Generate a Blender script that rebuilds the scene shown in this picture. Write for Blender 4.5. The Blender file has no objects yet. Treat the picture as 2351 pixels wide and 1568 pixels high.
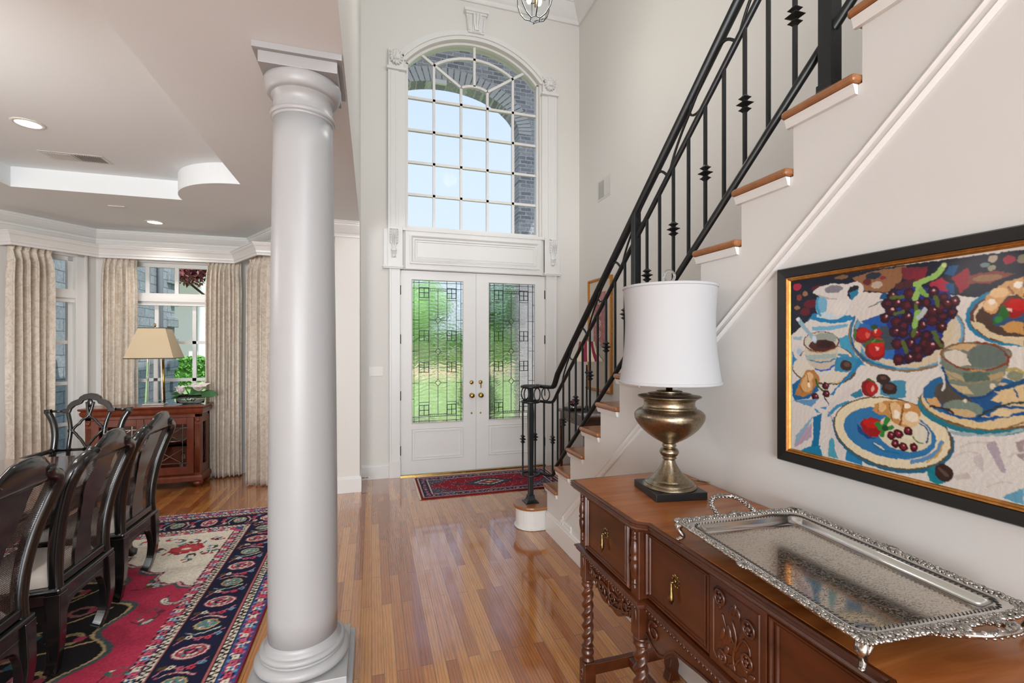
import bpy, math, random
import numpy as np
from mathutils import Vector, Matrix
random.seed(7)
PI = math.pi
SC = bpy.context.scene
COL = SC.collection

# ------------------------------------------------------------------ camera, world, sun, large lights, exposure
cam_d = bpy.data.cameras.new('camera'); cam = bpy.data.objects.new('camera', cam_d); COL.objects.link(cam)
cam.location = (0, 0, 1.55)
cam.rotation_euler = (PI/2, 0, -0.2959)
cam_d.sensor_width = 36.0; cam_d.lens = 1056.06/2351*36.0; cam_d.shift_y = 8.16/2351; cam_d.clip_start = 0.05; cam_d.clip_end = 400
SC.camera = cam

world = bpy.data.worlds.new('world'); SC.world = world; world.use_nodes = True
wn = world.node_tree; wn.nodes.clear()
w_out = wn.nodes.new('ShaderNodeOutputWorld'); w_bg = wn.nodes.new('ShaderNodeBackground')
w_tc = wn.nodes.new('ShaderNodeTexCoord'); w_sep = wn.nodes.new('ShaderNodeSeparateXYZ'); w_ramp = wn.nodes.new('ShaderNodeValToRGB')
wn.links.new(w_tc.outputs['Generated'], w_sep.inputs[0]); wn.links.new(w_sep.outputs['Z'], w_ramp.inputs[0])
wn.links.new(w_ramp.outputs[0], w_bg.inputs[0]); wn.links.new(w_bg.outputs[0], w_out.inputs[0])
w_ramp.color_ramp.elements[0].position = 0.0; w_ramp.color_ramp.elements[0].color = (0.68, 0.76, 0.92, 1)
w_ramp.color_ramp.elements[1].position = 0.85; w_ramp.color_ramp.elements[1].color = (0.42, 0.56, 0.85, 1)
_e = w_ramp.color_ramp.elements.new(0.35); _e.color = (0.63, 0.73, 0.95, 1)
w_bg.inputs[1].default_value = 1.3

def lamp(name, kind, loc, energy, color=(1, 1, 1), **kw):
    d = bpy.data.lights.new(name, kind); d.energy = energy; d.color = color
    for k, v in kw.items():
        if k not in ('rot', 'aim'): setattr(d, k, v)
    o = bpy.data.objects.new(name, d); COL.objects.link(o); o.location = loc
    if 'rot' in kw: o.rotation_euler = kw['rot']
    if 'aim' in kw: o.rotation_euler = (Vector(kw['aim'])-Vector(loc)).to_track_quat('-Z', 'Y').to_euler()
    return o
# sun high on the right of the house; it lights the lawn, the trees and the neighbour's house, not the rooms
lamp('sun', 'SUN', (18, -6, 30), 5.4, (1.0, 0.95, 0.87), angle=0.01, aim=(4, 9.5, 0))
# added fill lamps behind the camera, in unseen rear windows (lower, upper, dining side)
lamp('rear_fill_light', 'AREA', (0.2, -6.45, 1.5), 235, (0.90, 0.96, 0.98), shape='RECTANGLE', size=3.0, size_y=2.2, rot=(PI/2, 0, 0))
lamp('rear_upper_fill_light', 'AREA', (1.3, -6.45, 4.4), 190, (0.88, 0.94, 1.0), shape='RECTANGLE', size=2.2, size_y=2.2, rot=(PI/2, 0, 0))
lamp('dining_rear_fill_light', 'AREA', (-2.8, -6.45, 1.5), 400, (0.91, 0.96, 0.98), shape='RECTANGLE', size=2.6, size_y=2.0, rot=(PI/2, 0, 0))

vs = SC.view_settings
vs.view_transform = 'Standard'; vs.look = 'None'; vs.exposure = -0.02; vs.gamma = 1.0; vs.use_curve_mapping = False
cy = SC.cycles
cy.use_denoising = True; cy.max_bounces = 9; cy.diffuse_bounces = 4; cy.glossy_bounces = 4; cy.transmission_bounces = 6
cy.transparent_max_bounces = 12; cy.sample_clamp_indirect = 4.0; cy.caustics_reflective = False; cy.caustics_refractive = False
cy.use_adaptive_sampling = True; cy.adaptive_threshold = 0.02

# ------------------------------------------------------------------ materials
def lin(c):
    if isinstance(c, str):
        c = tuple(int(c[i:i+2], 16)/255 for i in (0, 2, 4))
    return tuple((x/12.92 if x <= 0.04045 else ((x+0.055)/1.055)**2.4) for x in c)

class M:
    """small wrapper round a node material"""
    def __init__(s, name, col='808080', rough=0.5, metal=0.0, spec=0.5, coat=0.0, coat_rough=0.1):
        s.m = bpy.data.materials.new(name); s.m.use_nodes = True
        s.t = s.m.node_tree; s.p = s.t.nodes['Principled BSDF']; s.out = s.t.nodes['Material Output']
        s.p.inputs['Base Color'].default_value = (*lin(col), 1); s.p.inputs['Roughness'].default_value = rough
        s.p.inputs['Metallic'].default_value = metal; s.p.inputs['Specular IOR Level'].default_value = spec
        s.p.inputs['Coat Weight'].default_value = coat; s.p.inputs['Coat Roughness'].default_value = coat_rough
    def n(s, kind, **kw):
        nd = s.t.nodes.new('ShaderNode'+kind)
        for k, v in kw.items():
            if hasattr(nd, k): setattr(nd, k, v)
            else: nd.inputs[k.replace('_', ' ')].default_value = v
        return nd
    def l(s, a, b): s.t.links.new(a, b)
    def coords(s, scale=(1, 1, 1), rot=(0, 0, 0), src='Object'):
        tc = s.n('TexCoord'); mp = s.n('Mapping'); s.l(tc.outputs[src], mp.inputs[0])
        mp.inputs['Scale'].default_value = scale; mp.inputs['Rotation'].default_value = rot
        return mp.outputs[0]
    def world(s, scale=(1, 1, 1), rot=(0, 0, 0)):
        g = s.n('NewGeometry'); mp = s.n('Mapping'); s.l(g.outputs['Position'], mp.inputs[0])
        mp.inputs['Scale'].default_value = scale; mp.inputs['Rotation'].default_value = rot
        return mp.outputs[0]
    def noise(s, vec, scale, detail=3, rough=0.5, dist=0.0):
        nd = s.n('TexNoise'); s.l(vec, nd.inputs['Vector']); nd.inputs['Scale'].default_value = scale
        nd.inputs['Detail'].default_value = detail; nd.inputs['Roughness'].default_value = rough; nd.inputs['Distortion'].default_value = dist
        return nd.outputs['Fac']
    def ramp(s, fac, stops):
        r = s.n('ValToRGB'); s.l(fac, r.inputs[0]); e = r.color_ramp.elements
        while len(e) < len(stops): e.new(0.5)
        for el, (p, c) in zip(e, stops): el.position = p; el.color = (*lin(c), 1)
        return r.outputs[0]
    def mix(s, fac, a, b, mode='MIX'):
        m = s.n('Mix', data_type='RGBA', blend_type=mode)
        for src, i in ((fac, 0), (a, 6), (b, 7)):
            if hasattr(src, 'links') or hasattr(src, 'is_linked'): s.l(src, m.inputs[i])
            elif i == 0: m.inputs[0].default_value = src
            else: m.inputs[i].default_value = (*lin(src), 1)
        return m.outputs[2]
    def math(s, op, a, b=0.0):
        m = s.n('Math', operation=op)
        for src, i in ((a, 0), (b, 1)):
            if hasattr(src, 'is_linked'): s.l(src, m.inputs[i])
            else: m.inputs[i].default_value = src
        return m.outputs[0]
    def bump(s, h, strength=0.2, dist=0.01):
        b = s.n('Bump'); b.inputs['Strength'].default_value = strength; b.inputs['Distance'].default_value = dist
        s.l(h, b.inputs['Height']); s.l(b.outputs[0], s.p.inputs['Normal']); return b
    def base(s, sock): s.l(sock, s.p.inputs['Base Color'])

def mat_paint(name, col, rough=0.6, amount=0.03):
    m = M(name, col, rough); v = m.world()
    n = m.noise(v, 1.3, 2); n2 = m.noise(v, 180, 2); m.bump(n2, amount, 0.002)
    return m.m
def mat_plank_floor():
    m = M('oak_strip_floor', 'a87348', 0.24, spec=0.5, coat=1.0, coat_rough=0.06)
    v = m.world((1, 1, 1), (0, 0, PI/2))
    br = m.n('TexBrick', offset=0.37, offset_frequency=2, squash=1.0)
    m.l(v, br.inputs['Vector'])
    br.inputs['Scale'].default_value = 1.0; br.inputs['Brick Width'].default_value = 0.95; br.inputs['Row Height'].default_value = 0.0575
    br.inputs['Mortar Size'].default_value = 0.0009; br.inputs['Mortar Smooth'].default_value = 0.1; br.inputs['Bias'].default_value = 0.0
    br.inputs['Color1'].default_value = (0.0, 0.0, 0.0, 1); br.inputs['Color2'].default_value = (1, 1, 1, 1); br.inputs['Mortar'].default_value = (0.5, 0.5, 0.5, 1)
    tone = m.ramp(br.outputs['Color'], [(0.0, '9a5724'), (0.35, 'ad682c'), (0.7, 'be7c38'), (1.0, 'ca8d49')])
    # grain, shifted per strip by its tone so that it breaks at the joints
    sep = m.n('SeparateXYZ'); g = m.n('NewGeometry'); m.l(g.outputs['Position'], sep.inputs[0])
    cmb = m.n('CombineXYZ'); m.l(m.math('MULTIPLY', sep.outputs[0], 22.0), cmb.inputs[0]); m.l(m.math('MULTIPLY', sep.outputs[1], 1.6), cmb.inputs[1])
    sh = m.n('SeparateColor'); m.l(br.outputs['Color'], sh.inputs[0]); m.l(m.math('MULTIPLY', sh.outputs[0], 37.0), cmb.inputs[2])
    w = m.n('TexWave', wave_type='BANDS', bands_direction='X'); m.l(cmb.outputs[0], w.inputs['Vector'])
    w.inputs['Scale'].default_value = 0.9; w.inputs['Distortion'].default_value = 5.5; w.inputs['Detail'].default_value = 2.5; w.inputs['Detail Scale'].default_value = 0.8
    gr = m.ramp(w.outputs['Fac'], [(0.0, '8d5c3a'), (0.35, 'ffffff'), (1.0, 'ffffff')])
    c1 = m.mix(0.40, tone, gr, 'MULTIPLY')
    fine = m.noise(cmb.outputs[0], 5.0, 4, 0.7)
    c2 = m.mix(0.35, c1, m.ramp(fine, [(0.3, '9b6a48'), (0.6, 'ffffff')]), 'MULTIPLY')
    c3 = m.mix(br.outputs['Fac'], c2, '4a2e1c')
    m.base(c3)
    wear = m.noise(m.world(), 3.5, 5, 0.65)
    rr = m.n('MapRange'); m.l(wear, rr.inputs[0]); rr.inputs[1].default_value = 0.3; rr.inputs[2].default_value = 0.75; rr.inputs[3].default_value = 0.10; rr.inputs[4].default_value = 0.26
    m.l(rr.outputs[0], m.p.inputs['Roughness'])
    hh = m.mix(0.5, m.mix(0.25, br.outputs['Fac'], fine), m.noise(m.world((1, .35, 1)), 14, 3))
    b = m.bump(hh, 0.14, 0.004); b.invert = False
    m.l(b.outputs[0], m.p.inputs['Coat Normal'])
    m.p.inputs['Coat IOR'].default_value = 1.5
    return m.m
def mat_wood(name, dark, light, rough=0.3, scale=1.0, axis=1, coat=0.3, grain=18.0, spec=0.5):
    m = M(name, light, rough, coat=coat, coat_rough=0.12, spec=spec)
    sc = [grain*scale]*3; sc[axis] = 1.8*scale
    v = m.coords(tuple(sc)); n = m.noise(v, 1.0, 5, 0.6, 1.2); n2 = m.noise(m.coords((3, 3, 3)), 1.0, 2)
    c = m.ramp(n, [(0.25, dark), (0.75, light)]); c2 = m.mix(m.math('MULTIPLY', n2, 0.5), c, dark); m.base(c2)
    m.bump(n, 0.05, 0.002); return m.m
def mat_brick(name, c1, c2, mortar, w=0.2, h=0.07, rot=(PI/2, 0, 0), ms=0.009, offset=0.5):
    m = M(name, c1, 0.85); v = m.coords((1, 1, 1), rot)
    ns = m.n('TexNoise'); m.l(v, ns.inputs['Vector']); ns.inputs['Scale'].default_value = 9
    mx = m.n('Mix', data_type='VECTOR'); mx.inputs[0].default_value = 0.016; m.l(v, mx.inputs[4]); m.l(ns.outputs['Color'], mx.inputs[5])
    br = m.n('TexBrick', offset=offset); m.l(mx.outputs[1], br.inputs['Vector']); br.inputs['Scale'].default_value = 1
    br.inputs['Brick Width'].default_value = w; br.inputs['Row Height'].default_value = h; br.inputs['Mortar Size'].default_value = ms; br.inputs['Mortar Smooth'].default_value = 0.3
    br.inputs['Color1'].default_value = (*lin(c1), 1); br.inputs['Color2'].default_value = (*lin(c2), 1); br.inputs['Mortar'].default_value = (*lin(mortar), 1)
    n2 = m.noise(v, 25, 4, 0.7)
    m.base(m.mix(0.55, br.outputs['Color'], m.ramp(n2, [(0.3, '909090'), (0.7, 'ffffff')]), 'MULTIPLY'))
    m.bump(m.math('SUBTRACT', m.math('MULTIPLY', n2, 0.35), br.outputs['Fac']), 0.7, 0.012); return m.m
def mat_glass_clear(name):
    m = M(name); t = m.n('BsdfTransparent'); g = m.n('BsdfGlossy'); g.inputs['Roughness'].default_value = 0.02
    t.inputs[0].default_value = (0.95, 0.97, 0.97, 1)
    f = m.n('Fresnel'); f.inputs[0].default_value = 1.06; mx = m.n('MixShader')
    m.l(f.outputs[0], mx.inputs[0]); m.l(t.outputs[0], mx.inputs[1]); m.l(g.outputs[0], mx.inputs[2]); m.l(mx.outputs[0], m.out.inputs[0]); return m.m
def mat_glass_textured(name):
    m = M(name); r = m.n('BsdfRefraction'); r.inputs['Roughness'].default_value = 0.16; r.inputs['IOR'].default_value = 1.2
    g = m.n('BsdfGlossy'); g.inputs['Roughness'].default_value = 0.15
    v = m.coords((1, 1, 1)); w = m.n('TexWave', wave_type='RINGS', rings_direction='Y'); m.l(v, w.inputs['Vector'])
    w.inputs['Scale'].default_value = 7; w.inputs['Distortion'].default_value = 7; w.inputs['Detail'].default_value = 2; w.inputs['Detail Scale'].default_value = 1.2
    b = m.n('Bump'); b.inputs['Strength'].default_value = 0.55; b.inputs['Distance'].default_value = 0.01; m.l(w.outputs['Fac'], b.inputs['Height'])
    for q in (r, g): m.l(b.outputs[0], q.inputs['Normal'])
    t = m.n('BsdfTransparent'); t.inputs[0].default_value = (0.9, 0.95, 0.92, 1)
    mx = m.n('MixShader'); mx.inputs[0].default_value = 0.04; m.l(r.outputs[0], mx.inputs[1]); m.l(g.outputs[0], mx.inputs[2])
    m2 = m.n('MixShader'); m2.inputs[0].default_value = 0.25; m.l(mx.outputs[0], m2.inputs[1]); m.l(t.outputs[0], m2.inputs[2])
    m.l(m2.outputs[0], m.out.inputs[0]); return m.m
def mat_emit(name, col, strength):
    m = M(name); e = m.n('Emission'); e.inputs[0].default_value = (*lin(col), 1); e.inputs[1].default_value = strength
    m.l(e.outputs[0], m.out.inputs[0]); return m.m
def mat_vcol(name, rough=0.9, coat=0.0, bumps=0.0, bscale=300):
    m = M(name, 'ffffff', rough, coat=coat, spec=0.3); a = m.n('Attribute', attribute_name='col'); m.base(a.outputs['Color'])
    if bumps: m.bump(m.noise(m.coords(), bscale, 3), bumps, 0.003)
    return m.m
def mat_curtain():
    m = M('damask_curtain_fabric', 'cdbfae', 0.75, spec=0.25); m.p.inputs['Sheen Weight'].default_value = 0.3
    v = m.coords((1, 1, 1)); n = m.noise(v, 16, 4, 0.7, 1.5); vo = m.n('TexVoronoi'); m.l(v, vo.inputs['Vector']); vo.inputs['Scale'].default_value = 20
    c = m.ramp(n, [(0.40, 'd2c5b5'), (0.52, 'e4dacd'), (0.7, 'eee7dd')]); m.base(m.mix(m.math('MULTIPLY', vo.outputs['Distance'], 0.2), c, 'c0ae98'))
    m.bump(n, 0.15, 0.004); return m.m
def mat_cane():
    m = M('woven_cane', '4a3830', 0.5); v = m.coords((1, 1, 1))
    sep = m.n('SeparateXYZ'); m.l(v, sep.inputs[0])
    a = m.math('ABSOLUTE', m.math('SINE', m.math('MULTIPLY', sep.outputs[1], 380.0))); b = m.math('ABSOLUTE', m.math('SINE', m.math('MULTIPLY', sep.outputs[2], 380.0)))
    hole = m.math('MULTIPLY', m.math('GREATER_THAN', a, 0.5), m.math('GREATER_THAN', b, 0.5))
    t = m.n('BsdfTransparent'); mx = m.n('MixShader'); m.l(hole, mx.inputs[0]); m.l(m.p.outputs[0], mx.inputs[1]); m.l(t.outputs[0], mx.inputs[2])
    m.l(mx.outputs[0], m.out.inputs[0]); return m.m
def mat_leaf(name, c1, c2, sc=8):
    m = M(name, c1, 0.55); n = m.noise(m.coords(), sc, 3); m.base(m.ramp(n, [(0.3, c1), (0.7, c2)])); return m.m
def mat_metal(name, col, rough, mott=None, amount=0.15, sc=60):
    m = M(name, col, rough, metal=1.0)
    if mott:
        n = m.noise(m.coords(), sc, 4, 0.7); m.base(m.ramp(n, [(0.35, mott), (0.65, col)])); m.bump(n, amount, 0.001)
    return m.m
def mat_engraved():
    m = M('engraved_silver', 'd3c8bb', 0.10, metal=1.0); v = m.coords()
    w = m.n('TexWave', wave_type='RINGS'); m.l(v, w.inputs['Vector']); w.inputs['Scale'].default_value = 34; w.inputs['Distortion'].default_value = 14; w.inputs['Detail'].default_value = 3; w.inputs['Detail Scale'].default_value = 2.2
    m.bump(m.ramp(w.outputs['Fac'], [(0.0, '000000'), (0.22, 'ffffff')]), 0.07, 0.002)
    m.base(m.mix(0.6, 'd3c8bb', m.ramp(w.outputs['Fac'], [(0.0, '8a8074'), (0.14, 'ffffff')]), 'MULTIPLY')); return m.m
def mat_ground(name, c1, c2, sc):
    m = M(name, c1, 0.9, spec=0.1); n = m.noise(m.world(), sc, 4, 0.7); m.base(m.ramp(n, [(0.3, c1), (0.7, c2)])); return m.m

MT = dict(
 wall=mat_paint('cream_wall_paint', 'e2dfda', 0.62), ceil=mat_paint('ceiling_paint', 'f1f6f8', 0.75), stairwall=mat_paint('stair_wall_paint', 'dddcda', 0.62),
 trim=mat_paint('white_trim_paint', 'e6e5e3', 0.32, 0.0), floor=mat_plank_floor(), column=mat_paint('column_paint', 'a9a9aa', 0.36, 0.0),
 tread=mat_wood('oak_tread', '8a5530', 'aa7244', 0.3, 1, 0), iron=M('black_iron', '121517', 0.38, spec=0.5).m,
 mahog=mat_wood('dark_mahogany', '321609', '6a351a', 0.28, 1, 1, 0.25, 9), mahogtop=mat_wood('flame_mahogany_top', '8c4a20', 'c87e42', 0.27, 1, 0, 0.15, 14),
 cherry=mat_wood('cherry_wood', '5c2413', '8f4528', 0.28, 1, 2, 0.4, 10), black=mat_wood('ebonised_wood', '0c0b0b', '171515', 0.2, 1, 2, 0.5, 10),
 tabletop=mat_wood('polished_rosewood', '3f1f14', '70412a', 0.08, 1, 1, 0.9, 7), cane=mat_cane(), seat=M('cream_seat_fabric', 'd4cdc6', 0.8).m,
 brass=mat_metal('brass', 'b8964f', 0.22), oldbrass=mat_metal('antique_brass', '9f8351', 0.3, '54432a', 0.1), pewter=mat_metal('pewter_bronze', 'a39680', 0.29, '7e705c', 0.08, 160),
 silver=mat_metal('silver', 'd8d4cf', 0.16), castsilver=mat_metal('cast_silver', 'd2cfcb', 0.22, '7c776f', 0.5, 90), engraved=mat_engraved(),
 shade=M('white_lampshade_fabric', 'bbbcbf', 0.8).m, beige=M('beige_lampshade', 'd3bf9f', 0.8).m, blackpaint=M('black_satin_paint', '16181b', 0.35).m,
 clear=mat_glass_clear('window_glass'), textured=mat_glass_textured('textured_door_glass'), lead=mat_metal('lead_came', '3a3b3c', 0.5),
 bulb=mat_emit('downlight_glow', 'fff1dc', 9.0), brick=mat_brick('grey_painted_brick', '8b898f', 'bab7ba', 'cfcdcc'), brick_x=mat_brick('grey_painted_brick_side', '9aa1aa', 'b0b6bd', '858b92', 0.36, 0.15, (-PI/2, -PI/2, 0)),
 vous=mat_paint('pale_arch_brick', 'b9b8b6', 0.85), curtain=mat_curtain(), goldleaf=mat_metal('gold_leaf', 'cf9350', 0.4, 'b27a40', 0.1), frameblack=M('black_frame_lacquer', '141211', 0.35).m,
 crystal=M('crystal', 'ffffff', 0.02).m, vent=M('vent_enamel', 'd9d6d0', 0.4).m, ventdark=M('vent_slot_dark', '2a2622', 0.6).m,
 lawn=mat_ground('lawn', '6f8f54', '97b174', 6), drive=mat_ground('driveway', 'c9a98c', 'd8bca2', 5), mulch=mat_ground('mulch', '6a4c3a', '8c6a54', 9),
 leafg=mat_leaf('green_leaves', '4a8a3a', '92c262'), leafd=mat_leaf('dark_green_leaves', '1d4a22', '3d7538'), leafr=mat_leaf('bronze_maple_leaves', '6b2b33', 'a05a58'), bark=M('bark', '4a3a2e', 0.9).m,
 petal=M('magnolia_petal', 'efe6e0', 0.6).m, white=M('white_plastic', 'e9e6df', 0.4).m, vcol=mat_vcol('wool_pile', 0.95, 0, 0.5, 420), vpaint=mat_vcol('oil_paint', 0.42, 0.15, 0.35, 130),
 fringe=M('cotton_fringe', 'd9cdb9', 0.9).m, housewhite=M('white_house_paint', 'f6eeee', 0.7).m, red=M('burgundy', '7c1f33', 0.6).m,
)
_cr = MT['crystal'].node_tree.nodes['Principled BSDF']; _cr.inputs['Transmission Weight'].default_value = 1.0; _cr.inputs['IOR'].default_value = 1.45
_sh = MT['shade'].node_tree.nodes['Principled BSDF']; _sh.inputs['Subsurface Weight'].default_value = 0.0

# ------------------------------------------------------------------ mesh building
ORG = {}
class MB:
    def __init__(s): s.v = []; s.f = []; s.sm = []
    def add(s, vs, fs, smooth=False):
        o = len(s.v); s.v += [tuple(map(float, p)) for p in vs]
        for f in fs: s.f.append([i+o for i in f]); s.sm.append(smooth)
        return s
    def box(s, x0, x1, y0, y1, z0, z1):
        vs = [(x, y, z) for x in (x0, x1) for y in (y0, y1) for z in (z0, z1)]
        return s.add(vs, [(0, 1, 3, 2), (4, 6, 7, 5), (0, 4, 5, 1), (2, 3, 7, 6), (0, 2, 6, 4), (1, 5, 7, 3)])
    def cbox(s, c, sz, rz=0.0):
        hx, hy, hz = sz[0]/2, sz[1]/2, sz[2]/2; ca, sa = math.cos(rz), math.sin(rz)
        vs = [(c[0]+x*ca-y*sa, c[1]+x*sa+y*ca, c[2]+z) for x in (-hx, hx) for y in (-hy, hy) for z in (-hz, hz)]
        return s.add(vs, [(0, 1, 3, 2), (4, 6, 7, 5), (0, 4, 5, 1), (2, 3, 7, 6), (0, 2, 6, 4), (1, 5, 7, 3)])
    def beam(s, p, q, w, h, up=(0, 0, 1)):
        p, q = Vector(p), Vector(q); d = (q-p).normalized(); u = Vector(up)
        if abs(d.dot(u)) > 0.98: u = Vector((1, 0, 0))
        a = d.cross(u).normalized(); b = a.cross(d).normalized(); vs = []
        for c in (p, q):
            for i, j in ((-1, -1), (1, -1), (1, 1), (-1, 1)): vs.append(c+a*w/2*i+b*h/2*j)
        return s.add(vs, [(3, 2, 1, 0), (4, 5, 6, 7), (0, 1, 5, 4), (1, 2, 6, 5), (2, 3, 7, 6), (3, 0, 4, 7)])
    def tube(s, pts, r, n=8, closed=False, smooth=True, sx=1.0, up=(0, 0, 1), rot=0.0):
        P = [Vector(p) for p in pts]; m = len(P); R = r if hasattr(r, '__len__') else [r]*m
        a = None; vs = []
        for i in range(m):
            t = (P[(i+1) % m]-P[i-1]) if closed else (P[min(i+1, m-1)]-P[max(i-1, 0)])
            t.normalize()
            if a is None:
                u = Vector(up)
                if abs(t.dot(u)) > 0.95: u = Vector((0, 1, 0))
                a = t.cross(u).normalized()
            else:
                a = a-t*a.dot(t)
                if a.length < 1e-6: a = t.orthogonal()
                a.normalize()
            b = t.cross(a)
            for k in range(n):
                an = 2*PI*k/n+rot; vs.append(P[i]+(a*math.cos(an)*sx+b*math.sin(an))*R[i])
        fs = []
        for i in range(m if closed else m-1):
            for k in range(n):
                fs.append((i*n+k, ((i+1) % m)*n+k, ((i+1) % m)*n+(k+1) % n, i*n+(k+1) % n))
        if not closed: fs += [tuple(range(n)), tuple(range((m-1)*n+n-1, (m-1)*n-1, -1))]
        return s.add(vs, fs, smooth)
    def lathe(s, prof, c=(0, 0, 0), n=32, smooth=True, rot=0.0, sq=None, cap=True):
        vs = []; m = len(prof)
        for r, z in prof:
            for k in range(n):
                an = 2*PI*k/n+rot; vs.append((c[0]+r*math.cos(an), c[1]+r*math.sin(an)*(sq or 1), c[2]+z))
        fs = [(i*n+k, i*n+(k+1) % n, (i+1)*n+(k+1) % n, (i+1)*n+k) for i in range(m-1) for k in range(n)]
        if cap: fs += [tuple(range(n-1, -1, -1)), tuple(range((m-1)*n, m*n))]
        return s.add(vs, fs, smooth)
    def prism(s, poly, fn, a, b, smooth=False):
        """poly of (u, v); fn(u, v, w) -> xyz, extruded from w=a to w=b"""
        n = len(poly); vs = [fn(u, v, a) for u, v in poly]+[fn(u, v, b) for u, v in poly]
        fs = [tuple(range(n)), tuple(range(2*n-1, n-1, -1))]+[(i, i+n, (i+1) % n+n, (i+1) % n) for i in range(n)]
        return s.add(vs, fs, smooth)
    def sweep(s, path, prof, fn, closed=False, smooth=False):
        """path (u, v) polyline; prof [(off, w)] closed section; off is along the left-hand normal, mitred"""
        n = len(path); m = len(prof); vs = []
        for i in range(n):
            p = Vector(path[i]); d1 = d2 = None
            if closed or i > 0: d1 = (p-Vector(path[i-1])).normalized()
            if closed or i < n-1: d2 = (Vector(path[(i+1) % n])-p).normalized()
            d1 = d1 or d2; d2 = d2 or d1
            n1 = Vector((-d1.y, d1.x)); n2 = Vector((-d2.y, d2.x)); nn = (n1+n2)
            nn = nn/max(1e-6, nn.length_squared)*2
            for o, w in prof: q = p+nn*o; vs.append(fn(q.x, q.y, w))
        fs = []
        for i in range(n if closed else n-1):
            for k in range(m):
                fs.append((i*m+k, i*m+(k+1) % m, ((i+1) % n)*m+(k+1) % m, ((i+1) % n)*m+k))
        if not closed: fs += [tuple(range(m-1, -1, -1)), tuple(range((n-1)*m, n*m))]
        return s.add(vs, fs, smooth)
    def grid(s, nu, nv, fn, smooth=True):
        vs = [fn(i/nu, j/nv) for j in range(nv+1) for i in range(nu+1)]
        fs = [(j*(nu+1)+i, j*(nu+1)+i+1, (j+1)*(nu+1)+i+1, (j+1)*(nu+1)+i) for j in range(nv) for i in range(nu)]
        return s.add(vs, fs, smooth)
    def ball(s, c, r, n=10, m=6, R=None):
        rx, ry, rz = (r, r, r) if not hasattr(r, '__len__') else r; vs = []
        for j in range(m+1):
            ph = -PI/2+PI*j/m
            for i in range(n):
                an = 2*PI*i/n; q = Vector((rx*math.cos(an)*math.cos(ph), ry*math.sin(an)*math.cos(ph), rz*math.sin(ph)))
                if R is not None: q = R @ q
                vs.append(Vector(c)+q)
        return s.add(vs, [(j*n+i, j*n+(i+1) % n, (j+1)*n+(i+1) % n, (j+1)*n+i) for j in range(m) for i in range(n)], True)
    def build(s, name, mat, parent=None, org=None, bevel=0.0, seg=2):
        if parent is not None: o0 = ORG[parent.name]
        elif org is not None: o0 = org
        else:
            A = np.array(s.v); lo, hi = A.min(0), A.max(0); o0 = ((lo[0]+hi[0])/2, (lo[1]+hi[1])/2, lo[2])
        me = bpy.data.meshes.new(name); me.from_pydata([(x-o0[0], y-o0[1], z-o0[2]) for x, y, z in s.v], [], s.f)
        me.polygons.foreach_set('use_smooth', s.sm); me.update()
        import bmesh
        bm = bmesh.new(); bm.from_mesh(me); bmesh.ops.recalc_face_normals(bm, faces=bm.faces); bm.to_mesh(me); bm.free()
        me.materials.append(MT[mat] if isinstance(mat, str) else mat)
        o = bpy.data.objects.new(name, me); COL.objects.link(o); ORG[o.name] = tuple(o0)
        if parent is not None: o.parent = parent
        else: o.location = o0
        if bevel:
            b = o.modifiers.new('bevel', 'BEVEL'); b.width = bevel; b.segments = seg; b.limit_method = 'ANGLE'; b.angle_limit = 0.6
            b.harden_normals = False
        return o
def thing(name, label, cat, loc=(0, 0, 0), group=None, local=False, rz=0.0):
    o = bpy.data.objects.new(name, None); COL.objects.link(o); o.empty_display_size = 0.1; o.location = loc; o.rotation_euler = (0, 0, rz)
    ORG[o.name] = (0, 0, 0) if local else tuple(loc); o['label'] = label; o['category'] = cat
    if group: o['group'] = group
    return o
def tag(o, label, cat, group=None, kind=None):
    o['label'] = label; o['category'] = cat
    if group: o['group'] = group
    if kind: o['kind'] = kind
    return o
def struct(o, label=None):
    o['kind'] = 'structure'
    if label: o['label'] = label
    return o
def sroot(name, loc, label=None):
    o = bpy.data.objects.new(name, None); COL.objects.link(o); o.location = loc; ORG[o.name] = tuple(loc); o.empty_display_size = 0.1
    return struct(o, label)
def kids(o): return [c for c in bpy.data.objects if c.parent == o]
def copy_tree(o, parent=None):
    c = o.copy(); COL.objects.link(c); c.parent = parent; ORG[c.name] = ORG.get(o.name, (0, 0, 0))
    for ch in kids(o): copy_tree(ch, c)
    return c
def arc(cx, cy_, r, a0, a1, n): return [(cx+r*math.cos(a0+(a1-a0)*i/n), cy_+r*math.sin(a0+(a1-a0)*i/n)) for i in range(n+1)]
def catmull(P, k=6):
    P = [Vector(p) for p in P]; out = []
    for i in range(len(P)-1):
        p0, p1, p2, p3 = P[max(i-1, 0)], P[i], P[i+1], P[min(i+2, len(P)-1)]
        for j in range(k):
            t = j/k; out.append(0.5*((2*p1)+(p2-p0)*t+(2*p0-5*p1+4*p2-p3)*t*t+(3*p1-p0-3*p2+p3)*t**3))
    out.append(P[-1]); return out
XYZ = lambda u, v, w: (u, v, w)
XZ = lambda u, v, w: (u, w, v)      # plane facing y
YZ = lambda u, v, w: (w, u, v)      # plane facing x
# ------------------------------------------------------------------ room shell
XL, XR, XW, YF, ZD, ZF = -0.122, 2.62, 1.402, 5.55, 2.835, 6.0
DC = 1.235          # door centre
RISE, RUN, Y0, XN = 0.1972, 0.2347, 3.856, 1.372
BAY = [(-4.75, 5.65), (-3.42, 5.65), (-2.96, 6.30), (-1.38, 6.30), (-1.00, 5.65), (-0.37, 5.65)]

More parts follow.
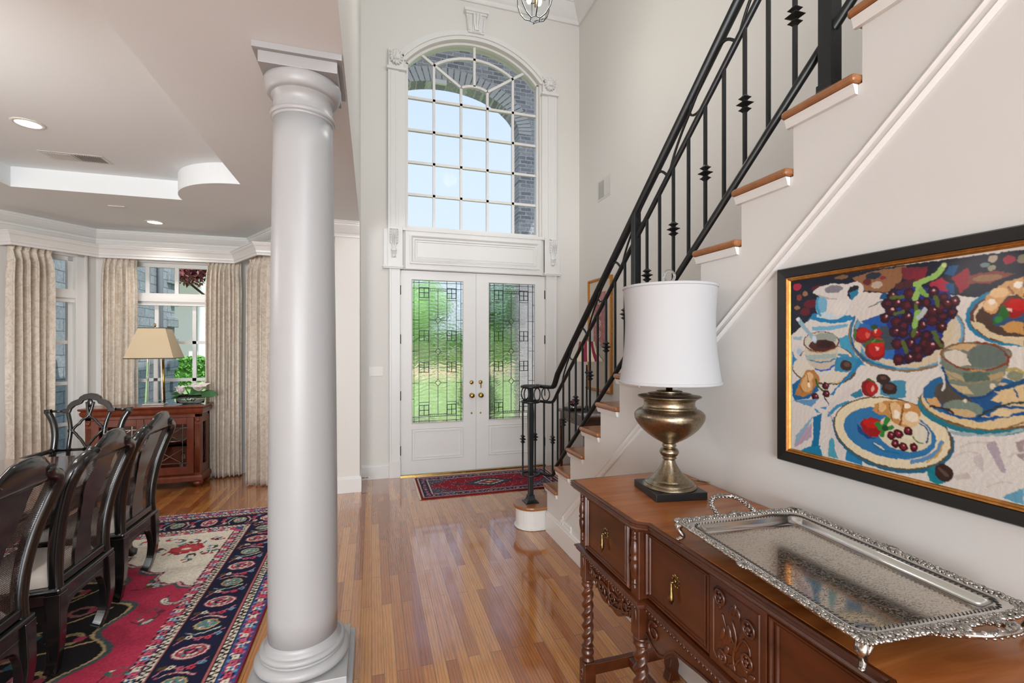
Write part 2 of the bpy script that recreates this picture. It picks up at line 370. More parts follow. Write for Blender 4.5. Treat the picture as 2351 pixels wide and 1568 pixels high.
fl = MB(); pl = [(-4.75, -6.5), (2.75, -6.5), (2.75, 5.72), (-0.2, 5.72)]+[(x, y+0.05) for x, y in BAY[::-1]]
fl.prism(pl, XYZ, -0.06, 0.0); struct(fl.build('floor', 'floor', org=(0, 0, 0)))

def arch_pts(x0, x1, zs, rise, n=24):
    h = (x1-x0)/2; R = (h*h+rise*rise)/(2*rise); cz = zs+rise-R; c = (x0+x1)/2; a = math.asin(h/R)
    return [(c+R*math.sin(t), cz+R*math.cos(t)) for t in [-a+2*a*i/n for i in range(n+1)]]
# front wall of the foyer with the door and the arched window cut out
w = MB(); Y1 = YF+0.2
w.box(XL, 0.319, YF, Y1, 0, ZF); w.box(2.148, XR+0.1, YF, Y1, 0, ZF)
w.box(0.319, 2.148, YF, Y1, 2.442, 2.93)
w.box(0.319, 0.385, YF, Y1, 2.93, ZF); w.box(2.058, 2.148, YF, Y1, 2.93, ZF)
ap = arch_pts(0.385, 2.058, 4.89, 0.385)
w.prism([(0.385, ZF)]+[(x, z) for x, z in ap]+[(2.058, ZF)], XZ, YF, Y1)
struct(w.build('wall_front', 'wall', org=(1.2, YF, 0)))
# right foyer wall behind the stairs, upper wall over the dining room opening
struct(MB().box(XR, XR+0.12, -6.6, YF, 0, ZF).build('wall_right', 'wall', org=(XR, 0, 0)))
uw = MB().box(XL-0.25, XL, -6.6, YF+0.2, ZD+0.004, ZF); struct(uw.build('wall_upper', 'wall', org=(XL, 0, ZD)))
struct(MB().box(XL-0.3, XR+0.1, -6.6, Y1, ZF, ZF+0.1).build('ceiling_foyer', 'ceil', org=(1, 1, ZF)))
# the wing between the dining room and the foyer
wg = MB().box(-0.365, XL, 5.12, YF+0.2, 0, ZD); struct(wg.build('wall_wing', 'wall', org=(XL, 5.12, 0)))
# dining walls and bay
bw = MB()
TH = 0.12
def wall_panel(mb, p, q, z0, z1, hole=None, th=TH):
    """vertical wall from p to q (plan), thickness outward (left of p->q), hole=(s0,s1,z0,z1) in metres along it"""
    d = Vector(q)-Vector(p); L = d.length; d /= L; n = Vector((-d.y, d.x))
    fn = lambda u, v, w: (p[0]+d.x*u+n.x*w, p[1]+d.y*u+n.y*w, v)
    def rect(a, b, c, e):
        if b-a > 1e-4 and e-c > 1e-4: mb.prism([(a, c), (b, c), (b, e), (a, e)], fn, 0, th)
    if hole:
        s0, s1, h0, h1 = hole; rect(0, s0, z0, z1); rect(s1, L, z0, z1); rect(s0, s1, z0, h0); rect(s0, s1, h1, z1)
    else: rect(0, L, z0, z1)
    return fn, L
WZ0, WZ1 = 0.34, 2.50
PAN = {}
PAN['a'] = wall_panel(bw, BAY[0], BAY[1], 0, ZD)
PAN['left'] = wall_panel(bw, BAY[1], BAY[2], 0, ZD, (0.18, 0.60, WZ0, WZ1))
PAN['mid'] = wall_panel(bw, BAY[2], BAY[3], 0, ZD, (0.30, 1.28, WZ0, WZ1))
PAN['right'] = wall_panel(bw, BAY[3], BAY[4], 0, ZD, (0.17, 0.58, WZ0, WZ1))
PAN['b'] = wall_panel(bw, BAY[4], BAY[5], 0, ZD)
struct(bw.build('wall_bay', 'wall', org=(-2.2, 6, 0)))
struct(MB().box(-4.87, -4.75, -6.6, 5.75, 0, ZD).build('wall_left', 'wall', org=(-4.8, 1, 0)))
# unseen rear wall; its three window openings are added around the fill lamps
rw = MB(); YB = -6.5
def rear(x0, x1, z0, z1): rw.box(x0, x1, YB-0.12, YB, z0, z1)
rear(-4.87, -4.1, 0, ZF); rear(-1.5, -1.3, 0, ZF); rear(1.7, 2.74, 0, 3.3); rear(-4.1, -1.5, 2.5, ZF); rear(-4.1, -1.5, 0, 0.5)
rear(-1.3, 1.7, 0, 0.4); rear(-1.3, 1.7, 2.6, 3.3); rear(-1.3, 0.2, 3.3, ZF); rear(2.4, 2.74, 3.3, ZF); rear(0.2, 2.4, 5.5, ZF)
struct(rw.build('wall_back', 'wall', org=(0, YB, 0)))
nwin = 4
for (a, b, c, e) in ((-4.1, -1.5, 0.5, 2.5), (-1.3, 1.7, 0.4, 2.6), (0.2, 2.4, 3.3, 5.5)):  # unseen frames and glass, added to dress the fill lamps as windows
    r = sroot('window_%d' % nwin, ((a+b)/2, YB, c)); nwin += 1; f = MB(); yy0, yy1 = YB-0.09, YB-0.05
    for i in range(5): x = a+(b-a)*i/4; f.box(x-0.02, x+0.02, yy0, yy1, c, e)
    for i in range(4): z = c+(e-c)*i/3; f.box(a, b, yy0, yy1, z-0.02, z+0.02)
    f.build('window_frame', 'trim', r); MB().box(a, b, YB-0.075, YB-0.07, c, e).build('glass', 'clear', r)
# dining ceiling with its tray: rim at ZD, raised field at 3.0, quarter-round corner on the right
cl = MB(); TX0, TX1, TY1, TY0, TZ, RR = -2.80, -1.005, 4.75, 1.3, 3.0, 0.60
tray = [(TX1, TY0+RR)]+[(TX1-RR*math.sin(a), TY1-RR*math.cos(a)) for a in [PI/2*i/16 for i in range(17)]][0:17]
hole = [(TX0, TY0), (TX1-RR, TY0)]+[(TX1-RR*math.cos(a), TY0+RR*math.sin(a)) for a in [PI/2*i/16 for i in range(17)]]
hole += [(TX1-RR*math.sin(a), TY1-RR*math.cos(a)) for a in [PI/2*i/16 for i in range(17)]]+[(TX0, TY1)]
outer = [(-4.75, -6.5), (XL, -6.5), (XL, 5.65)]+[(x, y+0.02) for x, y in BAY[::-1]]
lo, hi = ZD, ZD+0.01
k = len(outer); vs = [(x, y, ZD) for x, y in outer]+[(x, y, ZD) for x, y in hole]+[(x, y, TZ) for x, y in hole]
h = len(hole)
# split ring into two n-gons by cutting at hole points nearest to left/right
iL = 0; iR = next(i for i, p in enumerate(hole) if abs(p[0]-TX1) < 1e-6 and p[1] > 2)
fA = [0, 1]+[2]+[k+j for j in range(iR, -1, -1)]
cl.add(vs, [[0, 1, 2]+[k+j for j in range(iR, iL-1, -1)], list(range(2, len(outer)))+[0, k]+[k+j for j in range(h-1, iR-1, -1)],
            [k+h+j for j in range(h)]]+[[k+i, k+(i+1) % h, k+h+(i+1) % h, k+h+i] for i in range(h)])
me_fix = cl.build('ceiling_dining', 'ceil', org=(-2.2, 2, ZD)); struct(me_fix)

# beam soffit line over the column row is the ceiling edge itself
# ------------------------------------------------------------------ crown, baseboards
CROWN = [(0, 0), (0, -0.155), (0.014, -0.155), (0.014, -0.14), (0.02, -0.125), (0.035, -0.11), (0.06, -0.075), (0.078, -0.045), (0.082, -0.03), (0.092, -0.028), (0.092, -0.012), (0.10, -0.01), (0.10, 0)]
def crown(path, z, name, prof=CROWN, sc=1.0, mat='trim'):
    m = MB(); m.sweep(path, [(-o*sc, z+w*sc) for o, w in prof], XYZ); return struct(m.build(name, mat, org=(path[0][0], path[0][1], z)))
crown(BAY[:-1]+[(-0.365, 5.65)], ZD-0.001, 'trim_1', prof=[(o, w*0.72) for o, w in CROWN])
crown([(-0.366, 5.7), (-0.366, 5.119), (XL+0.001, 5.119)], ZD-0.001, 'trim_2')
crown([(XL, YF), (XR, YF), (XR, -6.5)], ZF-0.001, 'trim_3', sc=1.6)
BASE = [(0, 0.001), (0.017, 0.001), (0.017, 0.145), (0.012, 0.155), (0.012, 0.162), (0.004, 0.17), (0, 0.17)]
def baseb(path, name):
    m = MB(); m.sweep(path, [(-o, w) for o, w in BASE], XYZ); return struct(m.build(name, 'trim', org=(path[0][0], path[0][1], 0)))
baseb([(-0.366, 5.65), (-0.366, 5.119), (XL, 5.119), (XL, YF), (0.19, YF)], 'baseboard_wing')
baseb([(2.295, YF), (XR, YF), (XR, 3.95)], 'baseboard_right')
baseb([BAY[0], BAY[1], BAY[2], BAY[3], BAY[4], (-0.366, 5.65)], 'baseboard_bay')
baseb([(-4.75, -6.4), BAY[0]], 'baseboard_left')
# ------------------------------------------------------------------ windows of the bay
def bay_window(num, fn, s0, s1, nv_top, nv_low, rows, name_mat='trim', vlow=None, vtop=None):
    r = sroot('window_%d' % num, fn((s0+s1)/2, WZ0, 0)); f = MB(); t0, t1 = 0.03, 0.075
    def bar(a, b, c, e, w0=t0, w1=t1): f.prism([(a, c), (b, c), (b, e), (a, e)], fn, w0, w1)
    bar(s0, s0+0.045, WZ0, WZ1); bar(s1-0.045, s1, WZ0, WZ1); bar(s0, s1, WZ1-0.045, WZ1); bar(s0, s1, WZ0, WZ0+0.05)
    bar(s0, s1, 2.01, 2.15, t0-0.03, t1)
    bar(s0, s1, 2.055, 2.10, t0-0.05, t1)
    for i in range(1, nv_top): x = vtop[i-1] if vtop else s0+(s1-s0)*i/nv_top; bar(x-0.02, x+0.02, 2.15, WZ1-0.04, t0+0.01, t1-0.01)
    for i in range(1, nv_low): x = vlow[i-1] if vlow else s0+(s1-s0)*i/nv_low; bar(x-0.02, x+0.02, WZ0, 2.01, t0+0.01, t1-0.01)
    for z in rows: bar(s0, s1, z-0.018, z+0.018, t0+0.01, t1-0.01)
    f.build('window_frame', name_mat, r)
    c = MB()
    def cas(a, b, e, g): c.prism([(a, e), (b, e), (b, g), (a, g)], fn, -0.022, 0.0); 
    cas(s0-0.10, s0-0.001, WZ0-0.06, WZ1+0.10); cas(s1+0.001, s1+0.10, WZ0-0.06, WZ1+0.10); cas(s0-0.10, s1+0.10, WZ1+0.001, WZ1+0.10); cas(s0-0.12, s1+0.12, WZ0-0.05, WZ0-0.001)
    for a in (s0-0.10, s1+0.075): c.prism([(a, WZ0-0.06), (a+0.025, WZ0-0.06), (a+0.025, WZ1+0.10), (a, WZ1+0.10)], fn, -0.034, -0.022)
    c.build('casing', name_mat, r, bevel=0.004)
    g = MB(); g.prism([(s0, WZ0), (s1, WZ0), (s1, WZ1), (s0, WZ1)], fn, 0.050, 0.054); g.build('glass', 'clear', r)
    return r
bay_window(2, PAN['left'][0], 0.18, 0.60, 1, 1, (0.70, 1.14, 1.58))
bay_window(1, PAN['mid'][0], 0.30, 1.28, 3, 3, (0.70, 1.14, 1.58), vlow=(0.56, 0.94), vtop=(0.47, 0.76))
bay_window(3, PAN['right'][0], 0.17, 0.58, 1, 1, (0.70, 1.14, 1.58))
# valance cornice box in front of the curtains
VAL = [(0, 0), (0, -0.15), (0.018, -0.15), (0.018, -0.125), (0.026, -0.115), (0.028, -0.095), (0.045, -0.05), (0.06, -0.03), (0.065, -0.015), (0.072, -0.013), (0.072, 0)]
vp = [(-3.42, 5.63), (-3.26, 5.55), (-2.84, 6.10), (-1.52, 6.08), (-1.15, 5.44), (-0.80, 5.44), (-0.80, 5.64)]
m = MB(); m.sweep(vp, [(-o, 2.630+w_*.86) for o, w_ in VAL], XYZ); tag(m.build('curtain_cornice', 'trim', org=(-2.2, 6.0, 2.53)), 'white moulded cornice running above the curtains of the bay', 'cornice')

# ------------------------------------------------------------------ stair mass, wall under it
pts = [(3.62, 0.0)]
NT = 16
pts = [(Y0-RUN-0.03, 0.001)]
for n in range(2, NT+1):
    yr = Y0-(n-1)*RUN-0.03; pts += [(yr, (n-1)*RISE-0.03 if n > 2 else 0.001), (yr, n*RISE-0.03)]
pts = pts[1:]
pts += [(-6.5, NT*RISE-0.03), (-6.5, 0.001)]
# de-duplicate heights: tops sit right under each tread
sp = [(Y0-RUN-0.03, 0.001)]
for n in range(2, NT+1):
    yr = Y0-(n-1)*RUN-0.03; yn = Y0-n*RUN-0.03
    sp += [(yr, n*RISE-0.032)]
    sp += [(yn if n < NT else -6.5, n*RISE-0.032)]
sp += [(-6.5, 0.001)]
ms = MB(); ms.prism(sp, YZ, XW, XR-0.001); struct(ms.build('wall_stair', 'stairwall', org=(XW, 1.5, 0)))
bb = MB(); bb.sweep([(XW, 3.58), (XW, -6.4)], [(-o, w_) for o, w_ in BASE], XYZ); struct(bb.build('baseboard_stair', 'trim', org=(XW, 1, 0)))
# frame moulding on the stair wall: up the slope, with its upright and foot
tl = MB(); zl = lambda y: 2.330-0.84*(y-0.698)
PM = [(0, XW-0.0005), (0, XW-0.010), (0.008, XW-0.016), (0.016, XW-0.008), (0.030, XW-0.008), (0.038, XW-0.016), (0.046, XW-0.010), (0.046, XW-0.0005)]
path = [(-2.4, 0.24), (3.268, 0.24), (3.268, zl(3.268)+0.03), (-1.2, zl(-1.2)+0.03)]
tl.sweep([(3.1, 0.215), (3.275, 0.215), (3.275, zl(3.275)), (-1.2, zl(-1.2))], [(-o, w_) for o, w_ in PM], YZ)
struct(tl.build('trim_4', 'trim', org=(XW, 1.5, 0.2)))

# ------------------------------------------------------------------ staircase: treads, risers, bullnose step
st = thing('staircase', 'open white staircase with oak treads and a rounded starting step', 'staircase', (1.9, 2.0, 0))
for n in range(2, NT+1):
    yf = Y0-(n-1)*RUN; t = MB().box(XN, XR-0.003, yf-RUN-0.028, yf, n*RISE-0.03, n*RISE)
    o = t.build('tread', 'tread', st, bevel=0.0135, seg=3)
    c = MB()
    cp = [(XN+0.008, n*RISE-0.031), (XW-0.001, n*RISE-0.031), (XW-0.001, n*RISE-0.062), (XW-0.012, n*RISE-0.060), (XN+0.012, n*RISE-0.040)]
    c.prism([(x, z) for x, z in cp], XZ, yf-RUN-0.018, yf-0.012)
    c.box(XN+0.02, XR-0.004, yf-0.029, yf-0.014, n*RISE-0.055, n*RISE-0.031)
    c.build('cove_molding', 'trim', o)
# starting step
def dshape(cx, cy_, r, xe, n=16): return [(xe, cy_-r)]+[(cx+r*math.sin(a), cy_-r*math.cos(a)) for a in [-PI*i/n for i in range(n+1)]]+[(xe, cy_+r)]
b1 = MB(); b1.prism(dshape(1.315, 3.745, 0.135, 2.61), XYZ, 0.001, RISE-0.03); b1.build('starting_riser', 'trim', st)
b1 = MB(); b1.prism(dshape(1.315, 3.745, 0.155, 2.612), XYZ, RISE-0.031, RISE); b1.build('tread', 'tread', st, bevel=0.012, seg=3)
b1 = MB(); b1.prism(dshape(1.315, 3.745, 0.147, 1.40), XYZ, 0.001, 0.018); b1.build('shoe_molding', 'trim', st, bevel=0.006)
# ------------------------------------------------------------------ front door (two leaves), surround, arched window
def leaf(num, x0, x1, gx0, gx1, mirror, label):
    r = sroot('door_%d' % num, ((x0+x1)/2, YF+0.03, 0.012)); ya, yb = YF+0.028, YF+0.072
    f = MB(); GZ0, GZ1 = 0.61, 2.335
    f.box(x0, gx0, ya, yb, 0.012, 2.436); f.box(gx1, x1, ya, yb, 0.012, 2.436); f.box(gx0, gx1, ya, yb, GZ1, 2.436); f.box(gx0, gx1, ya, yb, 0.012, GZ0)
    f.build('door_panel', 'trim', r)
    t = MB()
    for (a, b, c, e, o, d) in ((gx0, gx1, GZ0, GZ1, 0.012, 0.010), (gx0, gx1, 0.175, 0.555, 0.014, 0.008), (gx0+0.035, gx1-0.035, 0.21, 0.52, 0.004, 0.010)):
        t.sweep([(a, c), (b, c), (b, e), (a, e)], [(0.0, ya-0.0005), (o*0.5, ya-d), (o, ya-0.0005)], XZ, closed=True)
    t.build('panel_molding', 'trim', r)
    g = MB().box(gx0, gx1, ya+0.018, ya+0.024, GZ0, GZ1); g.build('glass', 'textured', r)
    # lead cames over the glass
    L = MB(); W = gx1-gx0; Hh = GZ1-GZ0; yl0, yl1 = ya+0.014, ya+0.027
    X = lambda t_: gx0+W*((1-t_) if mirror else t_); Z = lambda t_: GZ1-Hh*t_
    def ln(u0, v0, u1, v1, w_=0.005): L.beam((X(u0), (yl0+yl1)/2, Z(v0)), (X(u1), (yl0+yl1)/2, Z(v1)), w_, yl1-yl0, (0, 1, 0))
    for u in (0.05, 0.145, 0.335, 0.68, 0.865, 0.955): ln(u, 0, u, 1)
    for u in (0.004, 0.996): ln(u, 0, u, 1, 0.008)
    for v in (0.004, 0.996): ln(0, v, 1, v, 0.008)
    for v in (0.02, 0.06, 0.955, 0.985): ln(0, v, 1, v)
    for (a, b) in ((0.06, 0.26), (0.30, 0.48), (0.52, 0.70), (0.74, 0.955)): ln(0.508, a, 0.508, b)
    for v in (0.28, 0.50, 0.72):
        ln(0.335, v, 0.45, v); ln(0.565, v, 0.68, v)
        for a, b, c, e in ((0.508, v-0.024, 0.565, v), (0.565, v, 0.508, v+0.024), (0.508, v+0.024, 0.45, v), (0.45, v, 0.508, v-0.024)): ln(a, b, c, e)
    for v in (0.055, 0.355, 0.575, 0.875):
        for (ua, ub) in ((0.15, 0.33), (0.685, 0.86)):
            va, vb = v, v+0.070; um, vm = (ua+ub)/2, (va+vb)/2
            for a, b, c, e in ((ua, va, ub, va), (ub, va, ub, vb), (ub, vb, ua, vb), (ua, vb, ua, va), (um, va, um, vb), (ua, vm, ub, vm)): ln(a, b, c, e, 0.007)
    for v in (0.14, 0.855): ln(0.145, v, 0.335, v); ln(0.68, v, 0.865, v)
    for v in (0.16, 0.28, 0.39, 0.5, 0.61, 0.72, 0.83): ln(0, v, 0.05, v); ln(0.955, v, 1, v)
    for v in (0.28, 0.5, 0.72): ln(0.05, v, 0.145, v); ln(0.865, v, 0.955, v)
    for i in range(9):
        u = 0.36+0.3*i/8; ln(u, 0.06, u, 0.075, 0.003); ln(u, 0.94, u, 0.955, 0.003)
    ln(0.335, 0.075, 0.68, 0.075); ln(0.335, 0.94, 0.68, 0.94)
    L.build('lead_came', 'lead', r)
    bv = MB()
    for v in (0.055, 0.355, 0.575, 0.875):
        for (ua, ub) in ((0.15, 0.33), (0.685, 0.86)):
            for i in (0, 1):
                for j in (0, 1):
                    a = ua+(ub-ua)*i/2+0.01; b = ua+(ub-ua)*(i+1)/2-0.01; c = v+0.035*j+0.003; e = v+0.035*(j+1)-0.003
                    xs = sorted((X(a), X(b))); zs = sorted((Z(c), Z(e)))
                    bv.add([(xs[0], ya+0.017, zs[0]), (xs[1], ya+0.017, zs[0]), (xs[1], ya+0.017, zs[1]), (xs[0], ya+0.017, zs[1]), ((xs[0]+xs[1])/2, ya+0.011, (zs[0]+zs[1])/2)], [(0, 1, 4), (1, 2, 4), (2, 3, 4), (3, 0, 4)])
    bv.build('bevel_pane', 'clear', r)
    kx = (x1-0.055) if not mirror else (x0+0.055)
    k = MB(); Ym = lambda pr, c: [(c[0]+rr*math.cos(a), c[1]-zz, c[2]+rr*math.sin(a)) for rr, zz in pr for a in [2*PI*i/20 for i in range(20)]]
    def lat(mb, pr, c): n = 20; m_ = len(pr); mb.add(Ym(pr, c), [(i*n+q, i*n+(q+1) % n, (i+1)*n+(q+1) % n, (i+1)*n+q) for i in range(m_-1) for q in range(n)]+[tuple(range(n)), tuple(range((m_-1)*n, m_*n))], True)
    lat(k, [(0.03, 0), (0.03, 0.004), (0.012, 0.01), (0.010, 0.03), (0.022, 0.036), (0.029, 0.05), (0.026, 0.062), (0.012, 0.067), (0.001, 0.068)], (kx, ya, 0.93)); k.build('door_knob', 'brass', r)
    k = MB(); lat(k, [(0.025, 0), (0.025, 0.006), (0.018, 0.012), (0.010, 0.016), (0.001, 0.016)], (kx, ya, 1.09))
    if mirror: k.box(kx-0.004, kx+0.004, ya-0.03, ya-0.014, 1.02, 1.085)
    k.build('deadbolt', 'brass', r)
    k = MB(); lat(k, [(0.011, 0), (0.011, 0.004), (0.004, 0.012), (0.001, 0.012)], (kx, ya, 0.71)); k.build('floor_bolt', 'brass', r)
    hx = x0+0.001 if not mirror else x1-0.001
    for z in (0.30, 0.95, 1.62, 2.2):
        hh = MB().tube([(hx, ya-0.004, z-0.055), (hx, ya-0.004, z+0.055)], 0.007, 8); hh.build('hinge', 'lead', r)
leaf(1, 0.322, 1.2335, 0.451, 1.077, False, '')
leaf(2, 1.2365, 2.145, 1.388, 2.014, True, '')
th = MB().box(0.319, 2.148, YF-0.012, YF+0.15, 0.0005, 0.011); struct(th.build('trim_5', 'brass', org=(DC, YF, 0)))
# casing, pilasters, transom panel, brackets, lion blocks, keystone: one door surround, all fixed trim
ds = thing('door_surround', 'white carved surround joining the front doors and the arched window, with pilasters', 'door surround', (DC, YF, 0))
s = MB(); yw = YF-0.0005
for (a, b) in ((0.195, 0.318), (2.149, 2.290)):
    s.box(a, b, YF-0.022, yw, 0.19, 2.47)
    s.box(a-0.004, b+0.002, YF-0.034, yw, 0.0, 0.195)
    s.box(a, a+0.022, YF-0.032, yw, 0.19, 2.47) if a < 1 else s.box(b-0.022, b, YF-0.032, yw, 0.19, 2.47)
s.build('casing', 'trim', ds, bevel=0.003)
s = MB()
for (a, b) in ((0.130, 0.345), (2.118, 2.332)):
    s.box(a, b, YF-0.030, yw, 2.475, 2.90)
    s.box(a+0.045 if a < 1 else a, b if a < 1 else b-0.045, YF-0.045, yw, 2.475, 2.93)
    s.box(a-0.012, b+0.012, YF-0.060, yw, 2.455, 2.476); s.box(a-0.006, b+0.006, YF-0.052, yw, 2.44, 2.456)
s.build('plinth_block', 'trim', ds, bevel=0.003)
for (a, b) in ((0.178, 0.378), (2.085, 2.285)):
    s = MB(); s.box(a, b, YF-0.028, yw, 2.93, 4.745)
    i0, i1 = (a+0.0, a+0.12) if a < 1 else (b-0.12, b)
    s.box(i0, i1, YF-0.042, yw, 2.93, 4.745)
    s.box(i0+0.03, i0+0.034, YF-0.046, yw, 2.95, 4.73); s.box(i1-0.034, i1-0.03, YF-0.046, yw, 2.95, 4.73)
    s.build('pilaster', 'trim', ds, bevel=0.003)
    s = MB(); s.box(a-0.015, b+0.012 if a < 1 else b+0.015, YF-0.075, yw, 4.745, 4.775); s.box(a+0.004, a+0.184, YF-0.055, yw, 4.775, 4.99)
    pc = s.build('capital_block', 'trim', ds, bevel=0.006)
    # lion mask
    s = MB(); cx_ = a+0.094; yy = YF-0.06
    s.ball((cx_, yy, 4.885), (0.062, 0.045, 0.078), 14, 10); s.ball((cx_, yy-0.038, 4.862), (0.026, 0.03, 0.024), 10, 7); s.ball((cx_, yy-0.036, 4.893), (0.012, 0.026, 0.028), 8, 6)
    for q in (-1, 1):
        s.ball((cx_+q*0.026, yy-0.030, 4.912), (0.014, 0.012, 0.010), 8, 6); s.ball((cx_+q*0.058, yy-0.004, 4.945), (0.018, 0.016, 0.018), 8, 6); s.ball((cx_+q*0.018, yy-0.044, 4.852), (0.015, 0.016, 0.012), 8, 6)
    for i in range(14):
        t_ = 2*PI*i/14; p0 = (cx_+0.05*math.cos(t_), yy-0.02, 4.885+0.06*math.sin(t_)); p1 = (cx_+0.078*math.cos(t_+0.25), yy+0.01, 4.882+0.088*math.sin(t_+0.25)); s.tube([p0, ((p0[0]+p1[0])/2, yy-0.02, (p0[2]+p1[2])/2), p1], [0.014, 0.014, 0.004], 6)
    s.ball((cx_, yy-0.022, 4.82), (0.022, 0.02, 0.018), 8, 6); s.build('lion_mask', 'trim', ds)
    # scroll bracket on the plinth
    s = MB(); bx = (0.245 if a < 1 else 2.225); z0 = 2.905; y_ = YF-0.046
    s.box(bx-0.045, bx+0.045, y_-0.03, y_+0.002, z0-0.012, z0)
    prof = [(0.0, 0), (0.045, -0.01), (0.062, -0.04), (0.055, -0.08), (0.032, -0.12), (0.018, -0.17), (0.014, -0.21), (0.026, -0.235), (0.026, -0.26), (0.012, -0.285), (0.006, -0.315), (0, -0.33)]
    s.prism([(y_-o, z0-0.012+w_) for o, w_ in prof], YZ, bx-0.030, bx+0.030)
    for q in (-1, 0, 1):
        P_ = [(bx+q*0.02*(1 if w_ > -0.2 else 0.6), y_-o-0.002, z0-0.012+w_) for o, w_ in prof[1:-1]]; s.tube(catmull(P_, 3), 0.010, 6)
    for i in range(5):
        for q in (-1, 1): s.ball((bx+q*0.034, y_-0.035+0.005*i, z0-0.04-0.03*i), (0.014, 0.014, 0.018), 8, 5)
    s.ball((bx, y_-0.03, z0-0.255), (0.034, 0.016, 0.02), 10, 6); s.ball((bx, y_-0.014, z0-0.32), (0.016, 0.012, 0.02), 8, 5)
    s.build('scroll_bracket', 'trim', ds)
s = MB(); s.box(0.379, 2.084, YF-0.020, yw, 2.448, 2.925)
s.box(0.346, 2.117, YF-0.034, yw, 2.895, 2.93)
for (ins, o, d) in ((0.0, 0.035, 0.022), (0.045, 0.018, 0.012), (0.075, 0.010, 0.008)):
    s.sweep([(0.43+ins, 2.51+ins), (2.05-ins, 2.51+ins), (2.05-ins, 2.85-ins), (0.43+ins, 2.85-ins)], [(0.0, YF-0.0205), (0.0, YF-0.020-d), (o*0.4, YF-0.020-d), (o, YF-0.0205)], XZ, closed=True)
s.build('transom_panel', 'trim', ds)
# arch casing: bands following the arch
def archband(mb, off0, off1, d, z_start=4.75, n=28):
    a = arch_pts(0.385-off0, 2.058+off0, 4.89+0.0, 0.385+off0*0.8, n); b = arch_pts(0.385-off1, 2.058+off1, 4.89, 0.385+off1*0.8, n)
    mb.prism(a+b[::-1], XZ, YF-d, yw)
s = MB(); archband(s, 0.0, 0.05, 0.035); archband(s, 0.05, 0.075, 0.055); archband(s, 0.075, 0.13, 0.028); archband(s, 0.13, 0.15, 0.018); s.build('arch_casing', 'trim', ds)
s = MB(); kx = 1.222
s.prism([(kx-0.10, 5.36), (kx+0.10, 5.36), (kx+0.125, 5.60), (kx-0.125, 5.60)], XZ, YF-0.05, yw)
s.box(kx-0.15, kx+0.15, YF-0.085, yw, 5.60, 5.635); s.box(kx-0.13, kx+0.13, YF-0.07, yw, 5.575, 5.60)
s.prism([(YF-0.05, 5.57), (YF-0.10, 5.56), (YF-0.115, 5.52), (YF-0.09, 5.46), (YF-0.065, 5.40), (YF-0.065, 5.37), (YF-0.05, 5.36)], YZ, kx-0.05, kx+0.05)
for q in (-1, 0, 1): s.tube(catmull([(kx+q*0.035, YF-0.095, 5.56), (kx+q*0.04, YF-0.12, 5.52), (kx+q*0.032, YF-0.095, 5.45), (kx+q*0.014, YF-0.07, 5.38)], 4), 0.014, 6)
for q in (-1, 1): s.tube([(kx+q*0.085, YF-0.052, 5.38), (kx+q*0.10, YF-0.052, 5.56)], 0.012, 6)
s.build('keystone', 'trim', ds, bevel=0.002)

# arched window
r = sroot('window_8', (DC, YF+0.08, 2.96)); f = MB(); WY0, WY1 = YF+0.055, YF+0.095
ia = arch_pts(0.42, 2.023, 4.885, 0.365); oa = arch_pts(0.385, 2.058, 4.89, 0.385)
f.box(0.385, 2.058, WY0-0.02, WY1, 2.93, 2.968); f.box(0.385, 0.412, WY0-0.02, WY1, 2.968, 4.90); f.box(2.031, 2.058, WY0-0.02, WY1, 2.968, 4.90)
f.prism(oa+ia[::-1], XZ, WY0-0.02, WY1)
def mb_(x0, z0, x1, z1, w_=0.030): f.beam((x0, (WY0+WY1)/2, z0), (x1, (WY0+WY1)/2, z1), w_, 0.034, (0, 1, 0))
for kk in (1, 2, 3, 4): mb_(0.40, 2.968+0.386*kk, 2.04, 2.968+0.386*kk)
mb_(0.722, 2.96, 0.722, 4.945); mb_(1.722, 2.96, 1.722, 4.945); mb_(1.055, 2.96, 1.055, 4.725); mb_(1.389, 2.96, 1.389, 4.725)
mb_(0.722, 4.945, 0.56, 5.05); mb_(1.722, 4.945, 1.884, 5.05); mb_(1.055, 4.725, 0.722, 4.945); mb_(1.389, 4.725, 1.722, 4.945); mb_(1.222, 4.765, 1.222, 5.27)
for (a, b, zz, rs) in ((0.722, 1.722, 4.945, 0.155), (1.055, 1.389, 4.725, 0.04)):
    q = arch_pts(a, b, zz, rs, 12)
    for i in range(12): mb_(q[i][0], q[i][1], q[i+1][0], q[i+1][1])
f.build('window_frame', 'trim', r)
g = MB(); g.prism([(0.385, 2.95)]+oa+[(2.058, 2.95)], XZ, YF+0.074, YF+0.078); g.build('glass', 'clear', r)

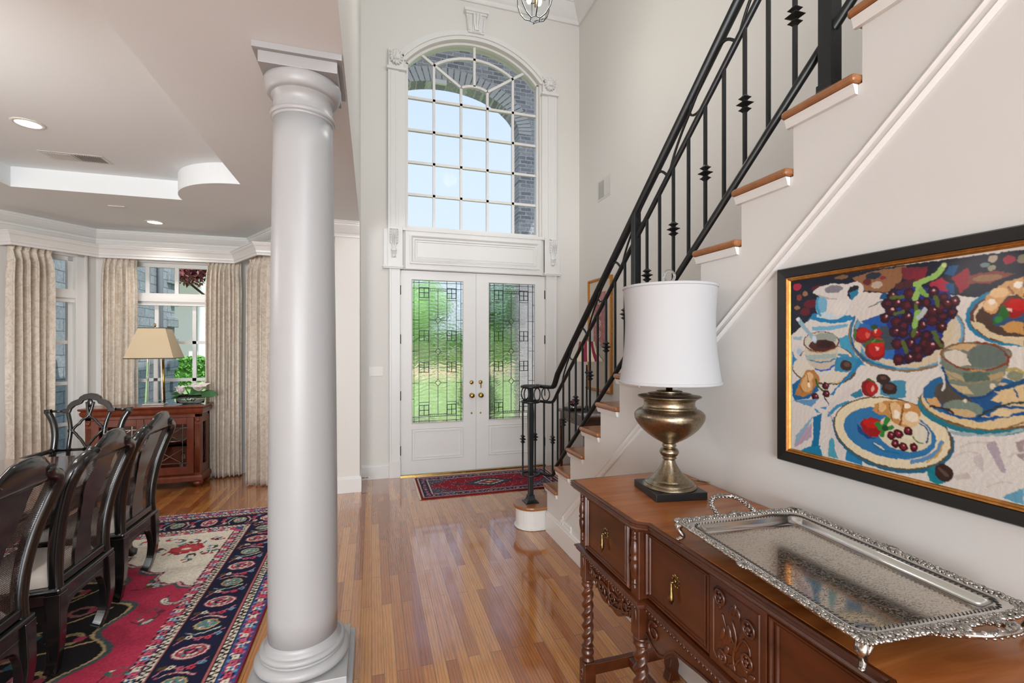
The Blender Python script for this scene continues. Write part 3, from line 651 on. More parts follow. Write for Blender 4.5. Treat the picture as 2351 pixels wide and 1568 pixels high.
# light switch, vents, door stop
sw = thing('light_switch', 'white triple switch plate on the wall left of the front doors', 'light switch', (0.045, YF-0.001, 1.245))
MB().box(-0.035, 0.128, YF-0.007, YF-0.0005, 1.19, 1.30).build('plate', 'white', sw, bevel=0.003)
for i in (0, 1, 2): MB().box(-0.012+i*0.053, 0.0+i*0.053, YF-0.016, YF-0.0065, 1.235, 1.257).build('toggle', 'white', sw)
dsx = thing('door_stop', 'small brass spring door stop with a white tip on the baseboard', 'door stop', (-0.10, 5.33, 0.085))
MB().tube([(XL+0.018, 5.33, 0.085), (XL+0.085, 5.33, 0.085)], 0.005, 8).build('spring', 'brass', dsx); MB().tube([(XL+0.085, 5.33, 0.085), (XL+0.10, 5.33, 0.085)], 0.009, 8).build('tip', 'white', dsx)
def vent(name, label, c, sx, sy, fn, dark_half, n=12):
    t = thing(name, label, 'air vent', c)
    f = MB(); f.prism([(-sx/2, -sy/2), (sx/2, -sy/2), (sx/2, sy/2), (-sx/2, sy/2)], fn, 0.0005, 0.004); f.build('face', 'vent', t, bevel=0.0015)
    for i in range(2):
        x0 = -sx/2+0.025+i*(sx/2-0.02); x1 = x0+sx/2-0.03
        d = MB(); d.prism([(x0, -sy/2+0.025), (x1, -sy/2+0.025), (x1, sy/2-0.025), (x0, sy/2-0.025)], fn, 0.0041, 0.0046); d.build('opening', 'ventdark', t)
        l = MB(); 
        for k_ in range(n):
            x = x0+(x1-x0)*(k_+0.5)/n; wd = (x1-x0)/n*(0.25 if i == dark_half else 0.8)
            l.prism([(x-wd/2, -sy/2+0.024), (x+wd/2, -sy/2+0.024), (x+wd/2, sy/2-0.024), (x-wd/2, sy/2-0.024)], fn, 0.0047, 0.0075)
        l.build('louvre', 'vent', t)
vent('wall_vent', 'white air return grille high on the wall behind the stair railing', (XR, 4.87, 3.40), 0.32, 0.25, lambda u, v, w_: (XR-w_, 4.87-u, 3.40+v), 0)
vent('ceiling_vent', 'white air register in the raised dining ceiling', (-2.18, 4.38, TZ), 0.40, 0.17, lambda u, v, w_: (-2.18+u, 4.38+v, TZ-w_), 1)
# recessed downlights
for i, (x, y, z, lb) in enumerate(((-2.15, 3.80, TZ, 'glowing recessed downlight in the raised tray of the dining ceiling'), (-2.17, 5.69, ZD, 'glowing recessed downlight over the bay, in the lower ceiling'), (-2.15, 1.9, TZ, 'recessed downlight in the raised dining tray, the one nearest the camera'))):
    t = thing('recessed_downlight', lb, 'downlight', (x, y, z), 'recessed downlights')
    MB().lathe([(0.062, -0.0005), (0.085, -0.0005), (0.085, -0.004), (0.064, -0.006), (0.064, -0.0005)], (x, y, z), 28, cap=False).build('trim_ring', 'white', t)
    MB().lathe([(0.001, -0.003), (0.063, -0.003), (0.063, -0.0005), (0.001, -0.0005)], (x, y, z), 28).build('lens', 'bulb', t)
    lamp('downlight_light', 'SPOT', (x, y, z-0.02), 36, (1.0, 0.92, 0.84), spot_size=2.4, spot_blend=0.8, shadow_soft_size=0.06)
t = thing('smoke_detector', 'thin white rectangular ceiling plate near the bay downlight', 'ceiling plate', (-2.26, 5.15, ZD)); MB().box(-2.32, -2.19, 5.12, 5.18, ZD-0.006, ZD-0.0005).build('cover', 'white', t, bevel=0.002)

# unseen ceiling fixture over the table, added with its lamp to brighten the dining room
cdl = thing('fill_chandelier', 'unseen brass candle fixture, added over the dining table as fill light', 'fill_chandelier', (-2.2, 2.55, 1.75)); m = MB(); m.lathe([(.001, 1.78), (.02, 1.80), (.045, 1.86), (.03, 1.92), (.015, 2.0), (.012, 2.2)], (-2.2, 2.55, 0), 16); m.tube([(-2.2, 2.55, 2.2), (-2.2, 2.55, TZ-.01)], .006, 6); m.lathe([(.06, TZ-.02), (.06, TZ-.001)], (-2.2, 2.55, 0), 16); m.build('stem', 'brass', cdl)
for i in range(6):
    a = 2*PI*i/6; cx_, cy_ = -2.2+.27*math.cos(a), 2.55+.27*math.sin(a); m = MB(); m.tube(catmull([(-2.2+.03*math.cos(a), 2.55+.03*math.sin(a), 1.86), (-2.2+.15*math.cos(a), 2.55+.15*math.sin(a), 1.80), (cx_, cy_, 1.90)], 5), .007, 6); m.lathe([(.03, 1.90), (.035, 1.91), (.012, 1.915), (.012, 2.0)], (cx_, cy_, 0), 10); m.build('arm', 'brass', cdl)
    m = MB(); m.lathe([(.008, 2.001), (.015, 2.02), (.010, 2.045), (.001, 2.065)], (cx_, cy_, 0), 10); m.build('candle_bulb', 'bulb', cdl)
lamp('chandelier_fill_light', 'POINT', (-2.2, 2.55, 2.12), 26, (1.0, .95, .90), shadow_soft_size=.25)
# ------------------------------------------------------------------ outside
MT['driveg'] = M('grey_downspout', '7c7f88', .6).m
GZ = -0.25
struct(MB().box(-60, 60, 5.9, 90, GZ-0.1, GZ).build('lawn', 'lawn', org=(0, 10, GZ)))
struct(MB().box(-0.9, 3.6, 5.76, 9.1, GZ+0.001, -0.03).build('ground_porch', 'drive', org=(1.2, 7, GZ)))
struct(MB().box(-3.0, 40, 25.5, 36.0, GZ+0.001, GZ+0.02).build('driveway', 'drive', org=(15, 30, GZ)))
# brick porch front with its arch
pw = MB(); PY0, PY1 = 7.85, 8.12
pa = [(1.24+1.28*math.cos(t), 5.33+0.71*math.sin(t)) for t in [PI-PI*i/28 for i in range(29)]]
pw.box(-1.1, -0.04, PY0, PY1, GZ, 7.0); pw.box(2.52, 4.2, PY0, PY1, GZ, 7.0)
pw.prism([(-0.04, 7.0)]+[(-0.04, 5.33)]+pa+[(2.52, 7.0)], XZ, PY0, PY1)
porch = thing('brick_porch', 'grey brick porch with a tall arched opening outside the front window', 'porch', (1.24, PY0, GZ)); pw.build('arched_wall', 'brick', porch)
vv = MB(); nv = 42
for i in range(nv):
    a0 = PI*i/nv+0.008; a1 = PI*(i+1)/nv-0.008
    q = [(1.24-(1.28+e)*math.cos(a), 5.33+(0.71+e)*math.sin(a)) for e, a in ((0.0, a0), (0.0, a1), (0.24, a1), (0.24, a0))]
    vv.prism(q, XZ, PY0-0.015, PY0+0.02)
vv.build('arch_course', 'vous', porch)
MB().box(-1.1, 4.2, 5.76, PY1, 6.78, 6.85).build('porch_ceiling', 'housewhite', porch)
MB().sweep([(-1.0, PY0), (4.2, PY0)], [(0.0, 6.78), (0.0, 6.63), (-0.05, 6.63), (-0.14, 6.75), (-0.14, 6.78)], XYZ).build('porch_crown', 'housewhite', porch)
MB().box(1.02, 1.22, 7.80, 7.86, 5.98, 6.05).build('porch_light_box', 'vent', porch, bevel=0.01)
# brick wing seen through the bay, with downspout
wing = thing('brick_wing', 'grey block-faced wing of the house outside the dining bay, with a downspout', 'house wing', (-3.7, 8, GZ))
q = MB().box(-4.3, -3.75, 5.85, 10.7, GZ, 6.0); q.build('brick_wall', 'brick_x', wing)
for i in range(14):
    z = GZ+0.05+i*0.42; MB().box(-3.752, -3.70, 10.35 if i % 2 else 10.5, 10.76, z, z+0.20).build('quoin', 'brick_x', wing, bevel=0.01)
MB().tube([(-3.69, 9.9, GZ), (-3.69, 9.9, 5.5)], 0.045, 10).build('downspout', 'driveg', wing)
# neighbouring white house with columns
hs = thing('neighbour_house', 'white house with tall porch columns across the lawn beyond the bay', 'house', (-8, 26, GZ))
MB().box(-20, -4.2, 27, 33, GZ, 7).build('wall', 'housewhite', hs)
for x in (-11.0, -9.4, -7.7, -6.0, -4.6): MB().lathe([(0.32, 0), (0.32, 0.2), (0.24, 0.3), (0.22, 5.2), (0.3, 5.4), (0.3, 5.6)], (x, 25.4, GZ), 18).build('column', 'housewhite', hs)
MB().box(-20, -4.0, 24.9, 27, 5.3, 6.2).build('porch_beam', 'housewhite', hs)
rng = np.random.RandomState(3)
def leaves(mb, c, r, n, size, seed=0, shell=0.55):
    g = np.random.RandomState(seed)
    for _ in range(n):
        d = g.normal(size=3); d /= np.linalg.norm(d); k_ = shell+(1-shell)*g.rand()
        p = np.array(c)+d*np.array(r)*k_; u = g.normal(size=3); u /= np.linalg.norm(u); v = np.cross(u, d+0.3*g.normal(size=3)); v /= max(1e-6, np.linalg.norm(v)); s_ = size*(0.6+0.8*g.rand())
        mb.add([p-u*s_, p+v*s_*0.45, p+u*s_, p-v*s_*0.45], [(0, 1, 2, 3)])
def bush(name, label, c, r, n, size, mat, seed, group=None):
    t = thing(name, label, 'shrub', (c[0], c[1], GZ), group); m = MB(); leaves(m, c, r, n, size, seed, 0.35); m.ball(c, tuple(x*0.72 for x in r), 12, 8); m.build('foliage', mat, t)
    MB().tube([(c[0], c[1], GZ), (c[0], c[1], c[2])], 0.03, 6).build('stem', 'bark', t)
bush('foundation_shrub', 'low dark green shrub below the bay window, behind the glass lamp base', (-3.05, 8.0, 0.25), (0.42, 0.4, 0.5), 900, 0.045, 'leafd', 1)
bush('foundation_shrub', 'low dark green shrub below the bay window, behind the magnolia bowl', (-2.15, 8.1, 0.22), (0.55, 0.4, 0.45), 900, 0.045, 'leafd', 2)
bush('porch_shrub', 'dark green shrub beside the porch pier, seen through the right door', (2.05, 9.0, 0.45), (0.45, 0.45, 0.75), 900, 0.06, 'leafd', 3)
hd = thing('clipped_hedge', 'clipped green hedge in front of the white neighbouring house', 'hedge', (-8, 22, GZ)); m = MB(); m.box(-16, -4.3, 21.8, 22.9, GZ, 0.95)
g_ = np.random.RandomState(5)
for _ in range(5000):
    p = np.array([g_.uniform(-16, -4.3), g_.choice([21.75, g_.uniform(21.7, 22.9)]), 0]); p[2] = g_.uniform(GZ, 1.0) if p[1] < 21.8 else 0.98
    u = g_.normal(size=3)*0.08; v = g_.normal(size=3)*0.05; m.add([p-u, p+v, p+u, p-v], [(0, 1, 2, 3)])
m.build('foliage', 'leafg', hd)
def tree(label, x, y, h, r, mat, seed, n=2600, size=0.16, group='trees beyond the lawn'):
    t = thing('tree', label, 'tree', (x, y, GZ), group); MB().tube([(x, y, GZ), (x+0.1, y, h*0.35), (x, y, h*0.7)], [r*0.09, r*0.07, r*0.04], 8).build('trunk', 'bark', t)
    m = MB(); g = np.random.RandomState(seed)
    for i in range(7):
        c = (x+g.uniform(-.45, .45)*r, y+g.uniform(-.4, .4)*r, h*0.62+g.uniform(-.3, .38)*h*0.5); rr = r*g.uniform(.45, .65)
        m.ball(c, (rr*0.7, rr*0.7, rr*0.75), 10, 7); leaves(m, c, (rr, rr, rr*1.0), n//7, size, seed*10+i, 0.6)
    m.build('crown', mat, t)
for i, (x, y, h, r, mt, lb) in enumerate((
    (-4.0, 46, 9.0, 5.0, 'leafg', 'bright green tree behind the left front door glass, far left'), (4.2, 45, 8.4, 5.0, 'leafg', 'bright green tree behind the left front door glass, far centre'), (13.0, 46, 9.2, 5.0, 'leafd', 'dark green tree behind the front door glass, beyond the gap between the leaves'),
    (21.8, 46, 8.8, 5.0, 'leafg', 'bright green tree behind the right front door glass'), (30.5, 45, 9.5, 5.0, 'leafd', 'dark green tree far right beyond the porch pier'), (-24, 44, 7, 5, 'leafd', 'dark green tree behind the neighbouring white house'),
    (10.6, 24.5, 9.9, 2.4, 'leafg', 'tall sunlit tree whose top shows low in the arched window'))):
    tree(lb, x, y, h, r, mt, 20+i)
hd = thing('tall_hedge', 'tall dark hedge closing the far side of the lawn beyond the front doors', 'hedge', (12, 40, GZ)); m = MB(); m.box(-6, 34, 39.5, 41, GZ, 2.6); g_ = np.random.RandomState(15)
for _ in range(5000):
    p = np.array([g_.uniform(-6, 34), 39.4, g_.uniform(GZ, 2.8)]); u = g_.normal(size=3)*0.18; v = g_.normal(size=3)*0.12; m.add([p-u, p+v, p+u, p-v], [(0, 1, 2, 3)])
m.build('foliage', 'leafg', hd)
# bronze maple outside the bay
t = thing('maple_tree', 'bronze-leaved maple branches hanging outside the bay transom window', 'tree', (-3.2, 13.2, GZ)); m = MB(); m.tube([(-3.2, 13.2, GZ), (-3.3, 13.1, 2.2), (-3.8, 12.6, 3.6)], [0.09, 0.07, 0.04], 8)
for a, b in (((-3.3, 13.1, 2.2), (-5.0, 12.0, 3.9)), ((-3.3, 13.1, 2.3), (-3.2, 11.6, 3.7)), ((-3.8, 12.6, 3.6), (-5.3, 11.8, 3.5))): m.tube([a, b], [0.035, 0.012], 6)
m.build('trunk', 'bark', t); m = MB()
for i, c in enumerate(((-5.0, 12.0, 3.75), (-4.4, 12.0, 3.45), (-3.9, 12.2, 3.3), (-4.7, 11.8, 4.2), (-3.6, 12.0, 3.8), (-4.1, 12.4, 4.3), (-4.6, 12.0, 3.2), (-4.2, 11.8, 3.1), (-3.8, 12.0, 3.15), (-4.0, 12.2, 3.6), (-3.4, 12.0, 3.3))): leaves(m, c, (0.5, 0.5, 0.3), 260, 0.07, 50+i, 0.1)
m.build('crown', 'leafr', t)

# ------------------------------------------------------------------ curtains
def curtain(label, p, q, nf, seed, ztop=2.60, inward=1.0):
    t = thing('curtain_panel', label, 'curtain', ((p[0]+q[0])/2, (p[1]+q[1])/2, 0.0), 'damask curtains of the dining bay')
    d = Vector(q)-Vector(p); L = d.length; d /= L; nrm = Vector((d.y, -d.x)); g = np.random.RandomState(seed); ph = g.rand()*6; am = [0.027+0.012*g.rand() for _ in range(nf+2)]; jit = [g.uniform(-.25, .25) for _ in range(nf+2)]
    def fn(u, v):
        z = 0.015+(ztop-0.015)*v; cyc = u*nf; k_ = min(int(cyc), nf-1); f = cyc-k_
        pinch = max(0.0, 1-abs(z-(ztop-0.11))/0.10); open_ = 1.0-0.62*pinch
        wv = (0.5-0.5*math.cos(2*PI*(f+0.06*math.sin(3*z+k_))))
        dep = am[k_]*2.3*open_*(wv**0.8)+0.012*math.sin(ph+u*9+z*1.6)*(1-v)
        bul = math.sin(PI*u)*0.018*(1-v)
        sidew = (0.5-u)*(0.04*max(0, (v-0.85)/0.15)) + 0.012*math.sin(2*PI*f+jit[k_]*4)*(1-pinch)
        return (p[0]+d.x*(L*u+sidew)+nrm.x*(dep+bul), p[1]+d.y*(L*u+sidew)+nrm.y*(dep+bul), z)
    m = MB().grid(nf*14, 46, fn); o = m.build('fabric', 'curtain', t); sd = o.modifiers.new('solid', 'SOLIDIFY'); sd.thickness = 0.004
    ti = MB()
    for k_ in range(nf):
        u = (k_+0.5)/nf; c = fn(u, (ztop-0.11)/ztop); ti.ball((c[0]+nrm.x*0.004, c[1]+nrm.y*0.004, ztop-0.11), (0.011, 0.011, 0.014), 8, 5)
        for e in (-1, 0, 1): ti.tube([(c[0]+d.x*e*0.003, c[1]+d.y*e*0.003, ztop-0.115), (c[0]+d.x*e*0.018+nrm.x*0.016, c[1]+d.y*e*0.018+nrm.y*0.016, ztop-0.02)], [0.006, 0.012], 6)
    ti.build('pinch_pleat', 'curtain', t)
curtain('cream damask curtain panel farthest left, beside the angled bay window', (-3.37, 5.645), (-3.155, 5.95), 6, 1)
curtain('cream damask curtain panel between the angled window and the centre bay window', (-2.86, 6.19), (-2.52, 6.21), 6, 2)
curtain('cream damask curtain panel right of the centre bay window, behind the cabinet end', (-1.85, 6.19), (-1.47, 6.16), 8, 3)
curtain('cream damask curtain panel nearest the column, on the right of the bay', (-1.315, 5.80), (-0.97, 5.60), 6, 4)

# ------------------------------------------------------------------ low display cabinet
cb = thing('display_cabinet', 'cherry wood display cabinet with leaded glass doors under the bay window', 'cabinet', (-2.305, 6.03, 0))
CX0, CX1, CY0, CY1, CH = -2.82, -1.79, 5.80, 6.08, 0.895
m = MB()
m.box(CX0, CX1, CY1-0.02, CY1, 0.10, 0.80); m.box(CX0, CX1, CY0+0.02, CY1, 0.10, 0.15); m.box(CX0, CX1, CY0, CY1, 0.765, 0.80)
for x in (CX0, CX1-0.055):
    for y in (CY0, CY1-0.05): m.box(x, x+0.055, y, y+0.05, 0.10, 0.80)
m.box(CX0+0.5, CX0+0.53, CY0+0.004, CY0+0.03, 0.15, 0.77)
for x in (CX0+0.003, CX1-0.028): m.box(x, x+0.025, CY0+0.05, CY1-0.05, 0.15, 0.235); m.box(x, x+0.025, CY0+0.05, CY1-0.05, 0.70, 0.77); m.box(x, x+0.025, CY0+0.05, CY0+0.09, 0.235, 0.70); m.box(x, x+0.025, CY1-0.09, CY1-0.05, 0.235, 0.70)
m.build('case', 'cherry', cb, bevel=0.003)
m = MB(); PR = [(0, 0.80), (0.012, 0.80), (0.030, 0.825), (0.034, 0.85), (0.022, 0.866), (0.038, 0.874), (0.045, 0.885), (0.040, 0.895), (0, 0.895)]
m.sweep([(CX0, CY1), (CX0, CY0), (CX1, CY0), (CX1, CY1)], [(-o, z) for o, z in PR], XYZ); m.box(CX0, CX1, CY0, CY1, 0.801, 0.895); m.build('top', 'cherry', cb)
m = MB(); m.sweep([(CX0, CY1), (CX0, CY0), (CX1, CY0), (CX1, CY1)], [(0, 0.075), (-0.022, 0.075), (-0.022, 0.115), (-0.012, 0.13), (0, 0.14)], XYZ); m.box(CX0, CX1, CY0, CY1, 0.075, 0.101); m.build('base_molding', 'cherry', cb)
for x in (CX0+0.03, CX1-0.03):
    for y in (CY0+0.03, CY1-0.03): MB().lathe([(0.012, 0.0), (0.018, 0.006), (0.022, 0.016), (0.045, 0.035), (0.050, 0.050), (0.042, 0.066), (0.030, 0.075)], (x, y, 0), 16).build('bun_foot', 'cherry', cb)
for x in (CX0, CX1-0.055):
    m = MB()
    for i in range(4): m.tube([(x+0.011+i*0.011, CY0-0.001, 0.16), (x+0.011+i*0.011, CY0-0.001, 0.69)], 0.0045, 6)
    m.build('fluted_pilaster', 'cherry', cb); m = MB(); m.ball((x+0.028, CY0-0.002, 0.735), (0.022, 0.016, 0.028), 10, 7)
    for q in (-1, 1): m.ball((x+0.028+q*0.016, CY0-0.008, 0.755), 0.009, 8, 5); m.tube([(x+0.028, CY0-0.014, 0.75), (x+0.028+q*0.02, CY0-0.01, 0.72)], [0.008, 0.003], 6)
    m.build('carved_block', 'cherry', cb)
m = MB().box(CX0+0.03, CX1-0.03, CY0+0.04, CY1-0.03, 0.45, 0.456); m.build('shelf', 'clear', cb)
def cabdoor(x0, x1, hinge_l):
    d = MB(); y0, y1 = CY0-0.014, CY0+0.006; fr = 0.065
    d.box(x0, x0+fr, y0, y1, 0.155, 0.765); d.box(x1-fr, x1, y0, y1, 0.155, 0.765); d.box(x0+fr, x1-fr, y0, y1, 0.155, 0.235); d.box(x0+fr, x1-fr, y0, y1, 0.695, 0.765)
    o = d.build('door', 'cherry', cb, bevel=0.003)
    a, b, c, e = x0+fr, x1-fr, 0.235, 0.695; MB().box(a, b, CY0-0.004, CY0-0.001, c, e).build('glass', 'clear', o)
    l = MB(); yl = CY0-0.006
    def ln(p, q): l.beam((p[0], yl, p[1]), (q[0], yl, q[1]), 0.0055, 0.005, (0, 1, 0))
    for x in (a+0.04, b-0.04): ln((x, c), (x, e))
    for z in (c+0.04, e-0.04): ln((a, z), (b, z))
    xm, zm = (a+b)/2, (c+e)/2
    for s_ in (-1, 1):
        z1 = zm+s_*(e-c)/4; hw, hh = (b-a)/2-0.04, (e-c)/4
        ln((xm-hw, z1+hh*0.7), (xm+hw, z1-hh*0.7)); ln((xm-hw, z1-hh*0.7), (xm+hw, z1+hh*0.7))
    l.build('lead_came', 'silver', o)
    kx = x1-0.03 if hinge_l else x0+0.03; MB().ball((kx, y0-0.012, 0.46), 0.011, 10, 7).build('knob', 'brass', o)
cabdoor(CX0+0.06, CX0+0.513, True); cabdoor(CX0+0.517, CX1-0.06, False)
for x in (CX0+0.012, CX1-0.015):
    m = MB().box(x, x+0.003, CY0+0.09, CY1-0.09, 0.235, 0.70); o = m.build('side_glass', 'clear', cb); l = MB()
    for (p, q) in (((5.89, 0.28), (6.04, 0.28)), ((5.89, 0.655), (6.04, 0.655)), ((5.90, 0.30), (6.03, 0.64)), ((6.03, 0.30), (5.90, 0.64)), ((5.965, 0.235), (5.965, 0.70))): l.beam((x+0.006, p[0], p[1]), (x+0.006, q[0], q[1]), 0.004, 0.005, (1, 0, 0))
    l.build('lead_came', 'lead', o)
# things inside the cabinet
def lathe_thing(name, label, cat, prof, loc, mat, n=24, group=None, part='body'):
    return tag(MB().lathe(prof, loc, n).build(name, mat, org=loc), label, cat, group)
lathe_thing('glass_decanter', 'stoppered crystal decanter inside the cherry display cabinet', 'decanter', [(0.04, 0), (0.055, 0.01), (0.06, 0.06), (0.03, 0.10), (0.015, 0.13), (0.018, 0.16), (0.026, 0.185), (0.010, 0.215), (0.001, 0.218)], (-1.99, 5.90, 0.151), 'crystal')
lathe_thing('silver_dish', 'shallow silver dish on the shelf of the cherry display cabinet', 'dish', [(0.001, 0.004), (0.03, 0.0), (0.035, 0.02), (0.09, 0.035), (0.13, 0.05), (0.13, 0.055), (0.05, 0.035), (0.001, 0.03)], (-2.08, 5.93, 0.457), 'silver')

# lamp with the rectangular beige shade on a glass block base
lp = thing('table_lamp', 'lamp with rectangular beige shade and tall glass base on the cherry cabinet', 'table lamp', (-2.27, 5.96, 0.895))
LX, LY = -2.27, 5.96
m = MB(); m.box(LX-0.10, LX+0.10, LY-0.055, LY+0.055, 0.8955, 0.915); m.build('base', 'silver', lp, bevel=0.003)
m = MB(); m.add([(LX+x*sx, LY+y*sx*0.6, z) for z, sx in ((0.915, 0.080), (1.41, 0.062)) for x, y in ((-1, -1), (1, -1), (1, 1), (-1, 1))], [(0, 1, 5, 4), (1, 2, 6, 5), (2, 3, 7, 6), (3, 0, 4, 7), (3, 2, 1, 0), (4, 5, 6, 7)]); m.build('glass_column', 'crystal', lp, bevel=0.006)
m = MB(); m.tube([(LX+0.085, LY, 0.915), (LX+0.072, LY, 1.43)], 0.012, 8); m.tube([(LX, LY, 1.41), (LX, LY, 1.76)], 0.006, 8); m.ball((LX, LY, 1.77), (0.010, 0.010, 0.022), 10, 6); m.build('brass_stem', 'brass', lp)
def fr_shade(z0, z1, a0, b0, a1, b1, mat, th_=0.004):
    m = MB(); vs = []
    for z, a, b in ((z0, a0, b0), (z1, a1, b1)):
        for e in (0, th_): vs += [(LX-a+e, LY-b+e, z), (LX+a-e, LY-b+e, z), (LX+a-e, LY+b-e, z), (LX-a+e, LY+b-e, z)]
    fs = []
    for k_ in range(4):
        j = (k_+1) % 4; fs += [(k_, j, 8+j, 8+k_), (4+j, 4+k_, 12+k_, 12+j), (k_, 4+k_, 4+j, j), (8+k_, 8+j, 12+j, 12+k_)]
    return m.add(vs, fs)
fr_shade(1.408, 1.735, 0.225, 0.155, 0.125, 0.085, 'beige').build('lamp_shade', 'beige', lp)
m = fr_shade(1.402, 1.411, 0.228, 0.158, 0.225, 0.155, 'x'); fr = fr_shade(1.733, 1.739, 0.128, 0.088, 0.127, 0.087, 'x'); m.add(fr.v, fr.f); m.build('shade_trim', 'blackpaint', lp)

# magnolia in a low glass vase
mg = thing('magnolia_arrangement', 'two white magnolias with glossy leaves in a low glass vase on the cabinet', 'flowers', (-1.97, 5.93, 0.895)); VX, VY, VZ = -1.925, 5.93, 0.8955
m = MB(); m.lathe([(0.001, 0.0), (0.11, 0.0), (0.13, 0.012), (0.14, 0.06), (0.135, 0.105), (0.131, 0.105), (0.135, 0.06), (0.125, 0.016), (0.001, 0.012)], (VX, VY, VZ), 32, sq=0.55); m.build('glass_vase', 'crystal', mg)
def petal_flower(c, r, tilt, opened):
    m = MB(); g = np.random.RandomState(int(c[0]*1000) % 97)
    for ring, (k_, rr, ang) in enumerate(((5, 0.6, 0.35), (6, 1.0, opened))):
        for i in range(k_):
            th_ = 2*PI*i/k_+ring*0.4
            def fn(u, v, th_=th_, rr=rr, ang=ang):
                a = ang*(0.4+0.6*v); L = r*rr*1.25*v; wd = r*rr*0.62*math.sin(PI*min(1, v*0.93+0.05))*(u-0.5)*1.5; cup = (u-0.5)**2*r*0.8
                x = math.sin(a)*L-cup*math.cos(a)*0.5; z = math.cos(a)*L+cup*0.3
                q = Vector((x*math.cos(th_)-wd*math.sin(th_), x*math.sin(th_)+wd*math.cos(th_), z)); q.rotate(Matrix.Rotation(tilt, 3, 'X')); return (c[0]+q.x, c[1]+q.y, c[2]+q.z)
            m.grid(5, 6, fn)
    o = m.build('blossom', 'petal', mg); o.modifiers.new('s', 'SOLIDIFY').thickness = 0.002
petal_flower((VX-0.085, VY-0.02, VZ+0.11), 0.085, 0.15, 0.55); petal_flower((VX+0.085, VY, VZ+0.13), 0.115, 0.2, 0.95)
def leafblade(c, ang, ln_, tilt):
    m = MB()
    def fn(u, v):
        wd = ln_*0.27*math.sin(PI*v)**0.8*(u-0.5)*2; x = ln_*v; z = tilt*ln_*v-0.35*ln_*v*v+abs(u-0.5)*0.015
        return (c[0]+x*math.cos(ang)-wd*math.sin(ang)*0.5, c[1]+x*math.sin(ang)*0.5+wd*0.3*math.cos(ang), c[2]+z+wd*0.75)
    m.grid(4, 8, fn); o = m.build('leaf', 'leafd', mg); o.modifiers.new('s', 'SOLIDIFY').thickness = 0.002
for a in ((VX-0.06, VY, VZ+0.10, PI, 0.12, 0.4), (VX-0.06, VY-0.04, VZ+0.09, PI*1.1, 0.11, 0.1), (VX, VY-0.03, VZ+0.07, 1.2, 0.20, 1.0), (VX+0.0, VY-0.05, VZ+0.06, 0.4, 0.18, 0.6), (VX+0.08, VY-0.03, VZ+0.09, -0.1, 0.20, 0.35), (VX-0.02, VY+0.03, VZ+0.07, 2.0, 0.18, 0.9)): leafblade(a[:3], a[3], a[4], a[5])
m = MB()
for x, y in ((-0.085, -0.02), (0.085, 0.0), (0.02, 0.02)): m.tube([(VX+x, VY+y, VZ+0.13), (VX+x*0.3, VY, VZ+0.02)], 0.005, 6)
m.build('stem', 'leafd', mg)
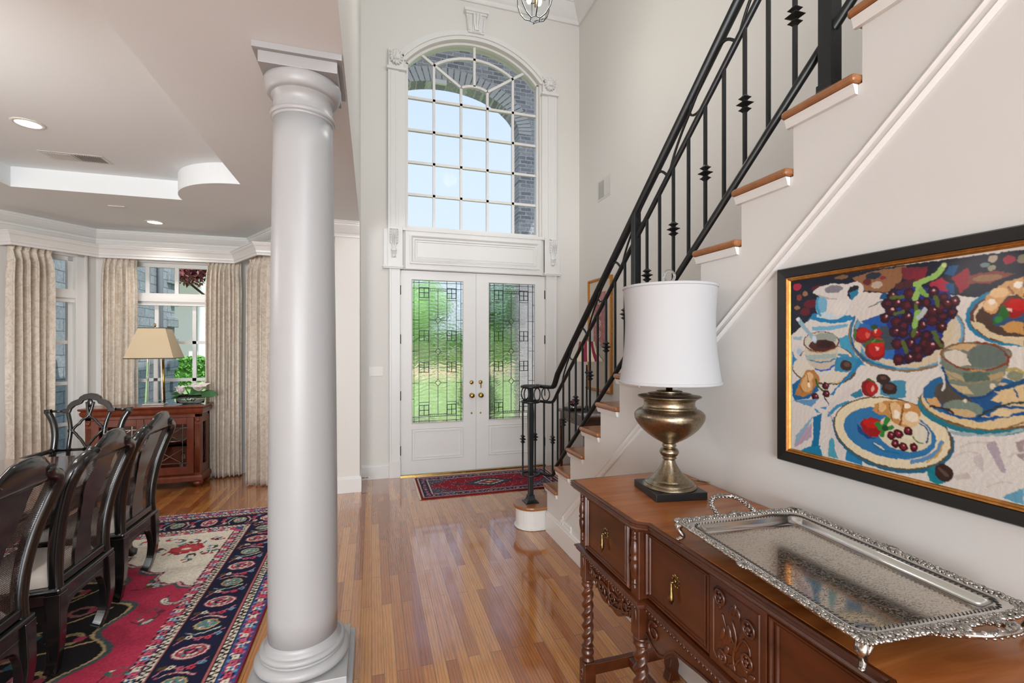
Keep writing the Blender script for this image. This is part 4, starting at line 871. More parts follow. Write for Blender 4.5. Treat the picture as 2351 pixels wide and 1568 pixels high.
# ------------------------------------------------------------------ pattern canvas (woven and painted patterns, stored as vertex colours of a fine mesh)
class Canvas:
    def __init__(s, x0, x1, y0, y1, step, base, wob=0.0, seed=1, wl=0.03):
        s.nx = int(round((x1-x0)/step))+1; s.ny = int(round((y1-y0)/step))+1
        s.x0, s.x1, s.y0, s.y1 = x0, x1, y0, y1; s.sx = (x1-x0)/(s.nx-1); s.sy = (y1-y0)/(s.ny-1)
        X, Y = np.meshgrid(np.linspace(x0, x1, s.nx), np.linspace(y0, y1, s.ny)); g = np.random.RandomState(seed)
        s.gX, s.gY = X, Y; s.X = X.copy(); s.Y = Y.copy(); s.wob = wob
        if wob:
            for k_ in range(9):
                a, b, p, q = g.uniform(-1, 1, 4)*2*PI/wl*(1+k_*0.35); s.X += wob/3*np.sin(X*a+Y*b+g.rand()*6)/(1+k_*0.15); s.Y += wob/3*np.sin(X*p+Y*q+g.rand()*6)/(1+k_*0.15)
        s.C = np.empty((s.ny, s.nx, 3)); s.C[:] = lin(base)
    def win(s, xa, xb, ya, yb, pad=0.0):
        p = s.wob*2+pad; i0 = max(0, int((xa-p-s.x0)/s.sx)); i1 = min(s.nx, int((xb+p-s.x0)/s.sx)+2); j0 = max(0, int((ya-p-s.y0)/s.sy)); j1 = min(s.ny, int((yb+p-s.y0)/s.sy)+2)
        return slice(j0, max(j0, j1)), slice(i0, max(i0, i1))
    def put(s, w, mask, col, a=1.0):
        c = np.array(lin(col)); m = (mask.astype(float)*a)[..., None]; s.C[w] = s.C[w]*(1-m)+c*m
    def ell(s, cx_, cy_, rx, ry, col, rot=0.0, a=1.0, ring=None):
        R_ = max(rx, ry)*(1.0); w = s.win(cx_-R_, cx_+R_, cy_-R_, cy_+R_)
        dx = s.X[w]-cx_; dy = s.Y[w]-cy_; c, q = math.cos(rot), math.sin(rot); u = (dx*c+dy*q)/rx; v = (-dx*q+dy*c)/ry; d = u*u+v*v
        m = d <= 1
        if ring: m &= d >= (1-ring)**2
        s.put(w, m, col, a)
    def poly(s, P, col, a=1.0):
        P = np.array(P, float); w = s.win(P[:, 0].min(), P[:, 0].max(), P[:, 1].min(), P[:, 1].max()); X, Y = s.X[w], s.Y[w]
        m = np.zeros(X.shape, bool); n = len(P)
        for i in range(n):
            xa, ya = P[i]; xb, yb = P[(i+1) % n]
            if ya == yb: continue
            cnd = (ya > Y) != (yb > Y); m ^= cnd & (X < (xb-xa)*(Y-ya)/(yb-ya)+xa)
        s.put(w, m, col, a)
    def line(s, P, wd, col, a=1.0, w1=None):
        P = [tuple(p) for p in P]; n = len(P)-1
        for i in range(n):
            (xa, ya), (xb, yb) = P[i], P[i+1]; ww = wd if w1 is None else wd+(w1-wd)*(i+0.5)/n
            w = s.win(min(xa, xb)-ww, max(xa, xb)+ww, min(ya, yb)-ww, max(ya, yb)+ww); X, Y = s.X[w], s.Y[w]
            dx, dy = xb-xa, yb-ya; L2 = max(1e-12, dx*dx+dy*dy); t_ = np.clip(((X-xa)*dx+(Y-ya)*dy)/L2, 0, 1)
            s.put(w, (X-xa-t_*dx)**2+(Y-ya-t_*dy)**2 <= (ww/2)**2, col, a)
    def curve(s, P, wd, col, a=1.0, w1=None, k=6): s.line([(p.x, p.y) for p in catmull([(x, y, 0) for x, y in P], k)], wd, col, a, w1)
    def mesh(s, name, mat, fn, org, under=None):
        n = s.nx*s.ny; gx = s.gX.ravel(); gy = s.gY.ravel(); co = np.array(fn(gx, gy)).T-np.array(org); col = s.C.reshape(-1, 3)
        i = np.arange(s.nx-1); j = np.arange(s.ny-1); I, J = np.meshgrid(i, j); a = (J*s.nx+I).ravel(); F = np.stack([a, a+1, a+1+s.nx, a+s.nx], 1)
        if under is not None:
            cs = [0, s.nx-1, n-1, n-s.nx]; cc = np.array([np.array(under(gx[q], gy[q]))-np.array(org) for q in cs]); co = np.vstack([co, co[cs], cc]); col = np.vstack([col, np.tile(col[0], (8, 1))])
            F = np.vstack([F, [[n+k_, n+4+k_, n+4+(k_+1) % 4, n+(k_+1) % 4] for k_ in range(4)], [[n+7, n+6, n+5, n+4]]])
        me = bpy.data.meshes.new(name); me.vertices.add(len(co)); me.vertices.foreach_set('co', co.ravel().astype(np.float32))
        me.loops.add(F.size); me.loops.foreach_set('vertex_index', F.ravel().astype(np.int32)); me.polygons.add(len(F))
        me.polygons.foreach_set('loop_start', np.arange(0, F.size, 4, dtype=np.int32)); me.polygons.foreach_set('loop_total', np.full(len(F), 4, np.int32)); me.update(calc_edges=True)
        at = me.color_attributes.new('col', 'FLOAT_COLOR', 'POINT'); at.data.foreach_set('color', np.hstack([col, np.ones((len(co), 1))]).ravel().astype(np.float32))
        me.materials.append(MT[mat]); o = bpy.data.objects.new(name, me); COL.objects.link(o); ORG[o.name] = tuple(org); return o

# ------------------------------------------------------------------ large dining rug
RX0, RX1, RY0, RY1 = -3.75, -0.592, 0.75, 4.85
cv = Canvas(RX0, RX1, RY0, RY1, 0.0062, '7d1f45', 0.004, 11, 0.05)
NAVY, RED, CREAM, PINK, TEAL, OLIVE, BLK, BLUE, LB, GOLD, ROSE = '17193a', 'b83350', 'e6dccb', 'c9667f', '5a8c88', '5c4a2b', '1a1418', '33528c', '6fa0c4', 'c2a878', 'd9405a'
def band(a, b, col):   # rectangular band between distances a and b from the edge
    D = np.minimum(np.minimum(cv.gX-RX0, RX1-cv.gX), np.minimum(cv.gY-RY0, RY1-cv.gY)); cv.C[(D >= a) & (D < b)] = lin(col)
band(0.010, 0.090, BLUE); band(0.090, 0.096, BLK); band(0.096, 0.136, CREAM); band(0.136, 0.142, BLK); band(0.142, 0.155, 'b86a6c'); band(0.155, 0.160, BLK); band(0.160, 0.395, NAVY); band(0.395, 0.400, BLK); band(0.400, 0.408, 'b86a6c'); band(0.408, 0.446, CREAM); band(0.446, 0.452, BLK); band(0.452, 0.500, BLUE); band(0.500, 0.508, BLK); band(0.508, 9, RED)
g = np.random.RandomState(4)
def sides():
    # maps (along, distance-from-edge) for the four sides
    yield RY1-RY0, (lambda t_, d: (RX1-d, RY1-t_)), -1
    yield RX1-RX0, (lambda t_, d: (RX1-t_, RY1-d)), -2
    yield RY1-RY0, (lambda t_, d: (RX0+d, RY1-t_)), -1
for L, mp, _ in sides():
    for (c, a, st_) in ((0.05, 0.10, 0.044), (0.476, 0.50, 0.042)):       # guard flowers
        k_ = int((L-2*a)/st_)
        for i in range(k_):
            t_ = a+st_*(i+0.5); p = mp(t_, c); col = (ROSE, CREAM, PINK, LB)[i % 4]
            cv.ell(*p, 0.026, 0.026, (RED, NAVY, '8c2238')[i % 3]); cv.ell(*p, 0.016, 0.016, col)
            for q in (-1, 1): z_ = mp(t_+st_*.5, c+q*.024); cv.ell(*z_, .011, .009, ('a02a48', CREAM, LB, PINK)[(i+q) % 4])
            for q in range(4): cv.ell(p[0]+0.016*math.cos(q*PI/2+.8), p[1]+0.016*math.sin(q*PI/2+.8), 0.007, 0.007, CREAM if i % 2 else PINK)
            cv.ell(*p, 0.005, 0.005, BLK); cv.line([mp(t_+st_*0.4, c-0.025), mp(t_+st_*0.6, c+0.025)], 0.006, (RED, LB)[i % 2])
    for (d0, d1, a, st_) in ((0.099, 0.133, 0.10, 0.034), (0.411, 0.443, 0.41, 0.034)):   # zigzag
        k_ = int((L-2*a)/st_)
        for i in range(k_): t_ = a+st_*i; cv.line([mp(t_, d0), mp(t_+st_*0.5, d1), mp(t_+st_, d0)], 0.009, BLK)
    n_ = int(round((L-0.6)/0.235)); st_ = (L-0.56)/n_
    for i in range(n_+1):                                                # navy main border
        t_ = 0.28+st_*i; c = 0.278
        p = mp(t_, c)
        def E(dt, dd, ra, rd, col, rot=0.0, a=1.0):
            q = mp(t_+dt, c+dd); fl_ = 1
            if _ == -1: cv.ell(q[0], q[1], rd, ra, col, rot, a)
            else: cv.ell(q[0], q[1], ra, rd, col, -rot, a)
        if i % 2 == 0:
            for (ra, rd, col) in ((0.060, 0.084, 'b5516b'), (0.055, 0.078, CREAM), (0.047, 0.068, 'b02f48')): E(0, 0, ra, rd, col)
            for q in range(10): an = 2*PI*q/10; E(0.030*math.cos(an), 0.045*math.sin(an), 0.010, 0.012, (CREAM, TEAL, PINK)[q % 3])
            E(0, 0, 0.022, 0.030, NAVY); E(0, 0, 0.013, 0.018, ROSE); E(0, 0, 0.005, 0.007, CREAM)
        else:
            for (ra, rd, col) in ((0.054, 0.066, BLK), (0.050, 0.061, GOLD), (0.041, 0.050, TEAL)): E(0, 0, ra, rd, col)
            for q in range(26): E(g.uniform(-.033, .033), g.uniform(-.038, .038), 0.006, 0.006, ('c99aa8', CREAM, '8c2238', TEAL)[q % 4])
            for s_ in (-1, 1):
                pts_ = [mp(t_+s_*0.045, c-0.075), mp(t_+s_*0.075, c-0.02), mp(t_+s_*0.082, c+0.035), mp(t_+s_*0.060, c+0.085)]
                cv.curve(pts_, 0.026, BLK, w1=0.012); cv.curve(pts_, 0.017, TEAL if s_ > 0 else 'a8506a', w1=0.006); cv.curve(pts_, 0.006, CREAM, w1=0.003)
        tm = t_+st_/2
        cv.curve([mp(tm-0.05, c-0.10), mp(tm-0.01, c-0.06), mp(tm+0.01, c), mp(tm-0.01, c+0.06), mp(tm+0.04, c+0.10)], 0.008, 'c57a80')
        for q, (dd, col) in enumerate(((-0.085, LB), (0.0, PINK), (0.085, OLIVE), (-0.045, ROSE), (0.05, CREAM))):
            z_ = mp(tm+(0.012 if q % 2 else -0.012), c+dd)
            for k_ in range(5): cv.ell(z_[0]+0.011*math.cos(k_*1.257), z_[1]+0.011*math.sin(k_*1.257), 0.0075, 0.0075, col)
            cv.ell(*z_, 0.006, 0.006, BLK)
# field: ivory corner pieces, black medallion, scattered flowers
FX0, FX1, FY0, FY1 = RX0+0.508, RX1-0.508, RY0+0.508, RY1-0.508
for sx_ in (1, -1):
    for sy_ in (1, -1):
        cx_ = FX1 if sx_ > 0 else FX0; cy_ = FY1 if sy_ > 0 else FY0
        sc_ = [(0, 0.93), (0.05, 0.90), (0.09, 0.84), (0.15, 0.86), (0.21, 0.82), (0.25, 0.75), (0.24, 0.67), (0.31, 0.66), (0.38, 0.60), (0.39, 0.52), (0.46, 0.52), (0.54, 0.46), (0.56, 0.36), (0.64, 0.35), (0.70, 0.27), (0.74, 0.17), (0.82, 0.13), (0.88, 0.0), (0, 0)]
        for e, col in ((0.035, '4c5a5c'), (0.018, 'd8a0a4'), (0.008, '6b2038'), (0.0, CREAM)): 
            cv.poly([(cx_-sx_*(x+(e if x > 0 else -0.001)), cy_-sy_*(y+(e if y > 0 else -0.001))) for x, y in sc_], col)
        for i in range(46):
            x, y = g.uniform(0.02, 0.8), g.uniform(0.02, 0.88)
            if x/0.8+y/0.9 > 0.93: continue
            p = (cx_-sx_*x, cy_-sy_*y); an = g.uniform(0, 6.28); col = ('b02f48', '4c86b0', OLIVE, TEAL, ROSE, '7a2840')[i % 6]
            q = [(p[0]+0.05*t_*math.cos(an+t_*1.1), p[1]+0.05*t_*math.sin(an+t_*1.1)) for t_ in (-1, -0.5, 0, 0.5, 1)]
            cv.curve(q, 0.010, BLK); cv.ell(p[0], p[1], 0.024, 0.015, BLK, an); cv.ell(p[0], p[1], 0.019, 0.011, col, an); cv.ell(q[-1][0], q[-1][1], 0.012, 0.012, ('4c86b0', 'b02f48')[i % 2])
        p = (cx_-sx_*0.24, cy_-sy_*0.30)
        for k_ in range(9): cv.ell(p[0]+0.085*math.cos(k_*0.7), p[1]+0.055*math.sin(k_*0.7), 0.035, 0.028, 'b8343f', k_*0.7)
        cv.ell(*p, 0.09, 0.05, 'c04a50'); cv.ell(*p, 0.03, 0.02, CREAM)
MX, MY = (RX0+RX1)/2, (RY0+RY1)/2
def lob(r1, r2, n_, k_): return [(MX+(r1+k_*math.cos(n_*t_))*math.cos(t_), MY+(r2+k_*1.2*math.cos(n_*t_))*math.sin(t_)) for t_ in [2*PI*i/160 for i in range(160)]]
cv.poly(lob(0.86, 1.12, 16, 0.06), '4c5a5c'); cv.poly(lob(0.83, 1.09, 16, 0.06), GOLD); cv.poly(lob(0.815, 1.07, 16, 0.06), BLK)
for i in range(36):
    a = 2*PI*i/36; r_ = 0.72 if i % 2 else 0.52; p = (MX+r_*math.cos(a), MY+r_*1.3*math.sin(a)); b_ = a+1.2
    q = [(p[0]+0.13*t_*math.cos(b_+1.6*t_), p[1]+0.13*t_*math.sin(b_+1.6*t_)) for t_ in (-1, -.6, -.2, .2, .6, 1)]
    cv.curve(q, 0.026, GOLD if i % 3 else 'b56a78'); cv.curve(q, 0.008, '8a7446'); cv.ell(q[-1][0], q[-1][1], 0.03, 0.02, ('b02f48', TEAL, 'c9667f')[i % 3], b_); cv.ell(p[0], p[1], 0.026, 0.026, ('3f6b78', 'b8465c')[i % 2])
for i in range(18): a = 2*PI*i/18; cv.line([(MX+0.3*math.cos(a), MY+0.4*math.sin(a)), (MX+0.8*math.cos(a+0.12), MY+1.02*math.sin(a+0.12))], 0.014, GOLD)
def in_free(x, y):
    if ((x-MX)/0.95)**2+((y-MY)/1.22)**2 < 1: return False
    dx = min(abs(x-FX0), abs(x-FX1)); dy = min(abs(y-FY0), abs(y-FY1)); return dx/0.92+dy/1.0 > 1.08
cnt = 0
for i in range(150):
    x, y = g.uniform(FX0+.05, FX1-.05), g.uniform(FY0+.05, FY1-.05)
    if not in_free(x, y): continue
    an = g.uniform(0, 6.28); L_ = g.uniform(.06, .13); q = [(x+L_*t_*math.cos(an+1.3*t_), y+L_*t_*math.sin(an+1.3*t_)) for t_ in (-1, -.5, 0, .5, 1)]
    cv.curve(q, .006, ('4a3438', '44665c', '6a4030')[i % 3])
    for k_ in (0, 2, 4): cv.ell(q[k_][0]+.008, q[k_][1]+.006, .014, .007, ('4c5a66', '7a2840', 'd8cfc0', '5c4a2b', '44665c')[(i+k_) % 5], an+k_)
spots_ = [(x, y) for x in (FX1-0.11, FX1-0.27, FX1-0.42, FX0+0.11, FX0+0.27) for y in np.arange(FY0+0.1, FY1-0.1, 0.235)]
for (x, y) in spots_:
    x += g.uniform(-.05, .05); y += g.uniform(-.04, .04)
    if not in_free(x, y): continue
    cnt += 1; an = g.uniform(0.3, 1.3)*(1 if cnt % 2 else -1)
    q = [(x+0.10*t_*math.cos(an+0.8*t_), y+0.10*t_*math.sin(an+0.8*t_)) for t_ in (-1, -.5, 0, .5, 1)]
    cv.curve(q, 0.007, '3a2a30')
    k_ = cnt % 4
    if k_ == 0:
        cv.curve(q[1:], 0.050, '4c5a66', w1=0.02); cv.curve(q[1:], 0.034, CREAM, w1=0.012); cv.curve(q[1:], 0.007, '8a4a3a')
    elif k_ == 1:
        for r_ in range(7): cv.ell(x+0.036*math.cos(an+(r_-3)*.4), y+0.036*math.sin(an+(r_-3)*.4), 0.026, 0.011, BLK, an+(r_-3)*.4); cv.ell(x+0.036*math.cos(an+(r_-3)*.4), y+0.036*math.sin(an+(r_-3)*.4), 0.021, 0.008, (CREAM, 'b9bcc8')[r_ % 2], an+(r_-3)*.4)
        cv.ell(x-0.01, y, 0.02, 0.02, OLIVE)
    elif k_ == 2: cv.ell(x, y, 0.044, 0.021, BLK, an); cv.ell(x, y, 0.038, 0.016, '6a4a38', an); cv.ell(q[0][0], q[0][1], 0.022, 0.012, '44665c', an)
    else: cv.ell(x, y, 0.036, 0.02, '4c5a66', an); cv.ell(x, y, 0.026, 0.012, 'd8cfc0', an+.3); cv.ell(q[-1][0], q[-1][1], 0.018, 0.018, '7a2840')
ns_ = g.normal(size=cv.C.shape[:2]); low = np.sin(cv.gY*9)*0.5+np.sin(cv.gY*23+1)*0.5
cv.C *= (1+0.13*ns_+0.06*low)[..., None]; cv.C = np.clip(cv.C, 0.002, 0.95)
rug = cv.mesh('dining_rug', 'vcol', lambda x, y: (x, y, np.full_like(x, 0.011)), (MX, MY, 0), lambda x, y: (x, y, 0.001)); rug.location = (MX, MY, 0)
tag(rug, 'large red and navy patterned wool rug with ivory corners under the dining table', 'rug')
fr_ = MB(); g = np.random.RandomState(9)
for i in range(520):
    x = RX0+(RX1-RX0)*i/520+g.uniform(-.002, .002); l_ = g.uniform(0.02, 0.045)
    fr_.beam((x, RY1, 0.006), (x+g.uniform(-.008, .008), RY1+l_, 0.005), 0.004, 0.004)
fo = fr_.build('fringe', 'fringe', rug); fo['kind'] = 'stuff'

# ------------------------------------------------------------------ foyer rug
FRX0, FRX1, FRY0, FRY1 = 0.475, 2.06, 4.665, 5.42
cv = Canvas(FRX0, FRX1, FRY0, FRY1, 0.004, '8c1230', 0.002, 3, 0.03); D = np.minimum(np.minimum(cv.gX-FRX0, FRX1-cv.gX), np.minimum(cv.gY-FRY0, FRY1-cv.gY))
DR, NV = '8a1028', '2c2340'
for a, b, c in ((0, .018, '7a0c26'), (.018, .024, BLK), (.024, .040, 'd8c8c0'), (.040, .046, BLK), (.046, .115, NV), (.115, .119, BLK), (.119, .133, 'd8c8c0'), (.133, .138, BLK), (.138, 1, DR)): cv.C[(D >= a) & (D < b)] = lin(c)
g = np.random.RandomState(8); CXm, CYm = (FRX0+FRX1)/2, (FRY0+FRY1)/2
for (c0, c1, st_) in ((.026, .038, .016), (.121, .131, .016)):
    for L, mp in ((FRX1-FRX0, lambda t_, d: (FRX0+t_, FRY0+d)), (FRX1-FRX0, lambda t_, d: (FRX0+t_, FRY1-d)), (FRY1-FRY0, lambda t_, d: (FRX0+d, FRY0+t_)), (FRY1-FRY0, lambda t_, d: (FRX1-d, FRY0+t_))):
        for i in range(int((L-2*c0)/st_)): cv.line([mp(c0+st_*i, c0), mp(c0+st_*(i+.5), c1)], 0.005, '5a1228')
for L, mp in ((FRX1-FRX0, lambda t_, d: (FRX0+t_, FRY0+d)), (FRX1-FRX0, lambda t_, d: (FRX0+t_, FRY1-d)), (FRY1-FRY0, lambda t_, d: (FRX0+d, FRY0+t_)), (FRY1-FRY0, lambda t_, d: (FRX1-d, FRY0+t_))):
    n_ = int((L-.10)/.05)
    for i in range(n_):
        t_ = .06+(L-.12)*(i+.5)/n_; p = mp(t_, .080)
        for k_ in range(5): cv.ell(p[0]+g.uniform(-.022, .022), p[1]+g.uniform(-.026, .026), .007, .006, ('c98a8f', 'b0254a', '6a6aa0', 'd8c8c0', '9a3a58')[(i+k_) % 5])
        cv.ell(*p, .012, .012, ('b8455c', 'd8b0a8', '8080a8')[i % 3]); cv.ell(*p, .005, .005, NV)
for sx_ in (-1, 1):
    for sy_ in (-1, 1):
        cx_ = CXm+sx_*((FRX1-FRX0)/2-.138); cy_ = CYm+sy_*((FRY1-FRY0)/2-.138)
        cv.poly([(cx_, cy_), (cx_-sx_*.34, cy_), (cx_-sx_*.30, cy_-sy_*.03), (cx_-sx_*.20, cy_-sy_*.06), (cx_-sx_*.12, cy_-sy_*.12), (cx_-sx_*.06, cy_-sy_*.17), (cx_, cy_-sy_*.19)], '4a4458')
        for i in range(60):
            u, v = g.rand(), g.rand()
            if u+v < 0.95: cv.ell(cx_-sx_*u*.32, cy_-sy_*v*.18, .006, .005, ('d8c8c0', '8a2040', '6a6aa0')[i % 3])
for i in range(420):
    x, y = g.uniform(FRX0+.15, FRX1-.15), g.uniform(FRY0+.15, FRY1-.15); cv.ell(x, y, .006, .005, ('d09a80', '2c2340', 'c8b0a0', '4a5060')[i % 4])
for k_, (a, b, c) in enumerate(((.30, .17, '25303c'), (.25, .135, '3a4654'), (.17, .095, 'd8c8c0'), (.145, .08, '25303c'), (.11, .06, '8a3030'), (.05, .028, 'c8a890'))): cv.poly([(CXm-a, CYm), (CXm, CYm+b), (CXm+a, CYm), (CXm, CYm-b)], c)
for i in range(28): a = 2*PI*i/28; cv.ell(CXm+.16*math.cos(a)*(1-.25*abs(math.sin(2*a))), CYm+.085*math.sin(a), .010, .008, ('e8dcd4', '8a2040')[i % 2])
for s_ in (-1, 1): cv.poly([(CXm+s_*.30, CYm), (CXm+s_*.36, CYm+.03), (CXm+s_*.42, CYm), (CXm+s_*.36, CYm-.03)], '25303c')
cv.C *= (1+0.12*g.normal(size=cv.C.shape[:2]))[..., None]; cv.C = np.clip(cv.C, .002, .95)
rug2 = cv.mesh('foyer_rug', 'vcol', lambda x, y: (x, y, np.full_like(x, .010)), (CXm, CYm, 0), lambda x, y: (x, y, .001)); rug2.location = (CXm, CYm, 0)
tag(rug2, 'small crimson patterned rug with a navy diamond in front of the doors', 'rug')
fr_ = MB()
for i in range(180):
    y = FRY0+(FRY1-FRY0)*(i+.5)/180
    for s_, x in ((-1, FRX0), (1, FRX1)): fr_.beam((x, y, .006), (x+s_*g.uniform(.012, .022), y+g.uniform(-.003, .003), .004), .004, .004)
fo = fr_.build('fringe', 'fringe', rug2); fo['kind'] = 'stuff'

# ------------------------------------------------------------------ dining table
TBX0, TBX1, TBY0, TBY1, TH_ = -2.80, -1.58, 0.95, 4.09, 0.755
tb = thing('dining_table', 'long polished dark dining table on pedestals in the dining room', 'dining table', ((TBX0+TBX1)/2, (TBY0+TBY1)/2, 0.011))
MB().box(TBX0, TBX1, TBY0, TBY1, TH_-0.022, TH_).build('table_top', 'tabletop', tb, bevel=0.006)
m = MB(); m.sweep([(TBX0+.01, TBY0+.01), (TBX0+.01, TBY1-.01), (TBX1-.01, TBY1-.01), (TBX1-.01, TBY0+.01)], [(0.0, TH_-.023), (0.004, TH_-.03), (-.004, TH_-.04), (-.012, TH_-.05), (-.03, TH_-.055), (-.03, TH_-.023)], XYZ, closed=True); m.build('edge_molding', 'black', tb)
m = MB(); a = .05
for (x0, x1, y0, y1) in ((TBX0+a, TBX1-a, TBY0+a, TBY0+a+.022), (TBX0+a, TBX1-a, TBY1-a-.022, TBY1-a), (TBX0+a, TBX0+a+.022, TBY0+a, TBY1-a), (TBX1-a-.022, TBX1-a, TBY0+a, TBY1-a)): m.box(x0, x1, y0, y1, TH_-.15, TH_-.024)
m.build('apron', 'black', tb, bevel=.004)
for x in (TBX0+.09, TBX1-.09):
    for y in (TBY0+.10, TBY1-.10):
        m = MB(); sg = 1 if x > -2.2 else -1; sy = 1 if y > 2 else -1
        P_ = [(x, y, TH_-.03), (x+sg*.02, y+sy*.02, .60), (x+sg*.025, y+sy*.025, .52), (x-sg*.01, y-sy*.01, .25), (x-sg*.015, y-sy*.015, .09), (x+sg*.02, y+sy*.02, .036)]
        m.tube(catmull(P_, 5), [.055*(1-.42*i/25) for i in range(26)], 4, rot=PI/4, smooth=False); m.build('leg', 'black', tb, bevel=.006)
# ------------------------------------------------------------------ dining chairs (back towards +x, origin on the floor under the seat)
def xz_back(z):
    P_ = [(0.40, .205), (.50, .200), (.60, .205), (.72, .222), (.85, .255), (.97, .300), (1.06, .330), (1.12, .345)]
    for (za, xa), (zb, xb) in zip(P_, P_[1:]):
        if z <= zb: return xa+(xb-xa)*max(0, z-za)/(zb-za)
    return P_[-1][1]
def make_chair():
    t = thing('dining_chair', 'x', 'chair', (0, 0, 0), 'high-backed black dining chairs along the table', local=True)
    FZ = .0165
    # stiles with rounded shoulders
    Y_ = [(.200, .40), (.198, .50), (.205, .62), (.222, .76), (.243, .88), (.246, .945), (.226, .985), (.190, 1.005), (.158, 1.015), (.140, 1.040)]
    for s_ in (-1, 1):
        P_ = catmull([(xz_back(z), s_*y, z) for y, z in Y_], 4); n = len(P_)
        m = MB(); m.tube(P_, [.024+.004*math.sin(PI*i/n) for i in range(n)], 10, sx=1.15, up=(0, 1, 0)); m.build('stile', 'black', t)
    # crest rail: humped block, thicker in the middle
    m = MB(); top = [(-.165, 1.005), (-.150, 1.035), (-.128, 1.062), (-.108, 1.075), (-.085, 1.093), (-.05, 1.103), (0, 1.107), (.05, 1.103), (.085, 1.093), (.108, 1.075), (.128, 1.062), (.150, 1.035), (.165, 1.005)]
    bot = [(-.165, .975), (-.14, .978), (-.12, .974), (-.10, .975), (-.07, .975), (-.03, .975), (0, .975), (.03, .975), (.07, .975), (.10, .975), (.12, .974), (.14, .978), (.165, .975)]
    vs = []; fs = []; K = 6; n = len(top)
    for e in (-1, 1):
        for j in range(K+1):
            for i in range(n):
                v = j/K; y = bot[i][0]*(1-v)+top[i][0]*v; z = bot[i][1]*(1-v)+top[i][1]*v; th_ = .020*math.sqrt(max(.05, 1-((v-.45)/.60)**2))*(1-.3*abs(y)/.165); vs.append((xz_back(z)+e*th_, y, z))
    N1 = (K+1)*n
    for j in range(K):
        for i in range(n-1):
            q = j*n+i; fs += [(q, q+1, q+1+n, q+n), (N1+q, N1+q+n, N1+q+n+1, N1+q+1)]
    for i in range(n-1): fs += [(i, N1+i, N1+i+1, i+1), (K*n+i, K*n+i+1, N1+K*n+i+1, N1+K*n+i)]
    for j in range(K): fs += [(j*n, j*n+n, N1+j*n+n, N1+j*n), (j*n+n-1, N1+j*n+n-1, N1+j*n+2*n-1, j*n+2*n-1)]
    m.add(vs, fs, True); m.build('crest_rail', 'black', t)
    # vase splat
    W_ = [(.455, .070), (.52, .068), (.60, .058), (.68, .055), (.75, .066), (.82, .090), (.88, .098), (.93, .086), (.978, .088)]
    m = MB()
    def sw_(z):
        for (za, a), (zb, b) in zip(W_, W_[1:]):
            if z <= zb: u = (z-za)/(zb-za); u = u*u*(3-2*u); return a+(b-a)*u
        return W_[-1][1]
    for e in (0, .014): m.grid(4, 26, lambda u, v, e=e: (xz_back(.455+.523*v)-.007+e, sw_(.455+.523*v)*(2*u-1), .455+.523*v))
    for s_ in (0, 1):
        m.grid(1, 26, lambda u, v, s_=s_: (xz_back(.455+.523*v)-.007+.014*u, sw_(.455+.523*v)*(2*s_-1), .455+.523*v))
    m.build('splat', 'black', t)
    def stile_y(z):
        for (a, za), (b, zb) in zip(Y_, Y_[1:]):
            if za <= z <= zb: return a+(b-a)*(z-za)/(zb-za)
        return .2
    for s_ in (-1, 1):
        m = MB()
        def cn(u, v, s_=s_):
            z = .455+.525*v; a = sw_(z)-.004; b = stile_y(min(z, .98)); return (xz_back(z)-.002, s_*(a+(b-a)*u), z)
        m.grid(3, 20, cn); m.build('cane_panel', 'cane', t)
    m = MB(); m.cbox((.203, 0, .440), (.030, .37, .040)); m.build('lower_back_rail', 'black', t, bevel=.006)
    # seat frame, cushion
    m = MB(); fr = [(.235, -.235), (.235, .235), (-.215, .265), (-.215, -.265)]
    m.prism(fr, XYZ, .392, .418); m.build('seat_frame', 'black', t, bevel=.009)
    m = MB(); fr = [(.222, -.222), (.222, .222), (-.205, .25), (-.205, -.25)]; m.prism(fr, XYZ, .34, .3925); m.build('seat_rail', 'black', t, bevel=.004)
    def cu(u, v):
        x = -.205+.375*u; hw = .245-.045*u; y = hw*(2*v-1); e = min(1, 6*min(u, 1-u, v, 1-v)); return (x, y, .420+.052*math.sqrt(max(0, 1-(1-e)**2))+.010*math.sin(PI*u)*math.sin(PI*v))
    m = MB(); m.grid(20, 20, cu); m.add([(-.205, -.245, .4185), (.17, -.2, .4185), (.17, .2, .4185), (-.205, .245, .4185)], [(0, 3, 2, 1)]); m.build('seat_cushion', 'seat', t)
    # horse-hoof legs
    for s_ in (-1, 1):
        for rear in (0, 1):
            sx_ = 1 if rear else -1; x0 = .205 if rear else -.19; y0 = .205 if rear else .232
            P_ = [(x0, s_*y0, .392), (x0+sx_*.004, s_*(y0+.003), .30), (x0+sx_*.006, s_*(y0+.006), .20), (x0-sx_*.002, s_*(y0-.001), .11), (x0-sx_*.018, s_*(y0-.016), .045), (x0-sx_*.030, s_*(y0-.028), FZ)]
            P2 = catmull(P_, 5); n = len(P2); R_ = [.044-.013*min(1, i/(n*.6))+(.004 if i > n-4 else 0) for i in range(n)]
            m = MB(); m.tube(P2, R_, 4, rot=PI/4, smooth=False, up=(0, 1, 0)); m.build('leg', 'black', t, bevel=.005)
    # arched aprons between the legs
    def arch_apron(L): 
        P_ = [(-L, .345), (L, .345), (L, .09)]
        for i in range(17):
            a = PI/2*i/16; P_.append(((L-.012)*math.cos(a)**.42 if i < 16 else .0, .09+.232*math.sin(a)**.85))
        P_ += [(-x, z) for x, z in P_[2:-1][::-1]]
        return P_
    m = MB(); m.prism(arch_apron(.195), YZ, .192, .222); m.build('apron', 'black', t, bevel=.004)
    m = MB(); m.prism(arch_apron(.222), YZ, -.212, -.186); m.build('apron', 'black', t, bevel=.004)
    for s_ in (-1, 1):
        m = MB(); m.prism(arch_apron(.195), lambda u, v, w_: (u, w_*s_, v), .208, .232); m.build('apron', 'black', t, bevel=.004)
